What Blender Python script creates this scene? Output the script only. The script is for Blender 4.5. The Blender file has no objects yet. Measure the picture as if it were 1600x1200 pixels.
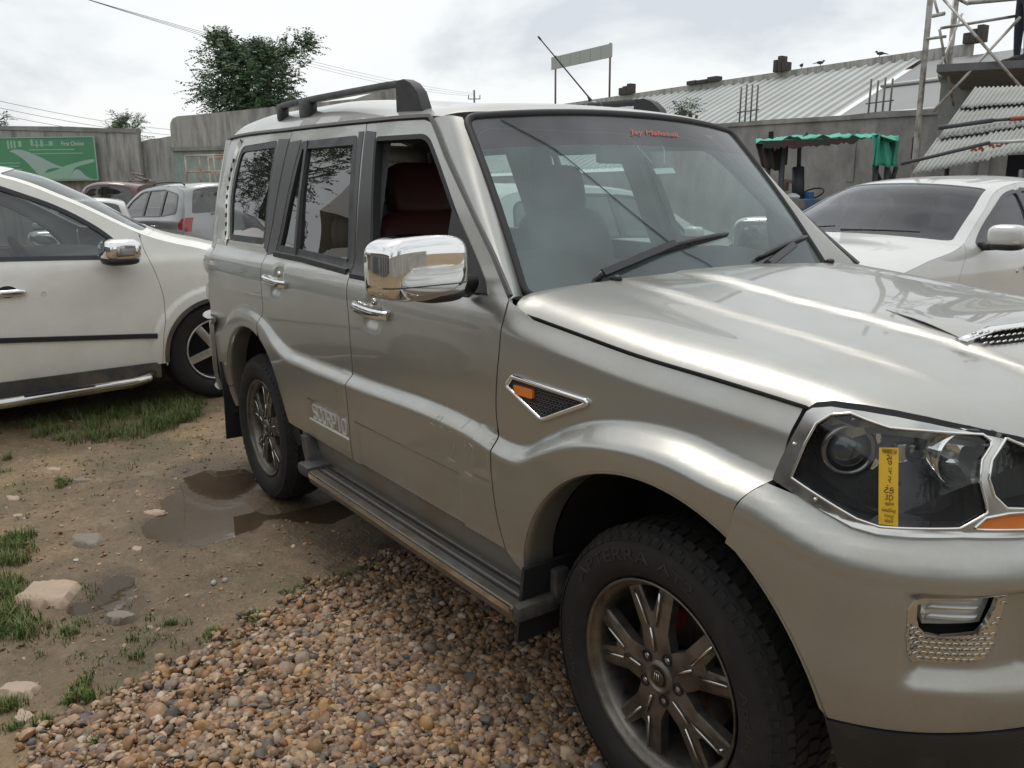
import bpy, bmesh, math, random
import numpy as np
from mathutils import Vector, Matrix
from mathutils.geometry import delaunay_2d_cdt
random.seed(7); rng=np.random.default_rng(11)
import numpy as np, math
CAM=np.array([3.90591,-2.09056,1.46148]); YAW=2.526004; PITCH=-.2241708; ROLL=-.008104; FPX=1296.806
def cam_axes():
    f=np.array([math.cos(YAW)*math.cos(PITCH),math.sin(YAW)*math.cos(PITCH),math.sin(PITCH)])
    r=np.cross(f,[0,0,1.]);r/=np.linalg.norm(r);u=np.cross(r,f)
    return f,r*math.cos(ROLL)+u*math.sin(ROLL),-r*math.sin(ROLL)+u*math.cos(ROLL)
CF,CR,CU=cam_axes()
def ray(px): return CF+CR*(px[0]-800)/FPX-CU*(px[1]-600)/FPX
def on_z(px,Z=0.): d=ray(px);return CAM+d*((Z-CAM[2])/d[2])
def on_y(px,Y): d=ray(px);return CAM+d*((Y-CAM[1])/d[1])
def on_x(px,X): d=ray(px);return CAM+d*((X-CAM[0])/d[0])
def at_dist(px,D): d=ray(px);return CAM+d*D      # D = depth along the view axis
def to_px(P):
    d=np.atleast_2d(P)-CAM;z=d@CF
    return np.stack([800+FPX*(d@CR)/z,600-FPX*(d@CU)/z],1)
def sm(a,b,x):
    t=np.clip((np.asarray(x,float)-a)/(b-a),0,1);return t*t*(3-2*t)
def ramp(t,e=.14):
    t=np.clip(np.asarray(t,float),0,1);k=1/(1-e)
    return k*np.where(t<e,t*t/(2*e),np.where(t>1-e,(1-e)-(1-t)**2/(2*e),t-e/2))
# smooth monotone-ish interpolation (Catmull-Rom through knots)
def spl(xk,yk):
    xk=np.array(xk,float);yk=np.array(yk,float)
    m=np.gradient(yk,xk)
    def f(x):
        x=np.clip(np.asarray(x,float),xk[0],xk[-1]);i=np.clip(np.searchsorted(xk,x)-1,0,len(xk)-2)
        h=xk[i+1]-xk[i];t=(x-xk[i])/h
        return (2*t**3-3*t**2+1)*yk[i]+(t**3-2*t**2+t)*h*m[i]+(-2*t**3+3*t**2)*yk[i+1]+(t**3-t**2)*h*m[i+1]
    return f
# ---- main vehicle side surface: half width as a function of length and height
prof=spl([.28,.36,.44,.52,.62,.75,.86,.96,1.05,1.12,1.165,1.195,1.215,1.24,1.45,1.60,1.70,1.76],
         [.77,.80,.826,.843,.853,.858,.861,.861,.855,.845,.829,.808,.796,.788,.737,.697,.666,.645])
crease=spl([-1.2,-.60,-.40,-.28,-.15,0.03,.18,.30,.42,.55,.75,1.2,2.05,2.16,2.24,2.32,2.45,2.60,2.75,2.90,3.02,3.15],
           [.80,.80,.84,.90,.95,.970,.960,.930,.880,.845,.838,.840,.836,.822,.832,.876,.938,.972,.977,.952,.935,.92])
hoodline=spl([1.9,2.12,2.35,2.58,2.80,2.99,3.3],[1.18,1.159,1.135,1.108,1.088,1.067,1.03])
def S(x,z):
    x=np.asarray(x,float);z=np.asarray(z,float)
    y=prof(z)
    up=sm(.88,1.02,z)
    tf=np.clip((x-2.1)/.9,0,2)
    y=y-(.035+.035*up)*tf**2
    tr=np.clip((0.05-x)/.8,0,2)
    y=y-(.03-.018*sm(1.2,1.5,z))*tr**2
    # front wing rolls in towards the bonnet edge
    dh=hoodline(x)-z
    y=y-.022*(1-sm(0,.06,dh))*sm(2.05,2.2,x)
    # plastic cladding and wheel flares below the crease
    zc=crease(x)
    h=.036+.016*np.exp(-((x-2.68)/.36)**4)-.012*sm(.55,.2,x)
    y=y+h*ramp((zc-z)/(.050+.018*np.exp(-((x-2.68)/.42)**4)+.012*sm(.6,.3,x)),.36)
    for a,b in ((1.335,1.080),(.40,1.106)):       # finger cups behind the handles
        y=y-.016*np.exp(-(((x-a)/.055)**4+((z-b)/.055)**4))
    # recessed name panel, recessed lower door field, overlap lips of the cladding
    y=y-.010*sm(.775,.785,x)*sm(1.165,1.155,x)*sm(.585,.592,z)*sm(.674,.667,z)
    y=y-.009*sm(1.225,1.24,x)*sm(1.945,1.925,x)*sm(.40,.45,z)*sm(.672,.664,z)
    y=y+.003*sm(1.08,1.092,x)*sm(1.160,1.156,x)*sm(.70,.708,z)*sm(.842,.832,z)
    y=y+.003*sm(2.01,2.028,x)*sm(2.10,2.096,x)*sm(.69,.698,z)*sm(.842,.832,z)
    return y
def side(px,sgn=-1,it=25):
    Y=.85
    for _ in range(it):
        q=on_y(px,-Y);Y=.5*Y+.5*float(S(q[0],q[2]))
    q=on_y(px,-Y);return (q[0],q[2])
# ---- front shell: plan superellipse, inset varies with height
FN=2.5;FX0=2.95;FA=.53;FB=.885
foff=spl([.30,.40,.47,.525,.60,.70,.80,.835,.855,.875,.893,.91,1.0,1.05,1.10,1.16],
         [.07,.045,.02,.004,-.004,-.002,.0,.003,.013,.034,.048,.052,.076,.092,.112,.14])
def foff2(x,z): return foff(z-.047*(1-sm(2.93,3.17,x)))
_th=np.linspace(math.pi/2,0,4001)
def _plan(off,th):
    c=np.clip(np.cos(th),0,1);s=np.clip(np.sin(th),0,1)
    return FX0+(FA-off)*c**(2/FN),(FB-off)*s**(2/FN)
_px,_py=_plan(0,_th);_sl=np.concatenate([[0],np.cumsum(np.hypot(np.diff(_px),np.diff(_py)))]);SMAX=_sl[-1]
def Fs(s,z):
    s=np.asarray(s,float);z=np.asarray(z,float)
    th=np.interp(np.clip(s,0,SMAX),_sl,_th)
    off=foff2(np.where(s<0,FX0,_plan(0.,th)[0]),z);x,y=_plan(off,th)
    x=np.where(s<0,FX0+s,x);y=np.where(s<0,FB-off,y)
    return np.stack([x,-y,z],-1)
def front(px):
    d=ray(px)
    t=np.linspace(.4,2.4,4000);P=CAM+t[:,None]*d
    off=foff2(P[:,0],P[:,2])
    g=np.where(P[:,0]>FX0,(np.clip(P[:,0]-FX0,0,None)/(FA-off))**FN+(np.abs(P[:,1])/(FB-off))**FN-1,np.abs(P[:,1])/(FB-off)-1)
    i=np.where(g<0)[0]
    if not len(i): return None
    q=P[i[0]]
    if q[0]<FX0: return (q[0]-FX0,q[2])
    off=foff2(q[0],q[2]);a=((q[0]-FX0)/(FA-off))**(FN/2);b=(abs(q[1])/(FB-off))**(FN/2)
    th=math.atan2(b,a);return (float(np.interp(-th,-_th,_sl)),q[2])
# ------------------------------------------------------------------ camera, sky, sun, exposure
scn=bpy.context.scene; COL=scn.collection
_c=bpy.data.cameras.new('camera'); cam=bpy.data.objects.new('camera',_c); COL.objects.link(cam)
_c.sensor_fit='HORIZONTAL'; _c.sensor_width=36.; _c.lens=36.*FPX/1600.; _c.clip_start=.05; _c.clip_end=3000.
cam.matrix_world=Matrix(((CR[0],CU[0],-CF[0],CAM[0]),(CR[1],CU[1],-CF[1],CAM[1]),(CR[2],CU[2],-CF[2],CAM[2]),(0,0,0,1)))
scn.camera=cam
SUN_EL,SUN_AZ=67.,168.      # overcast: a broad soft glow from high on the far side
world=bpy.data.worlds.new('World'); scn.world=world; world.use_nodes=True
def build_world():
    nt=world.node_tree; nt.nodes.clear(); N=nt.nodes.new; L=nt.links.new
    out=N('ShaderNodeOutputWorld'); bg=N('ShaderNodeBackground'); L(bg.outputs[0],out.inputs[0])
    sky=N('ShaderNodeTexSky'); sky.sky_type='NISHITA'; sky.sun_disc=False
    sky.sun_elevation=math.radians(SUN_EL); sky.sun_rotation=math.radians(90-SUN_AZ); sky.air_density=1.; sky.dust_density=4.; sky.ozone_density=1.
    tc=N('ShaderNodeTexCoord'); mp=N('ShaderNodeMapping'); mp.inputs['Scale'].default_value=(1.,1.,2.1); mp.inputs['Location'].default_value=(.3,1.7,.25)
    L(tc.outputs['Generated'],mp.inputs[0])
    n1=N('ShaderNodeTexNoise'); n1.inputs['Scale'].default_value=2.6; n1.inputs['Detail'].default_value=9.; n1.inputs['Roughness'].default_value=.58; n1.inputs['Distortion'].default_value=.35
    L(mp.outputs[0],n1.inputs['Vector'])
    r1=N('ShaderNodeValToRGB'); e=r1.color_ramp.elements
    e[0].position=.36; e[0].color=(3.7,3.9,4.1,1); e[1].position=.61; e[1].color=(5.4,5.5,5.42,1)
    m=r1.color_ramp.elements.new(.50); m.color=(5.2,5.35,5.35,1)
    L(n1.outputs[0],r1.inputs[0])
    mx=N('ShaderNodeMix'); mx.data_type='RGBA'; mx.inputs[0].default_value=.90
    L(sky.outputs[0],mx.inputs[6]); L(r1.outputs[0],mx.inputs[7]); L(mx.outputs[2],bg.inputs[0])
    bg.inputs[1].default_value=.12
build_world()
_l=bpy.data.lights.new('sun','SUN'); _l.energy=1.0; _l.angle=math.radians(24); _l.color=(1.,.96,.9)
sun=bpy.data.objects.new('sun',_l); COL.objects.link(sun)
_d=Vector((math.cos(math.radians(SUN_AZ))*math.cos(math.radians(SUN_EL)),math.sin(math.radians(SUN_AZ))*math.cos(math.radians(SUN_EL)),math.sin(math.radians(SUN_EL))))
sun.rotation_euler=_d.to_track_quat('Z','Y').to_euler(); sun.location=_d*40
scn.view_settings.view_transform='Standard'; scn.view_settings.look='None'; scn.view_settings.exposure=.64; scn.view_settings.gamma=1.
scn.view_settings.use_curve_mapping=False
scn.render.engine='CYCLES'
# ------------------------------------------------------------------ materials
MATS={}
def M(name,base,rough=.5,metal=0.,coat=0.,var=0.,vs=8.,bump=0.,bs=60.,alt=None,alts=4.,altp=(.45,.62),spec=.5,emit=None,attr=None,stretch=None,rv=0.,crough=.06):
    if name in MATS: return MATS[name]
    m=bpy.data.materials.new(name); m.use_nodes=True; nt=m.node_tree; N=nt.nodes.new; L=nt.links.new
    b=nt.nodes['Principled BSDF']; base=tuple(base)+(1.,)
    b.inputs['Base Color'].default_value=base; b.inputs['Roughness'].default_value=rough; b.inputs['Metallic'].default_value=metal
    b.inputs['Coat Weight'].default_value=coat; b.inputs['Coat Roughness'].default_value=crough; b.inputs['Specular IOR Level'].default_value=spec
    if emit: b.inputs['Emission Color'].default_value=tuple(emit[:3])+(1,); b.inputs['Emission Strength'].default_value=emit[3]
    col=None
    tc=N('ShaderNodeTexCoord'); vec=tc.outputs['Object']
    if stretch:
        mp=N('ShaderNodeMapping'); mp.inputs['Scale'].default_value=stretch; L(vec,mp.inputs[0]); vec=mp.outputs[0]
    if attr:
        a=N('ShaderNodeAttribute'); a.attribute_name=attr; col=a.outputs['Color']
    def noise(s,d=4.,r=.55):
        n=N('ShaderNodeTexNoise'); n.inputs['Scale'].default_value=s; n.inputs['Detail'].default_value=d; n.inputs['Roughness'].default_value=r; L(vec,n.inputs['Vector']); return n.outputs[0]
    if alt is not None:
        r=N('ShaderNodeMapRange'); r.inputs[1].default_value=altp[0]; r.inputs[2].default_value=altp[1]; L(noise(alts,7.,.62),r.inputs[0])
        mx=N('ShaderNodeMix'); mx.data_type='RGBA'; L(r.outputs[0],mx.inputs[0])
        if col: L(col,mx.inputs[6])
        else: mx.inputs[6].default_value=base
        mx.inputs[7].default_value=tuple(alt)+(1.,); col=mx.outputs[2]
    if var>0:
        r=N('ShaderNodeMapRange'); r.inputs[1].default_value=.25; r.inputs[2].default_value=.75; r.inputs[3].default_value=1-var; r.inputs[4].default_value=1+var; L(noise(vs),r.inputs[0])
        mx=N('ShaderNodeMix'); mx.data_type='RGBA'; mx.blend_type='MULTIPLY'; mx.inputs[0].default_value=1.
        if col: L(col,mx.inputs[6])
        else: mx.inputs[6].default_value=base
        L(r.outputs[0],mx.inputs[7]); col=mx.outputs[2]
    if col: L(col,b.inputs['Base Color'])
    if rv>0:
        r=N('ShaderNodeMapRange'); r.inputs[1].default_value=.3; r.inputs[2].default_value=.7; r.inputs[3].default_value=max(0,rough-rv); r.inputs[4].default_value=min(1,rough+rv); L(noise(vs*1.7),r.inputs[0]); L(r.outputs[0],b.inputs['Roughness'])
    if bump>0:
        bp=N('ShaderNodeBump'); bp.inputs['Strength'].default_value=1.; bp.inputs['Distance'].default_value=bump; L(noise(bs,6.),bp.inputs['Height']); L(bp.outputs[0],b.inputs['Normal'])
    MATS[name]=m; return m
def glass(name,tint,refl=1.,rough=.0,ior=1.5,smudge_haze=0.,dust=(.5,.5,.48)):
    """thin sheet glass: tinted straight-through light plus a fresnel reflection"""
    if name in MATS: return MATS[name]
    m=bpy.data.materials.new(name); m.use_nodes=True; nt=m.node_tree; nt.nodes.clear(); N=nt.nodes.new; L=nt.links.new
    o=N('ShaderNodeOutputMaterial'); t=N('ShaderNodeBsdfTransparent'); t.inputs[0].default_value=tuple(tint)+(1,)
    g=N('ShaderNodeBsdfGlossy'); g.inputs['Roughness'].default_value=rough; g.inputs[0].default_value=(refl,refl,refl,1)
    lw=N('ShaderNodeLayerWeight'); lw.inputs[0].default_value=.5; pw=N('ShaderNodeMath'); pw.operation='POWER'; pw.inputs[1].default_value=5.; L(lw.outputs['Facing'],pw.inputs[0])
    f0=((ior-1)/(ior+1))**2*1.9; f=N('ShaderNodeMapRange'); f.inputs[3].default_value=f0; f.inputs[4].default_value=.95; L(pw.outputs[0],f.inputs[0]); mx=N('ShaderNodeMixShader')
    L(f.outputs[0],mx.inputs[0]); L(t.outputs[0],mx.inputs[1]); L(g.outputs[0],mx.inputs[2]); last=mx.outputs[0]
    if smudge_haze>0:
        d=N('ShaderNodeBsdfDiffuse'); d.inputs[0].default_value=tuple(dust)+(1,); n=N('ShaderNodeTexNoise'); n.inputs['Scale'].default_value=3.; n.inputs['Detail'].default_value=8.
        tc=N('ShaderNodeTexCoord'); L(tc.outputs['Object'],n.inputs['Vector'])
        r=N('ShaderNodeMapRange'); r.inputs[1].default_value=.35; r.inputs[2].default_value=.75; r.inputs[3].default_value=smudge_haze*.3; r.inputs[4].default_value=smudge_haze; L(n.outputs[0],r.inputs[0])
        m2=N('ShaderNodeMixShader'); L(r.outputs[0],m2.inputs[0]); L(last,m2.inputs[1]); L(d.outputs[0],m2.inputs[2]); last=m2.outputs[0]
    L(last,o.inputs[0]); MATS[name]=m; return m
# ------------------------------------------------------------------ objects
def tag(o,label=None,cat=None,group=None,kind=None):
    if label: o['label']=label
    if cat: o['category']=cat
    if group: o['group']=group
    if kind: o['kind']=kind
    return o
def empty(name,loc=(0,0,0),rz=0.,label=None,cat=None,group=None):
    o=bpy.data.objects.new(name,None); COL.objects.link(o); o.location=loc; o.rotation_euler=(0,0,rz); o.empty_display_size=.2
    return tag(o,label,cat,group)
def mesh(name,V,F,mat,parent=None,smooth=True,normals=None,col=None):
    me=bpy.data.meshes.new(name); me.from_pydata([tuple(v) for v in V],[],[tuple(f) for f in F])
    if smooth: me.polygons.foreach_set('use_smooth',[True]*len(me.polygons))
    if col is not None:
        a=me.color_attributes.new('col','FLOAT_COLOR','POINT'); c=np.ones((len(V),4),np.float32); c[:,:3]=col; a.data.foreach_set('color',c.ravel())
    me.update()
    if normals is not None: me.normals_split_custom_set_from_vertices([tuple(n) for n in normals])
    o=bpy.data.objects.new(name,me); COL.objects.link(o)
    if mat: me.materials.append(mat)
    if parent: o.parent=parent
    return o
def crease_shade(o,deg=35):
    o.data.set_sharp_from_angle(angle=math.radians(deg)); return o
class MB:
    """collects shapes into one mesh"""
    def __init__(s): s.V=[];s.F=[]
    def add(s,V,F,Mx=None):
        b=len(s.V); V=[Vector(v) for v in V]
        if Mx is not None: V=[Mx@v for v in V]
        s.V+=V; s.F+=[tuple(i+b for i in f) for f in F]; return s
    def box(s,c,d,Mx=None,bev=0.):
        x,y,z=d[0]/2,d[1]/2,d[2]/2
        if bev<=0:
            V=[(sx*x+c[0],sy*y+c[1],sz*z+c[2]) for sx in(-1,1) for sy in(-1,1) for sz in(-1,1)]
            return s.add(V,[(0,1,3,2),(4,6,7,5),(0,4,5,1),(2,3,7,6),(0,2,6,4),(1,5,7,3)],Mx)
        bm=bmesh.new(); bmesh.ops.create_cube(bm,size=1.); bmesh.ops.scale(bm,vec=d,verts=bm.verts)
        bmesh.ops.bevel(bm,geom=bm.edges[:],offset=bev,segments=2,affect='EDGES',profile=.6); bmesh.ops.translate(bm,vec=c,verts=bm.verts)
        V=[v.co.copy() for v in bm.verts]; bm.verts.index_update(); F=[[v.index for v in f.verts] for f in bm.faces]; bm.free()
        return s.add(V,F,Mx)
    def tube(s,P,r,n=8,cap=True,Mx=None,flat=1.):
        P=[Vector(p) for p in P]; k=len(P); R=r if hasattr(r,'__len__') else [r]*k
        T=[((P[min(i+1,k-1)]-P[max(i-1,0)]).normalized()) for i in range(k)]
        u=T[0].orthogonal().normalized()
        V=[];F=[]
        for i in range(k):
            u=(u-T[i]*u.dot(T[i])); u=u.normalized() if u.length>1e-6 else T[i].orthogonal().normalized()
            w=T[i].cross(u)
            for j in range(n):
                a=2*math.pi*j/n; V.append(P[i]+(u*math.cos(a)+w*math.sin(a)*flat)*R[i])
        for i in range(k-1):
            for j in range(n): F.append((i*n+j,i*n+(j+1)%n,(i+1)*n+(j+1)%n,(i+1)*n+j))
        if cap: F.append(tuple(range(n))[::-1]); F.append(tuple((k-1)*n+j for j in range(n)))
        return s.add(V,F,Mx)
    def sweep(s,P,prof,up,closed=False,Mx=None,cap=True):
        """profile points (side,up) swept along P; up is a vector or a list of vectors"""
        P=[Vector(p) for p in P];k=len(P);n=len(prof);V=[];F=[]
        for i in range(k):
            a=P[(i-1)%k] if (closed or i>0) else P[i]; b=P[(i+1)%k] if (closed or i<k-1) else P[i]
            t=(b-a).normalized(); U=Vector(up[i]) if hasattr(up[0],'__len__') else Vector(up)
            sd=t.cross(U).normalized(); u2=sd.cross(t).normalized()
            for (x,y) in prof: V.append(P[i]+sd*x+u2*y)
        for i in range(k if closed else k-1):
            for j in range(n): F.append((i*n+j,i*n+(j+1)%n,((i+1)%k)*n+(j+1)%n,((i+1)%k)*n+j))
        if cap and not closed: F.append(tuple(range(n))[::-1]); F.append(tuple((k-1)*n+j for j in range(n)))
        return s.add(V,F,Mx)
    def lathe(s,prof,n=48,axis='y',Mx=None,closed=False):
        """(radius, along) profile turned about the axis"""
        k=len(prof);V=[];F=[]
        for i in range(n):
            a=2*math.pi*i/n;c,d=math.cos(a),math.sin(a)
            for r,h in prof: V.append((r*c,h,r*d) if axis=='y' else ((r*c,r*d,h) if axis=='z' else (h,r*c,r*d)))
        for i in range(n):
            for j in range(k if closed else k-1): F.append((i*k+j,i*k+(j+1)%k,((i+1)%n)*k+(j+1)%k,((i+1)%n)*k+j))
        return s.add(V,F,Mx)
    def sphere(s,c,r,nu=16,nv=10,ex=1.,Mx=None):
        if not hasattr(r,'__len__'): r=(r,r,r)
        V=[];F=[]
        def pw(a): return math.copysign(abs(a)**ex,a)
        for i in range(nv+1):
            p=-math.pi/2+math.pi*i/nv
            for j in range(nu):
                t=2*math.pi*j/nu
                V.append((c[0]+r[0]*pw(math.cos(p))*pw(math.cos(t)),c[1]+r[1]*pw(math.cos(p))*pw(math.sin(t)),c[2]+r[2]*pw(math.sin(p))))
        for i in range(nv):
            for j in range(nu): F.append((i*nu+j,i*nu+(j+1)%nu,(i+1)*nu+(j+1)%nu,(i+1)*nu+j))
        return s.add(V,F,Mx)
    def prism(s,poly,vec,Mx=None):
        n=len(poly);P=[Vector(p) for p in poly];v=Vector(vec);V=P+[p+v for p in P]
        F=[tuple(range(n))[::-1],tuple(range(n,2*n))]+[(i,(i+1)%n,(i+1)%n+n,i+n) for i in range(n)]
        return s.add(V,F,Mx)
    def build(s,name,mat,parent=None,smooth=False,sharp=None,recalc=True):
        o=mesh(name,s.V,s.F,mat,parent,smooth or sharp is not None)
        if recalc:
            bm=bmesh.new(); bm.from_mesh(o.data); bmesh.ops.recalc_face_normals(bm,faces=bm.faces[:]); bm.to_mesh(o.data); bm.free()
        if sharp is not None: crease_shade(o,sharp)
        return o
def copy_tree(o,parent=None,**kw):
    c=o.copy(); COL.objects.link(c)
    if parent: c.parent=parent
    for ch in list(o.children): copy_tree(ch,c)
    for k,v in kw.items(): c[k]=v
    return c
# ------------------------------------------------------------------ outlines and trimmed panels
def dens(P,res,closed=True):
    P=[np.array(p,float) for p in P];out=[];n=len(P)
    for i in range(n if closed else n-1):
        a,b=P[i],P[(i+1)%n];k=max(1,int(np.ceil(np.linalg.norm(b-a)/res)))
        out+=[a+(b-a)*j/k for j in range(k)]
    if not closed: out.append(P[-1])
    return out
def cr(P,n=8):
    """open Catmull-Rom through the points"""
    P=[np.array(p,float) for p in P];Q=[2*P[0]-P[1]]+P+[2*P[-1]-P[-2]];out=[]
    for i in range(1,len(Q)-2):
        for j in range(n):
            t=j/n;a,b,c,d=Q[i-1],Q[i],Q[i+1],Q[i+2]
            out.append(.5*(2*b+(c-a)*t+(2*a-5*b+4*c-d)*t*t+(3*b-a-3*c+d)*t**3))
    return out+[P[-1]]
def rnd(P,r,k=5):
    """closed polygon with rounded corners; r a number or one per corner"""
    n=len(P);P=[np.array(p,float) for p in P];R=r if hasattr(r,'__len__') else [r]*n;out=[]
    for i in range(n):
        a,b,c=P[i-1],P[i],P[(i+1)%n];u=a-b;v=c-b;lu,lv=np.linalg.norm(u),np.linalg.norm(v);u/=lu;v/=lv
        d=min(R[i],lu*.49,lv*.49)
        if d<1e-5: out.append(b);continue
        p,q=b+u*d,b+v*d
        for j in range(k+1):
            t=j/k;out.append((1-t)**2*p+2*t*(1-t)*b+t*t*q)
    return out
def area2(P): P=np.array(P);x,y=P[:,0],P[:,1];return .5*np.sum(x*np.roll(y,-1)-np.roll(x,-1)*y)
def inset(P,d):
    P=np.array(P,float)
    if area2(P)<0: P=P[::-1]
    a=P-np.roll(P,1,0);b=np.roll(P,-1,0)-P
    a/=np.linalg.norm(a,axis=1)[:,None]+1e-9;b/=np.linalg.norm(b,axis=1)[:,None]+1e-9
    n=np.stack([-(a+b)[:,1],(a+b)[:,0]],1);ln=np.linalg.norm(n,axis=1)[:,None];n/=ln+1e-9
    return [p for p in P+n*d/np.clip(ln/2,.4,1)]
def inside(poly,Q):
    poly=np.array(poly);Q=np.asarray(Q);c=np.zeros(len(Q),bool);x,y=Q[:,0],Q[:,1];n=len(poly)
    for i in range(n):
        x1,y1=poly[i];x2,y2=poly[i-1]
        if y1==y2: continue
        c^=((y1>y)!=(y2>y))&(x<(x2-x1)*(y-y1)/(y2-y1)+x1)
    return c
def tess(outline,holes,res,ar=1.):
    O=dens(outline,res);H=[dens(h,res) for h in holes]
    B=np.array(O+[p for h in H for p in h])
    lo,hi=B.min(0),B.max(0)
    gx=np.arange(lo[0]+res*.5,hi[0],res*ar);gy=np.arange(lo[1]+res*.5,hi[1],res)
    G=np.stack(np.meshgrid(gx,gy),-1).reshape(-1,2)
    G[:,0]+=np.where((np.round((G[:,1]-lo[1])/res).astype(int)%2)==0,0,res*ar*.5)
    k=inside(O,G)
    for h in H: k&=~inside(h,G)
    G=G[k]
    if len(G):
        d=np.full(len(G),9.)
        for i in range(0,len(B),400): d=np.minimum(d,np.sqrt(((G[:,None]-B[None,i:i+400])**2).sum(-1)).min(1))
        G=G[d>res*.55]
    E=[];o=0
    for lp in [O]+H:
        n=len(lp);E+=[(o+i,o+(i+1)%n) for i in range(n)];o+=n
    A=[Vector((float(p[0]),float(p[1]))) for p in B]+[Vector((float(p[0]),float(p[1]))) for p in G]
    v,e,f,*_=delaunay_2d_cdt(A,E,[],0,1e-7)
    V=np.array([(p.x,p.y) for p in v]);T=np.array([t for t in f if len(t)==3],int)
    c=V[T].mean(1);k=inside(O,c)
    for h in H: k&=~inside(h,c)
    T=T[k]
    used=np.unique(T);mp=-np.ones(len(V),int);mp[used]=np.arange(len(used))
    return V[used],mp[T]
def panel(name,outline,surf,mat,parent=None,holes=(),res=.02,thick=.015,both=False,gap=0.,out=1.,ar=1.,rim=True):
    """trimmed sheet on surf(u,v); out=+1/-1 picks the normal side. both: builds the mirrored twin (y -> -y) as well"""
    if gap: outline=inset(outline,gap)
    V2,T=tess(outline,holes,res,ar)
    P=surf(V2[:,0],V2[:,1]);e=1e-3
    N=np.cross(surf(V2[:,0]+e,V2[:,1])-surf(V2[:,0]-e,V2[:,1]),surf(V2[:,0],V2[:,1]+e)-surf(V2[:,0],V2[:,1]-e))
    N=N/(np.linalg.norm(N,axis=1)[:,None]+1e-12)*out
    f=np.cross(P[T[:,1]]-P[T[:,0]],P[T[:,2]]-P[T[:,0]])
    fl=(f*N[T].mean(1)).sum(1)<0;T[fl]=T[fl][:,::-1]
    VV=[P];NN=[N];FF=[tuple(t) for t in T]
    if rim and thick:
        from collections import Counter
        cnt={}
        for t in T:
            for a,b in ((t[0],t[1]),(t[1],t[2]),(t[2],t[0])): cnt[(a,b)]=1
        be=[(a,b) for (a,b) in cnt if (b,a) not in cnt]
        nb=len(P);top=[];bot=[];nr=[]
        for (a,b) in be:
            d=P[b]-P[a];m=np.cross(d,N[a]);m/=np.linalg.norm(m)+1e-12
            i=nb+len(top)*1
            top+=[P[a],P[b],P[b]-N[b]*thick,P[a]-N[a]*thick];nr+=[m,m,m,m]
        base=len(P)
        VV.append(np.array(top));NN.append(np.array(nr))
        for k in range(len(be)): FF.append((base+4*k+1,base+4*k,base+4*k+3,base+4*k+2))
    V=np.concatenate(VV);N=np.concatenate(NN)
    o=mesh(name,V,FF,mat,parent,True,N)
    if both:
        V2_=V*np.array([1,-1,1]);N2=N*np.array([1,-1,1])
        o2=mesh(name,V2_,[f[::-1] for f in FF],mat,parent,True,N2);return o,o2
    return o
def text_geo(s,size=1.,ext=.0,bevel=0.,align='LEFT',font=None,res=3):
    cu=bpy.data.curves.new('txt','FONT');cu.body=s;cu.size=size;cu.extrude=ext;cu.bevel_depth=bevel;cu.align_x=align;cu.resolution_u=res
    o=bpy.data.objects.new('txt',cu);COL.objects.link(o);dg=bpy.context.evaluated_depsgraph_get();dg.update()
    me=bpy.data.meshes.new_from_object(o.evaluated_get(dg))
    V=np.array([v.co[:] for v in me.vertices]).reshape(-1,3);F=[tuple(p.vertices) for p in me.polygons]
    bpy.data.objects.remove(o);bpy.data.curves.remove(cu);bpy.data.meshes.remove(me);return V,F
def text_on(name,s,surf,u0,v0,w,h,mat,parent,off=.001,ext=.0008,du=(1,0),dv=(0,1),slant=0.,mode='fit'):
    """lettering laid on surf(u,v) in the box (u0,v0,w,h)"""
    V,F=text_geo(s,1.,.01)
    if len(V)==0: return None
    lo,hi=V.min(0),V.max(0);a=(V[:,0]-lo[0])/(hi[0]-lo[0]);b=(V[:,1]-lo[1])/(hi[1]-lo[1])
    a=a+slant*b
    U=u0+w*a*du[0]+h*b*dv[0];W=v0+w*a*du[1]+h*b*dv[1]
    P=surf(U,W);e=1e-3
    N=np.cross(surf(U+e,W)-surf(U-e,W),surf(U,W+e)-surf(U,W-e));N/=np.linalg.norm(N,axis=1)[:,None]
    if ((CAM-P)*N).sum()<0: N=-N
    P=P+N*(off+ext*(V[:,2:3]>0))
    o=mesh(name,P,F,mat,parent,False)
    return o
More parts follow.
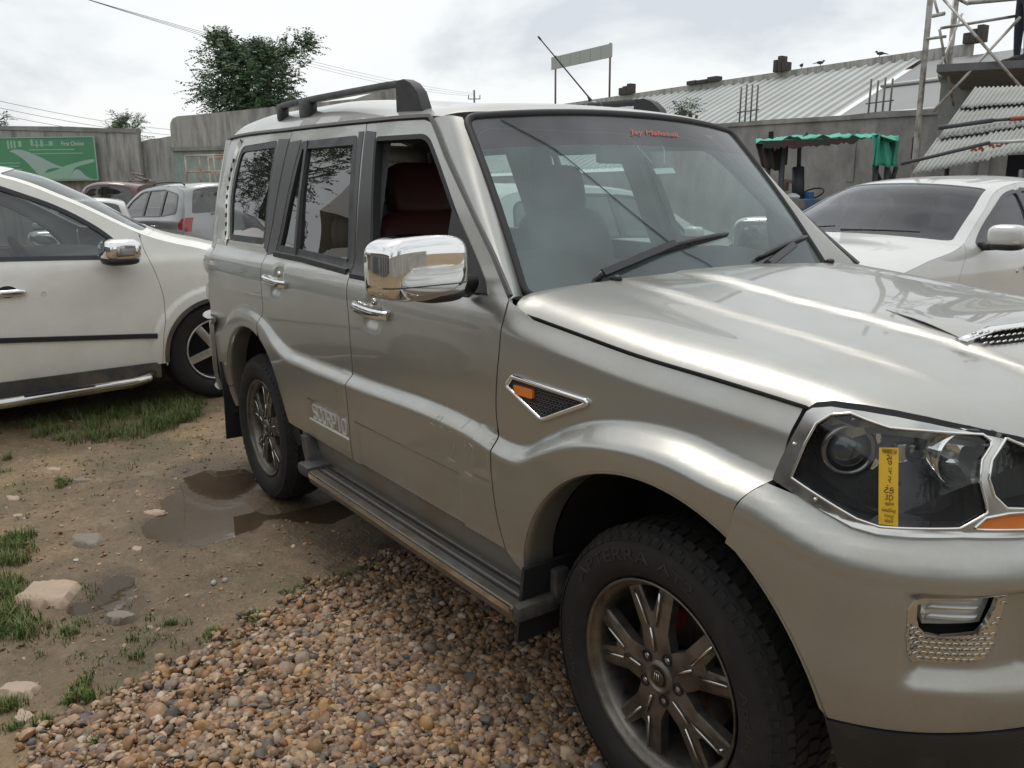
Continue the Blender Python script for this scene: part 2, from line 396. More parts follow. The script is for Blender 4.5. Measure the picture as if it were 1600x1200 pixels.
# ------------------------------------------------------------------ main vehicle: beige-silver SUV
def paint(name,base,metal=.75,rough=.34,dust=(.30,.26,.20),dusta=.25,coat=1.,splash=None):
    if name in MATS: return MATS[name]
    m=M(name,base,rough=rough,metal=metal,coat=coat,crough=.03,alt=None)
    nt=m.node_tree;N=nt.nodes.new;L=nt.links.new;b=nt.nodes['Principled BSDF']
    tc=N('ShaderNodeTexCoord');n=N('ShaderNodeTexNoise');n.inputs['Scale'].default_value=4.;n.inputs['Detail'].default_value=9.;n.inputs['Roughness'].default_value=.65;L(tc.outputs['Object'],n.inputs['Vector'])
    n2=N('ShaderNodeTexNoise');n2.inputs['Scale'].default_value=140.;n2.inputs['Detail'].default_value=3.;L(tc.outputs['Object'],n2.inputs['Vector'])
    ad=N('ShaderNodeMath');ad.operation='MULTIPLY_ADD';ad.inputs[1].default_value=.35;L(n2.outputs[0],ad.inputs[0]);L(n.outputs[0],ad.inputs[2])
    r=N('ShaderNodeMapRange');r.inputs[1].default_value=.45;r.inputs[2].default_value=.95;r.inputs[3].default_value=.03;r.inputs[4].default_value=dusta;L(ad.outputs[0],r.inputs[0])
    if splash:      # dried road splash thrown up by the wheels: blotches that thin out upwards
        sx=N('ShaderNodeSeparateXYZ');L(tc.outputs['Object'],sx.inputs[0]);zr_=N('ShaderNodeMapRange');zr_.inputs[1].default_value=splash[1];zr_.inputs[2].default_value=splash[0];zr_.inputs[3].default_value=0;zr_.inputs[4].default_value=1;L(sx.outputs[2],zr_.inputs[0])
        n3=N('ShaderNodeTexNoise');n3.inputs['Scale'].default_value=11.;n3.inputs['Detail'].default_value=10.;n3.inputs['Roughness'].default_value=.7;L(tc.outputs['Object'],n3.inputs['Vector'])
        mm=N('ShaderNodeMath');mm.operation='MULTIPLY';L(zr_.outputs[0],mm.inputs[0]);L(n3.outputs[0],mm.inputs[1]);m2_=N('ShaderNodeMath');m2_.operation='MULTIPLY_ADD';m2_.inputs[1].default_value=.85;L(mm.outputs[0],m2_.inputs[0]);L(ad.outputs[0],m2_.inputs[2]);ad=m2_
        r=N('ShaderNodeMapRange');r.inputs[1].default_value=.45;r.inputs[2].default_value=1.15;r.inputs[3].default_value=.03;r.inputs[4].default_value=dusta*2.2;L(ad.outputs[0],r.inputs[0])
    mx=N('ShaderNodeMix');mx.data_type='RGBA';L(r.outputs[0],mx.inputs[0]);mx.inputs[6].default_value=tuple(base)+(1,);mx.inputs[7].default_value=tuple(dust)+(1,);L(mx.outputs[2],b.inputs['Base Color'])
    r2=N('ShaderNodeMapRange');r2.inputs[1].default_value=.45;r2.inputs[2].default_value=.95;r2.inputs[3].default_value=coat;r2.inputs[4].default_value=coat*.55;L(ad.outputs[0],r2.inputs[0]);L(r2.outputs[0],b.inputs['Coat Weight'])
    r3=N('ShaderNodeMapRange');r3.inputs[1].default_value=.4;r3.inputs[2].default_value=.95;r3.inputs[3].default_value=metal;r3.inputs[4].default_value=metal*(1-dusta);L(ad.outputs[0],r3.inputs[0]);L(r3.outputs[0],b.inputs['Metallic'])
    return m
PAINT=paint('silver_beige_paint',(.44,.447,.425),metal=.88,rough=.35,dusta=.30,coat=.8,splash=(.45,.85))
CHROME=M('chrome',(.82,.82,.81),rough=.05,metal=1.,rv=.03,vs=20.)
CHROME_D=M('chrome_dull',(.60,.59,.56),rough=.16,metal=1.,rv=.08,vs=14.,var=.12)
BLACK=M('black_plastic',(.022,.022,.024),rough=.45,bump=.0002,bs=300.,rv=.1)
BLACKG=M('black_gloss_film',(.02,.02,.022),rough=.28)
RUBBER=M('rubber_seal',(.015,.015,.016),rough=.6)
DARK=M('dark_void',(.012,.012,.013),rough=.9)
LINER=M('arch_liner',(.018,.018,.019),rough=.85,bump=.002,bs=40.)
GLASS_W=glass('windscreen_glass',(.70,.82,.80),smudge_haze=.27,dust=(.42,.55,.55),ior=1.52)  # diffuse layer is part dust, part painted haze of sky and bright cabin
GLASS_B=glass('windscreen_band',(.30,.33,.35),smudge_haze=.26,dust=(.40,.42,.44))
GLASS_F=glass('far_side_glass',(.72,.80,.77),ior=1.5,smudge_haze=.04)
GLASS_D=glass('dark_tint_glass',(.07,.075,.08),ior=1.75,refl=.95,smudge_haze=.03)  # tint far darker than on the far-side panes
GLASS_L=glass('lamp_glass',(.80,.82,.83),ior=1.32,smudge_haze=.012)
TYRE=M('tyre_rubber',(.014,.013,.0125),rough=.75,alt=(.038,.032,.026),alts=9.,altp=(.5,.8),bump=.0006,bs=180.)
ALLOY=M('alloy_bronze',(.215,.197,.17),rough=.42,metal=.8,alt=(.07,.060,.05),alts=11.,altp=(.42,.68),rv=.12)
SEATRED=M('maroon_leather',(.085,.020,.016),rough=.5,bump=.0006,bs=120.)
SEATGREY=M('interior_grey',(.15,.15,.145),rough=.75,bump=.001,bs=150.)
DASH=M('dash_grey',(.035,.035,.036),rough=.7,bump=.0005,bs=250.)
LININGS=M('headliner',(.20,.19,.175),rough=.95)
AMBER=M('amber_lens',(.75,.20,.02),rough=.15,coat=1.)
CLEAR=M('clear_lens_grey',(.50,.49,.47),rough=.12,coat=1.)
RED=M('brake_red',(.16,.012,.012),rough=.6)
hero=empty('parked_suv',(0,0,0),0,'beige silver SUV with chrome mirror cover and orange side indicator on gravel','car')
def side_s(off=0.,sgn=-1.):
    def f(x,z): return np.stack([x,sgn*(S(x,z)+off),z],-1)
    return f
SR=side_s(0.,-1)
gut=spl([-.95,-.75,.17,.96,1.29,1.51,1.60],[1.765,1.772,1.758,1.736,1.724,1.709,1.695])
ARF=(2.69,.40,.462);ARR=(.055,.40,.468)
def arc(c,a0,a1,n=24): return [(c[0]+c[2]*math.cos(math.radians(a0+(a1-a0)*i/n)),c[1]+c[2]*math.sin(math.radians(a0+(a1-a0)*i/n))) for i in range(n+1)]
ZS=.505
FD=cr([(2.085,1.189),(2.096,1.152),(2.101,1.068),(2.095,.963),(2.092,.891),(2.098,.843),(2.110,.79),(2.112,.715),(2.128,.60),(2.155,ZS)],5)
BC=cr([(.957,1.724),(1.000,1.56),(1.038,1.407),(1.092,1.185),(1.148,1.03),(1.164,.90),(1.168,.84),(1.180,.71),(1.175,.60),(1.168,ZS)],5)
CC=cr([(.185,1.746),(.172,1.40),(.164,1.20),(.205,1.10),(.232,1.0),(.236,.965),(.215,.92),(.207,.863)],5)
topf=[(x,float(gut(x))-.010) for x in np.linspace(.957,1.40,8)]
APIL=[(1.44,1.699),(1.475,1.684),(1.52,1.648),(1.60,1.578)]+[(1.60+.485*t,1.578-.389*t) for t in (.25,.5,.75)]
topr=[(x,float(gut(x))-.010) for x in np.linspace(.185,.957,9)]
# window openings
FW=rnd([(1.226,1.176),(1.058,1.668),(1.448,1.655),(1.545,1.575),(1.955,1.190)],[.02,.03,.05,.09,.02])
RW=rnd([(.272,1.226),(.335,1.690),(.900,1.682),(1.052,1.202)],[.02,.02,.02,.02])
QW=rnd([(-.470,1.246),(-.545,1.50),(-.520,1.715),(.030,1.715),(.098,1.246)],[.04,.15,.07,.03,.03])
fdoor_o=FD[::-1][:-1]+[FD[0]]+APIL[::-1]+topf[::-1]+BC[1:]
fd=panel('front_door',fdoor_o,SR,PAINT,hero,[FW],.0075,.02,True,.003,1.)
arR=arc(ARR,68,13,16)
rdoor_o=topr+BC[1:]+[(.60,ZS),(.515,ZS)]+arR[::-1]+CC[::-1][1:-1]
rd=panel('rear_door',rdoor_o,SR,PAINT,hero,[RW],.0075,.02,True,.003)
quart_o=[(-.75,1.762),(-.745,1.59),(-.755,1.35),(-.735,1.235),(-.70,1.15),(-.69,.95),(-.69,.86),(-.70,.80),(-.62,.52),(-.40,.50)]+arc(ARR,168,71,26)+CC[::-1][1:]+[(x,float(gut(x))-.010) for x in np.linspace(.10,-.70,8)]
qp=panel('rear_quarter_panel',quart_o,SR,PAINT,hero,[QW],.0085,.02,True,.003)
for q in qp: pass
JT=cr([(2.974,.930),(2.950,.908),(2.931,.872),(2.926,.84),(2.915,.798)],3)
HLE=[(2.985,1.060),(2.977,1.0),(2.976,.938)]
fend_o=FD[:1]+[(2.115,1.178),(2.145,1.168)]+[(x,float(hoodline(x))-.003) for x in np.linspace(2.2,2.985,14)]+HLE[1:]+JT+arc(ARF,60,168,30)+[(2.225,.46),(2.19,.475)]+FD[::-1][:-1]
fp=panel('front_wing',fend_o,SR,PAINT,hero,[],.006,.02,True,.0025)
for o in fd+rd+qp+fp: pass
# flare lips: the rolled inner edge of each wheel arch
for c,nm,a0,a1 in ((ARF,'front',15,172),(ARR,'rear',0,182)):
    for sg in (-1,1):
        A=arc((c[0],c[1],c[2]+.004),a0,a1,40);V=[];F=[]
        for i,(x,z) in enumerate(A):
            if x>2.95: q=Fs(np.array(x-2.95),np.array(z));yy=-q[1]
            else: yy=float(S(x,z))
            for k,(dr,dy) in enumerate(((.004,.001),(-.004,-.004),(-.006,-.03),(.0,-.10))):
                r=(c[2]+dr)/c[2];V.append((c[0]+(x-c[0])*r,sg*(yy+dy),c[1]+(z-c[1])*r))
        for i in range(len(A)-1):
            for k in range(3): F.append((i*4+k,i*4+k+1,(i+1)*4+k+1,(i+1)*4+k))
        if sg>0: F=[f[::-1] for f in F]
        mesh('arch_lip',V,F,PAINT,hero)
        b=MB();b.lathe([(.49,-sg*(.76 if nm=='front' else .84)),(.49,-sg*.40)],60,'y',Matrix.Translation((c[0],0,c[1]-.01)));b.V=[Vector((v.x,-v.y,v.z)) for v in b.V]
        keep=[f for f in b.F if all(b.V[i].z>.33 for i in f)];b.F=keep
        b.F.append(tuple());b.F.pop()
        mesh('arch_liner',b.V,b.F,LINER,hero)
        w=MB();w.box((c[0],sg*.40,.62),(1.0,.02,.62));w.build('arch_liner',LINER,hero)
# dark inner skins behind the shut lines
def inner(x,z): return np.stack([x,-(S(x,z)-.035),z],-1)
panel('inner_panel',[(-.62,1.19),(2.05,1.16),(2.9,1.03),(2.9,.90),(2.2,.90),(2.1,.5),(.62,.5),(.5,.9),(-.4,.9),(-.62,1.0)],inner,DARK,hero,[],.06,0,True)
b=MB();b.box((1.35,0,.42),(1.45,1.50,.18));b.box((1.2,0,.45),(4.0,.76,.16));b.box((3.05,0,.5),(.5,1.1,.2));b.build('underbody',LINER,hero)
# sill and running board
b=MB();b.sweep([(.60,-.82,.455),(2.22,-.82,.455)],[(-.05,-.07),(.012,-.07),(.03,-.02),(.03,.035),(.018,.05),(-.05,.05)],(0,0,1));
o=b.build('sill',M('sill_grey_paint',(.17,.16,.14),rough=.5,metal=.3,alt=(.16,.125,.09),alts=6.),hero,sharp=40);c=o.copy();COL.objects.link(c);c.scale=(1,-1,1);c.parent=hero
RBTOP=M('running_board_tread',(.16,.155,.14),rough=.4,metal=.6,alt=(.17,.135,.10),alts=7.,altp=(.42,.6),rv=.15)
def runboard(sg):
    b=MB();b.sweep([(.86,sg*.845,.375),(2.27,sg*.845,.383)],[(-.095,-.025),(.085,-.03),(.095,.0),(.095,.012),(.088,.02),(-.095,.02)] if sg<0 else [(.095,-.025),(-.085,-.03),(-.095,.0),(-.095,.012),(-.088,.02),(.095,.02)],(0,0,1))
    o=b.build('running_board',RBTOP,hero,sharp=40)
    for k in range(7):
        y=.775+.021*k;r=MB();r.sweep([(.88,sg*y,.3955),(2.26,sg*y,.4035)],[(-.004,-.001),(.004,-.001),(.003,.0035),(-.003,.0035)],(0,0,1));r.build('tread_rib',BLACK if k%2==0 else CHROME_D,o)
    e=MB();e.sweep([(.875,sg*.940,.384),(2.262,sg*.940,.392)],[(-.003,-.010),(.003,-.010),(.003,.008),(-.003,.008)],(0,0,1));e.build('edge_trim',CHROME_D,o)
    for x0,x1,nm in ((.70,.865,0),(2.265,2.345,1)):
        p=MB()
        if nm==0:
            prof=lambda w,h:[(-w,-h),(w,-h),(w*1.02,h*.3),(w*.8,h),(-w,h)]
            Q=[(.72,sg*.84,.42),(.76,sg*.865,.40),(.82,sg*.87,.385),(.875,sg*.87,.383)]
            p.box((.815,sg*.872,.386),(.11,.150,.048),bev=.02);p.prism([(.70,sg*.80,.50),(.745,sg*.80,.50),(.80,sg*.80,.405),(.75,sg*.80,.372)],(0,sg*.10,0))
        else: p.box((2.280,sg*.858,.386),(.036,.160,.044),bev=.012);p.box((2.285,sg*.79,.43),(.034,.05,.10),bev=.012)
        p.build('end_cap',M('cap_grey_plastic',(.05,.05,.05),rough=.55,alt=(.13,.11,.085),alts=8.),o,sharp=35)
runboard(-1);runboard(1)
# mud flaps
for sg in (-1,1):
    for x,z0,z1,t,yo in ((-.435,.20,.62,.012,.79),(2.262,.27,.50,.012,.815)):
        b=MB();b.sweep([(x-.03 if x<0 else x+.005,sg*yo,z1),(x-.01,sg*yo,.4),(x-.03,sg*yo,z0)],[(-.085,-t/2),(.085,-t/2),(.085,t/2),(-.085,t/2)],(1,0,0));b.build('mud_flap',BLACK,hero,sharp=40)
# ---- roof
def RY(x): return S(x,gut(x))
def roofz(x,t):
    t=np.clip(np.abs(t),0,1);zg=gut(x)
    h=.034+.066*sm(1.35,.35,x)-.020*sm(-.35,-.95,x)
    return zg+h*(1-t**9)+.030*(1-t**2)
def roofs(x,t): return np.stack([x,t*(RY(x)-.004),roofz(x,t)-.02*sm(1.50,1.66,x)*1-.05*sm(-.70,-.98,x)],-1)
wst=lambda t:1.592+.075*(1-np.abs(t)**2.2)      # windscreen top edge in plan
wsb=lambda t:2.020+.075*(1-np.abs(t)**2.2)
ro=[(x,-1.) for x in np.linspace(-.93,1.505,30)]+[(float(wst(t)) -.085*abs(t)**6,t) for t in np.linspace(-.985,.985,31)]+[(x,1.) for x in np.linspace(1.505,-.93,30)]
def roofs2(x,t): return roofs(x,t)
panel('roof',ro,roofs,PAINT,hero,[],.03,.02,False,0.,1.,ar=1.)
GUT=M('gutter_dark',(.10,.098,.09),rough=.45,metal=.3)
for sg in (-1,1):
    P=[(x,sg*(float(RY(x))+.004),float(gut(x))-.002) for x in np.linspace(-.80,1.44,40)]
    P+= [(1.475,sg*(float(S(1.475,1.688))+.003),1.690),(1.52,sg*(float(S(1.52,1.652))+.003),1.655),(1.60,sg*(float(S(1.60,1.584))+.003),1.585)]+[(1.60+.485*t,sg*(float(S(1.60+.485*t,1.585-.389*t))+.002),1.585-.389*t) for t in (.25,.5,.75,1.)]
    b=MB();b.sweep(P,[(-.006,-.006),(.006,-.006),(.006,.006),(-.006,.006)],[(0,sg*.9,.4)]*len(P));b.build('drip_rail',GUT,hero,sharp=50)
# ---- windscreen with pillars
WB,WT=.706,.626
def ws(t,v,off=0.):
    t=np.asarray(t,float);v=np.asarray(v,float)
    w=WB+(WT-WB)*v
    x=wsb(t)*(1-v)+wst(t)*v+.012*np.sin(np.pi*v)*1.; z=1.180+(1.700-1.180)*v+.030*v*(1-np.abs(t)**2.2)+.004*np.sin(np.pi*v)
    return np.stack([x+off*.77,t*w,z+off*.63],-1)
def wsf(off): return lambda t,v:ws(t,v,off)
full=rnd([(-1,0),(1,0),(1,1),(-1,1)],.05)
band=.80
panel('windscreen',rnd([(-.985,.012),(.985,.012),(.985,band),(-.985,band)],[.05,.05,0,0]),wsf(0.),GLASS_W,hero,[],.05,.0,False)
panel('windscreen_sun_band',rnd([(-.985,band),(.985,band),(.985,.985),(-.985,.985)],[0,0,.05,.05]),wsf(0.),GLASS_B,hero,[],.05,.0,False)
# seal around the glass
o_=dens(rnd([(-1,0),(1,0),(1,1),(-1,1)],.06),.04)
P=[tuple(ws(np.array(a),np.array(b_),.002)) for a,b_ in o_]
nrm=(.77,0,.63)
b=MB();b.sweep(P,[(-.014,-.006),(.014,-.006),(.013,.003),(.004,.008),(-.008,.006)],nrm,True);b.build('windscreen_seal',RUBBER,hero,smooth=True)
# pillars: patch between the door edge and the screen edge
for sg in (-1,1):
    A=[];B=[]
    n=22
    for i in range(n):
        k=i/(n-1);
        v=.0+1.0*k
        q=ws(np.array(sg*1.0),np.array(v),.0);B.append(q+np.array([0,sg*.010,0]))
        z=1.183+(1.700-1.183)*k
        xs=[p[0] for p in ([(1.40,1.708)]+APIL+[(2.085,1.189)])];zs=[p[1] for p in ([(1.40,1.708)]+APIL+[(2.085,1.189)])]
        x=float(np.interp(z,zs[::-1],xs[::-1]));A.append(np.array([x+.004,sg*(float(S(x,z))-.001),z+.002]))
    V=[];F=[];m=9
    for i in range(n):
        for j in range(m):
            t=j/(m-1);p=A[i]*(1-t)+B[i]*t
            bul=math.sin(math.pi*t)*.020;V.append(p+np.array([.72*bul,sg*.55*bul,.42*bul]))
    for i in range(n-1):
        for j in range(m-1): F.append((i*m+j,i*m+j+1,(i+1)*m+j+1,(i+1)*m+j))
    if sg<0: F=[f[::-1] for f in F]
    mesh('windscreen_pillar',V,F,PAINT,hero)
# cowl
def cowl(t,k): 
    x=wsb(t)+.0+k*.085;return np.stack([x,t*(WB+.06*k),1.172-.012*k-.012*np.sin(np.pi*k)],-1)
panel('cowl_panel',[(-1,-.3),(1,-.3),(1,1.),(-1,1.)],cowl,BLACK,hero,[],.08,0)
# lettering, sticker and thin dark line laid across the windscreen
REDP=M('red_lettering',(.62,.10,.07),rough=.5)
text_on('red_lettering','Jay Mahakali',wsf(.004),-.075,.858,.37,.040,REDP,hero,0.,.0003,slant=.045)
PAPER=M('pale_sticker',(.62,.72,.68),rough=.6)
def pxws(px):
    d=ray(px);best=None
    t=np.linspace(-1,1,161);v=np.linspace(0,1,121);T,Vv=np.meshgrid(t,v);P=ws(T.ravel(),Vv.ravel());q=to_px(P);i=((q-np.array(px))**2).sum(1).argmin();return (float(T.ravel()[i]),float(Vv.ravel()[i]))
panel('windscreen_sticker',[pxws(q) for q in ((1022,262),(1052,261),(1056,270),(1025,271))],wsf(-.003),PAPER,hero,[],.02,0)
DKLINE=M('glass_dark_line',(.03,.035,.035),rough=.4)
P=[tuple(ws(np.array(a),np.array(b_),.003)) for a,b_ in cr([pxws(q) for q in ((781,188),(810,204),(870,236),(930,284),(990,335),(1042,378))],4)]
b=MB();b.tube(P,.0016,5);b.build('windscreen_line',DKLINE,hero)
P=[tuple(ws(np.array(a),np.array(b_),.003)) for a,b_ in cr([pxws(q) for q in ((1066,395),(1100,410),(1128,430))],4)]
b=MB();b.tube(P,.0013,5);b.build('windscreen_line',DKLINE,hero)
FLINE=M('film_line',(.42,.46,.47),rough=.6)
for pts in (((745,270),(748,215),(760,202),(790,200),(900,206),(970,207),(985,214),(1005,238),(1020,254)),((1038,256),(1037,232),(1027,215),(1030,211),(1060,214),(1100,221),(1145,232))):
    P=[tuple(ws(np.array(a),np.array(b_),-.002)) for a,b_ in cr([pxws(q) for q in pts],4)]
    b=MB();b.tube(P,.0015,4);b.build('film_edge_line',FLINE,hero)
# ---- bonnet
def HE(x): return S(x,hoodline(x)-.002)-.003
def hfront(y): # front edge in plan
    yy=np.clip(np.abs(y)/.785,0,1);return FX0+.432*(1-yy**FN)**(1/FN)
def hoodz(x,y):
    ye=HE(np.minimum(x,2.99));d=np.clip(ye-np.abs(y),0,None)
    z=hoodline(x)+.044*(1-np.exp(-d/.04))+.026*(1-np.clip(np.abs(y)/ye,0,1)**2)
    ya=np.abs(y)
    edge=.20+.13*(x-2.05)/1.2            # centre bulge widens to the front
    z=z+.016*sm(edge+.03,edge-.012,ya)*sm(2.03,2.3,x)
    e2=.43+.12*(x-2.05)/1.2
    z=z+.011*sm(e2+.03,e2-.015,ya)*sm(2.06,2.35,x)*sm(3.25,3.0,x)
    z=z-.006*np.exp(-((ya-(e2+.10))/.05)**2)*sm(2.15,2.5,x)*sm(3.2,2.9,x)
    df=np.clip(hfront(y)-x,0,None)
    z=z-.050*np.exp(-df/.07)*sm(.80,.60,ya)
    z=z-.020*sm(2.14,2.02,x)
    return z
def hood(x,y): return np.stack([x,y,hoodz(x,y)],-1)
hrear=lambda y:2.070+.060*(1-(np.abs(y)/.8)**2.2)
ho=[(float(hrear(y)),y) for y in np.linspace(.72,-.72,25)]+[(2.085,-.765),(2.115,-float(HE(2.115))+.006)]+[(x,-float(HE(x))) for x in np.linspace(2.14,2.985,26)]
ho+=[(float(hfront(y)),y) for y in np.linspace(-.765,.765,49)]
ho+=[(x,float(HE(x))) for x in np.linspace(2.985,2.14,26)]+[(2.115,float(HE(2.115))-.006),(2.085,.765)]
SCO=[(2.90,-.02),(2.93,.02),(2.93,.46),(2.90,.50)]
bon=panel('bonnet',ho,hood,PAINT,hero,[],.016,.022,False,.002)
# air scoop of the bonnet: chrome lip over a dark mesh, low hump
sxf=lambda y:3.035+.035*(1-(np.abs(y)/.31)**2)
panel('scoop_hump',[(2.80,-.20),(2.80,.20)]+[(float(sxf(y)),y) for y in np.linspace(.30,-.30,17)],lambda x,y:np.stack([x,y,hoodz(x,y)+.0012+.016*sm(2.80,3.03,x)*sm(.31,.20,np.abs(y))],-1),PAINT,bon,[],.02,.002)
zs=lambda x,y:float(hoodz(np.array(x),np.array(y)))
P=[(float(sxf(y))+.006,y,zs(float(sxf(y)),y)+.003+.016*float(sm(.31,.20,abs(y)))) for y in np.linspace(-.31,.31,21)]
b=MB();b.sweep(P,[(-.016,-.004),(.012,-.006),(.013,.002),(-.004,.005),(-.016,.003)],(0,0,1));b.build('scoop_lip',CHROME,bon,smooth=True)
b=MB()
for iy in range(30):
    for iz in range(3):
        y=-.29+.02*iy+(.01 if iz%2 else 0);x0=float(sxf(min(abs(y),.3)))+.015+.012*iz;z=zs(x0,y)+.002+.007*(2-iz)
        b.tube([(x0,y-.008,z),(x0+.004,y,z+.004),(x0,y+.008,z)],.0022,5)
b.build('scoop_mesh',CHROME_D,bon,smooth=True)['kind']='stuff'
panel('scoop_back',[(float(sxf(y))+.004,y) for y in np.linspace(-.30,.30,13)]+[(float(sxf(y))+.045,y) for y in np.linspace(.27,-.27,13)],lambda x,y:np.stack([x,y,hoodz(x,y)+.0015],-1),DARK,bon,[],.03,0)
for y in (-.46,.56):
    z=zs(2.13,y);b=MB();b.sphere((2.13,y,z+.006),(.016,.012,.010),10,8);b.box((2.118,y,z+.004),(.02,.018,.012),bev=.003);b.build('washer_nozzle',BLACK,hero,smooth=True)
# ---- bumper, headlamps, fog lamps
def FS(off=0.):
    def f(s,z):
        z=np.asarray(z,float);P=Fs(s,z);Q=Fs(np.asarray(s)+1e-3,z);d=Q-P;n=np.stack([d[...,1],-d[...,0],0*d[...,0]],-1);n/=np.linalg.norm(n,axis=-1)[...,None]+1e-12
        sgn=np.sign((n*np.stack([P[...,0]-2.9,P[...,1],0*z],-1)).sum(-1))[...,None]
        return P+n*sgn*off
    return f
F0=FS(0.)
def fx(L): return [front(q) for q in L]
jt=[(x-2.95-.001,z) for x,z in JT]
ba=[(x-2.95,z) for x,z in arc(ARF,57,18,10)]
low=[(.196,.526),(.238,.529),(.311,.533),(.416,.541),(.53,.547),(.75,.55),(SMAX,.55)]
hl_low=fx([(1210,748),(1245,772),(1290,800),(1330,822),(1370,833),(1420,838),(1500,838),(1598,838)])+[(.75,.892),(.86,.90)]
bo=jt+ba+low+[(SMAX,.845),(.95,.845),(.86,.88)]+hl_low[::-1][:-1]
FOG=fx([(1430,944),(1418,955),(1415,1000),(1417,1030),(1424,1043),(1480,1048),(1540,1043),(1550,1030),(1572,965),(1579,941)])
def Fb(s,z):
    P=F0(s,z)
    # hollow around and below the fog lamp
    s=np.asarray(s);z=np.asarray(z);k=.030*sm(.30,.335,s)*sm(.62,.655,z)*sm(.80,.785,z)*sm(.56,.50,s)
    k=k+.022*sm(.40,.56,s)*sm(.60,.66,z)*sm(.81,.79,z)
    d=P-np.array([2.9,0,0]);d[...,2]=0;d/=np.linalg.norm(d,axis=-1)[...,None]
    return P-d*k[...,None]
panel('front_bumper',bo,Fb,PAINT,hero,[inset(FOG,.003)],.010,.02,True,.002,-1. if False else 1.)
lowb=[(.192,.523),(.238,.527),(.311,.531),(.416,.539),(.53,.545),(.75,.548),(SMAX,.548),(SMAX,.40),(.5,.395),(.30,.40),(.215,.41)]
panel('lower_apron',lowb,FS(.004),M('apron_black',(.028,.028,.030),rough=.4,rv=.2,vs=6.,alt=(.07,.062,.055),alts=5.,altp=(.5,.75)),hero,[],.02,.03,True,.002)
panel('bumper_back',[(-.05,.87),(SMAX,.87),(SMAX,.45),(.2,.45),(.05,.72)],FS(-.07),DARK,hero,[],.05,0,True)
# fog lamp bezel
fi=fx([(1432,952),(1431,975),(1434,990),(1446,1002),(1470,1006),(1530,1002),(1543,990),(1560,962),(1566,943),(1500,945)])
fz=panel('fog_lamp_bezel',FOG,lambda s,z:Fb(s,z)+(F0(s,z)-Fb(s,z))*.15,CHROME_D,hero,[fi],.008,.01,True)
for sg,fb in ((-1,fz[0]),(1,fz[1])):
    b=MB();fo=np.array(FOG);cells=[]
    for i in range(16):
        for j in range(14):
            s=.300+.0125*i+(.00625 if j%2 else 0);z=.665+.0095*j
            cells.append((s,z))
    c=np.array(cells);k=inside(inset(FOG,.006),c)&~inside(inset(fi,-.005),c)
    for s,z in c[k]:
        q=[Fb(np.array(s+a),np.array(z+h))+(F0(np.array(s+a),np.array(z+h))-Fb(np.array(s+a),np.array(z+h)))*.4 for a,h in ((-.0055,-.001),(-.002,.0035),(.002,.0035),(.0055,-.001))]
        b.tube([(p[0]+.003,sg*(-p[1]) if sg>0 else p[1],p[2]) for p in q],.0016,5)
    b.build('bezel_scale_pattern',CHROME_D,fb,smooth=True)['kind']='stuff'
def deep(k): return lambda s,z:Fb(s,z)-(lambda d:d/np.linalg.norm(d,axis=-1)[...,None])((Fb(s,z)-np.array([2.9,0,0]))*np.array([1,1,0]))*k
fl=fx([(1436,950),(1434,975),(1438,986),(1530,986),(1542,960),(1544,947)])
panel('fog_lamp_housing',fi,deep(.035),DARK,hero,[],.01,0,True)
panel('fog_lamp_collar',fx([(1432,950),(1431,975),(1436,996),(1535,996),(1556,950)]),deep(.026),M('collar_grey',(.42,.41,.39),rough=.35),hero,[fx([(1440,950),(1438,975),(1441,984),(1528,984),(1540,950)])],.008,.006,True)
foglens=panel('fog_lamp',fl,deep(.020),M('fog_lens',(.70,.70,.68),rough=.08,metal=.6,coat=1.),hero,[],.006,.012,True)
for sg,fb in ((-1,foglens[0]),(1,foglens[1])):
    b=MB();D=deep(.014);s0,z0=fl[2];
    smin=min(a[0] for a in fl);smax=max(a[0] for a in fl);zmin=min(a[1] for a in fl);zmax=max(a[1] for a in fl)
    for j in range(3):
        for i in range(6):
            s=smin+.012+(smax-smin-.024)*(i+.5)/6;z=zmin+(zmax-zmin)*(j+.5)/3
            for k in range(3):
                o=(k-1)*.0045;q=[D(np.array(s-.006+o),np.array(z-.005)),D(np.array(s+.006+o),np.array(z+.005))]
                if inside(fl,np.array([(s+o,z)]))[0]: b.tube([(p[0],p[1] if sg<0 else -p[1],p[2]) for p in q],.0014,5)
    b.build('lens_flute',CHROME,fb,smooth=True)['kind']='stuff'
# headlamps
top=fx([(1262,640),(1272,634),(1300,632),(1350,639),(1400,647),(1450,657),(1520,672),(1598,688)])+[(.70,.995),(.80,.955),(.86,.925)]
HLO=[front((1211,744)),front((1222,716)),front((1240,680))]+top+hl_low[::-1]
main_h=fx([(1240,744),(1262,690),(1278,660),(1300,646),(1330,644),(1360,656),(1390,666),(1440,670),(1530,676),(1543,685),(1543,694),(1530,715),(1526,745),(1536,785),(1538,798),(1496,822),(1375,820),(1340,808),(1290,778)])
aux_h=fx([(1566,682),(1598,696)])+[(.60,1.01),(.64,.95)]+fx([(1598,792),(1567,791),(1548,772),(1540,745),(1545,715)])
amb_h=fx([(1519,821),(1535,806),(1570,799),(1598,797)])+[(.60,.925),(.60,.905)]+fx([(1598,824),(1522,824)])
HB=FS(.010)
hb=panel('headlamp_bezel',HLO,HB,CHROME_D,hero,[main_h,aux_h,amb_h],.010,.03,True,.002)
hs=panel('headlamp_gasket',inset(HLO,-.004),FS(-.012),RUBBER,hero,[inset(HLO,.02)],.014,.03,True)
lens=panel('headlamp_lens',inset(main_h,-.004),FS(.004),GLASS_L,hero,[],.02,0,True)
panel('headlamp_lens',inset(aux_h,-.004),FS(.004),GLASS_L,hero,[],.02,0,True)
panel('turn_signal',inset(amb_h,-.004),FS(.004),AMBER,hero,[],.02,0,True)
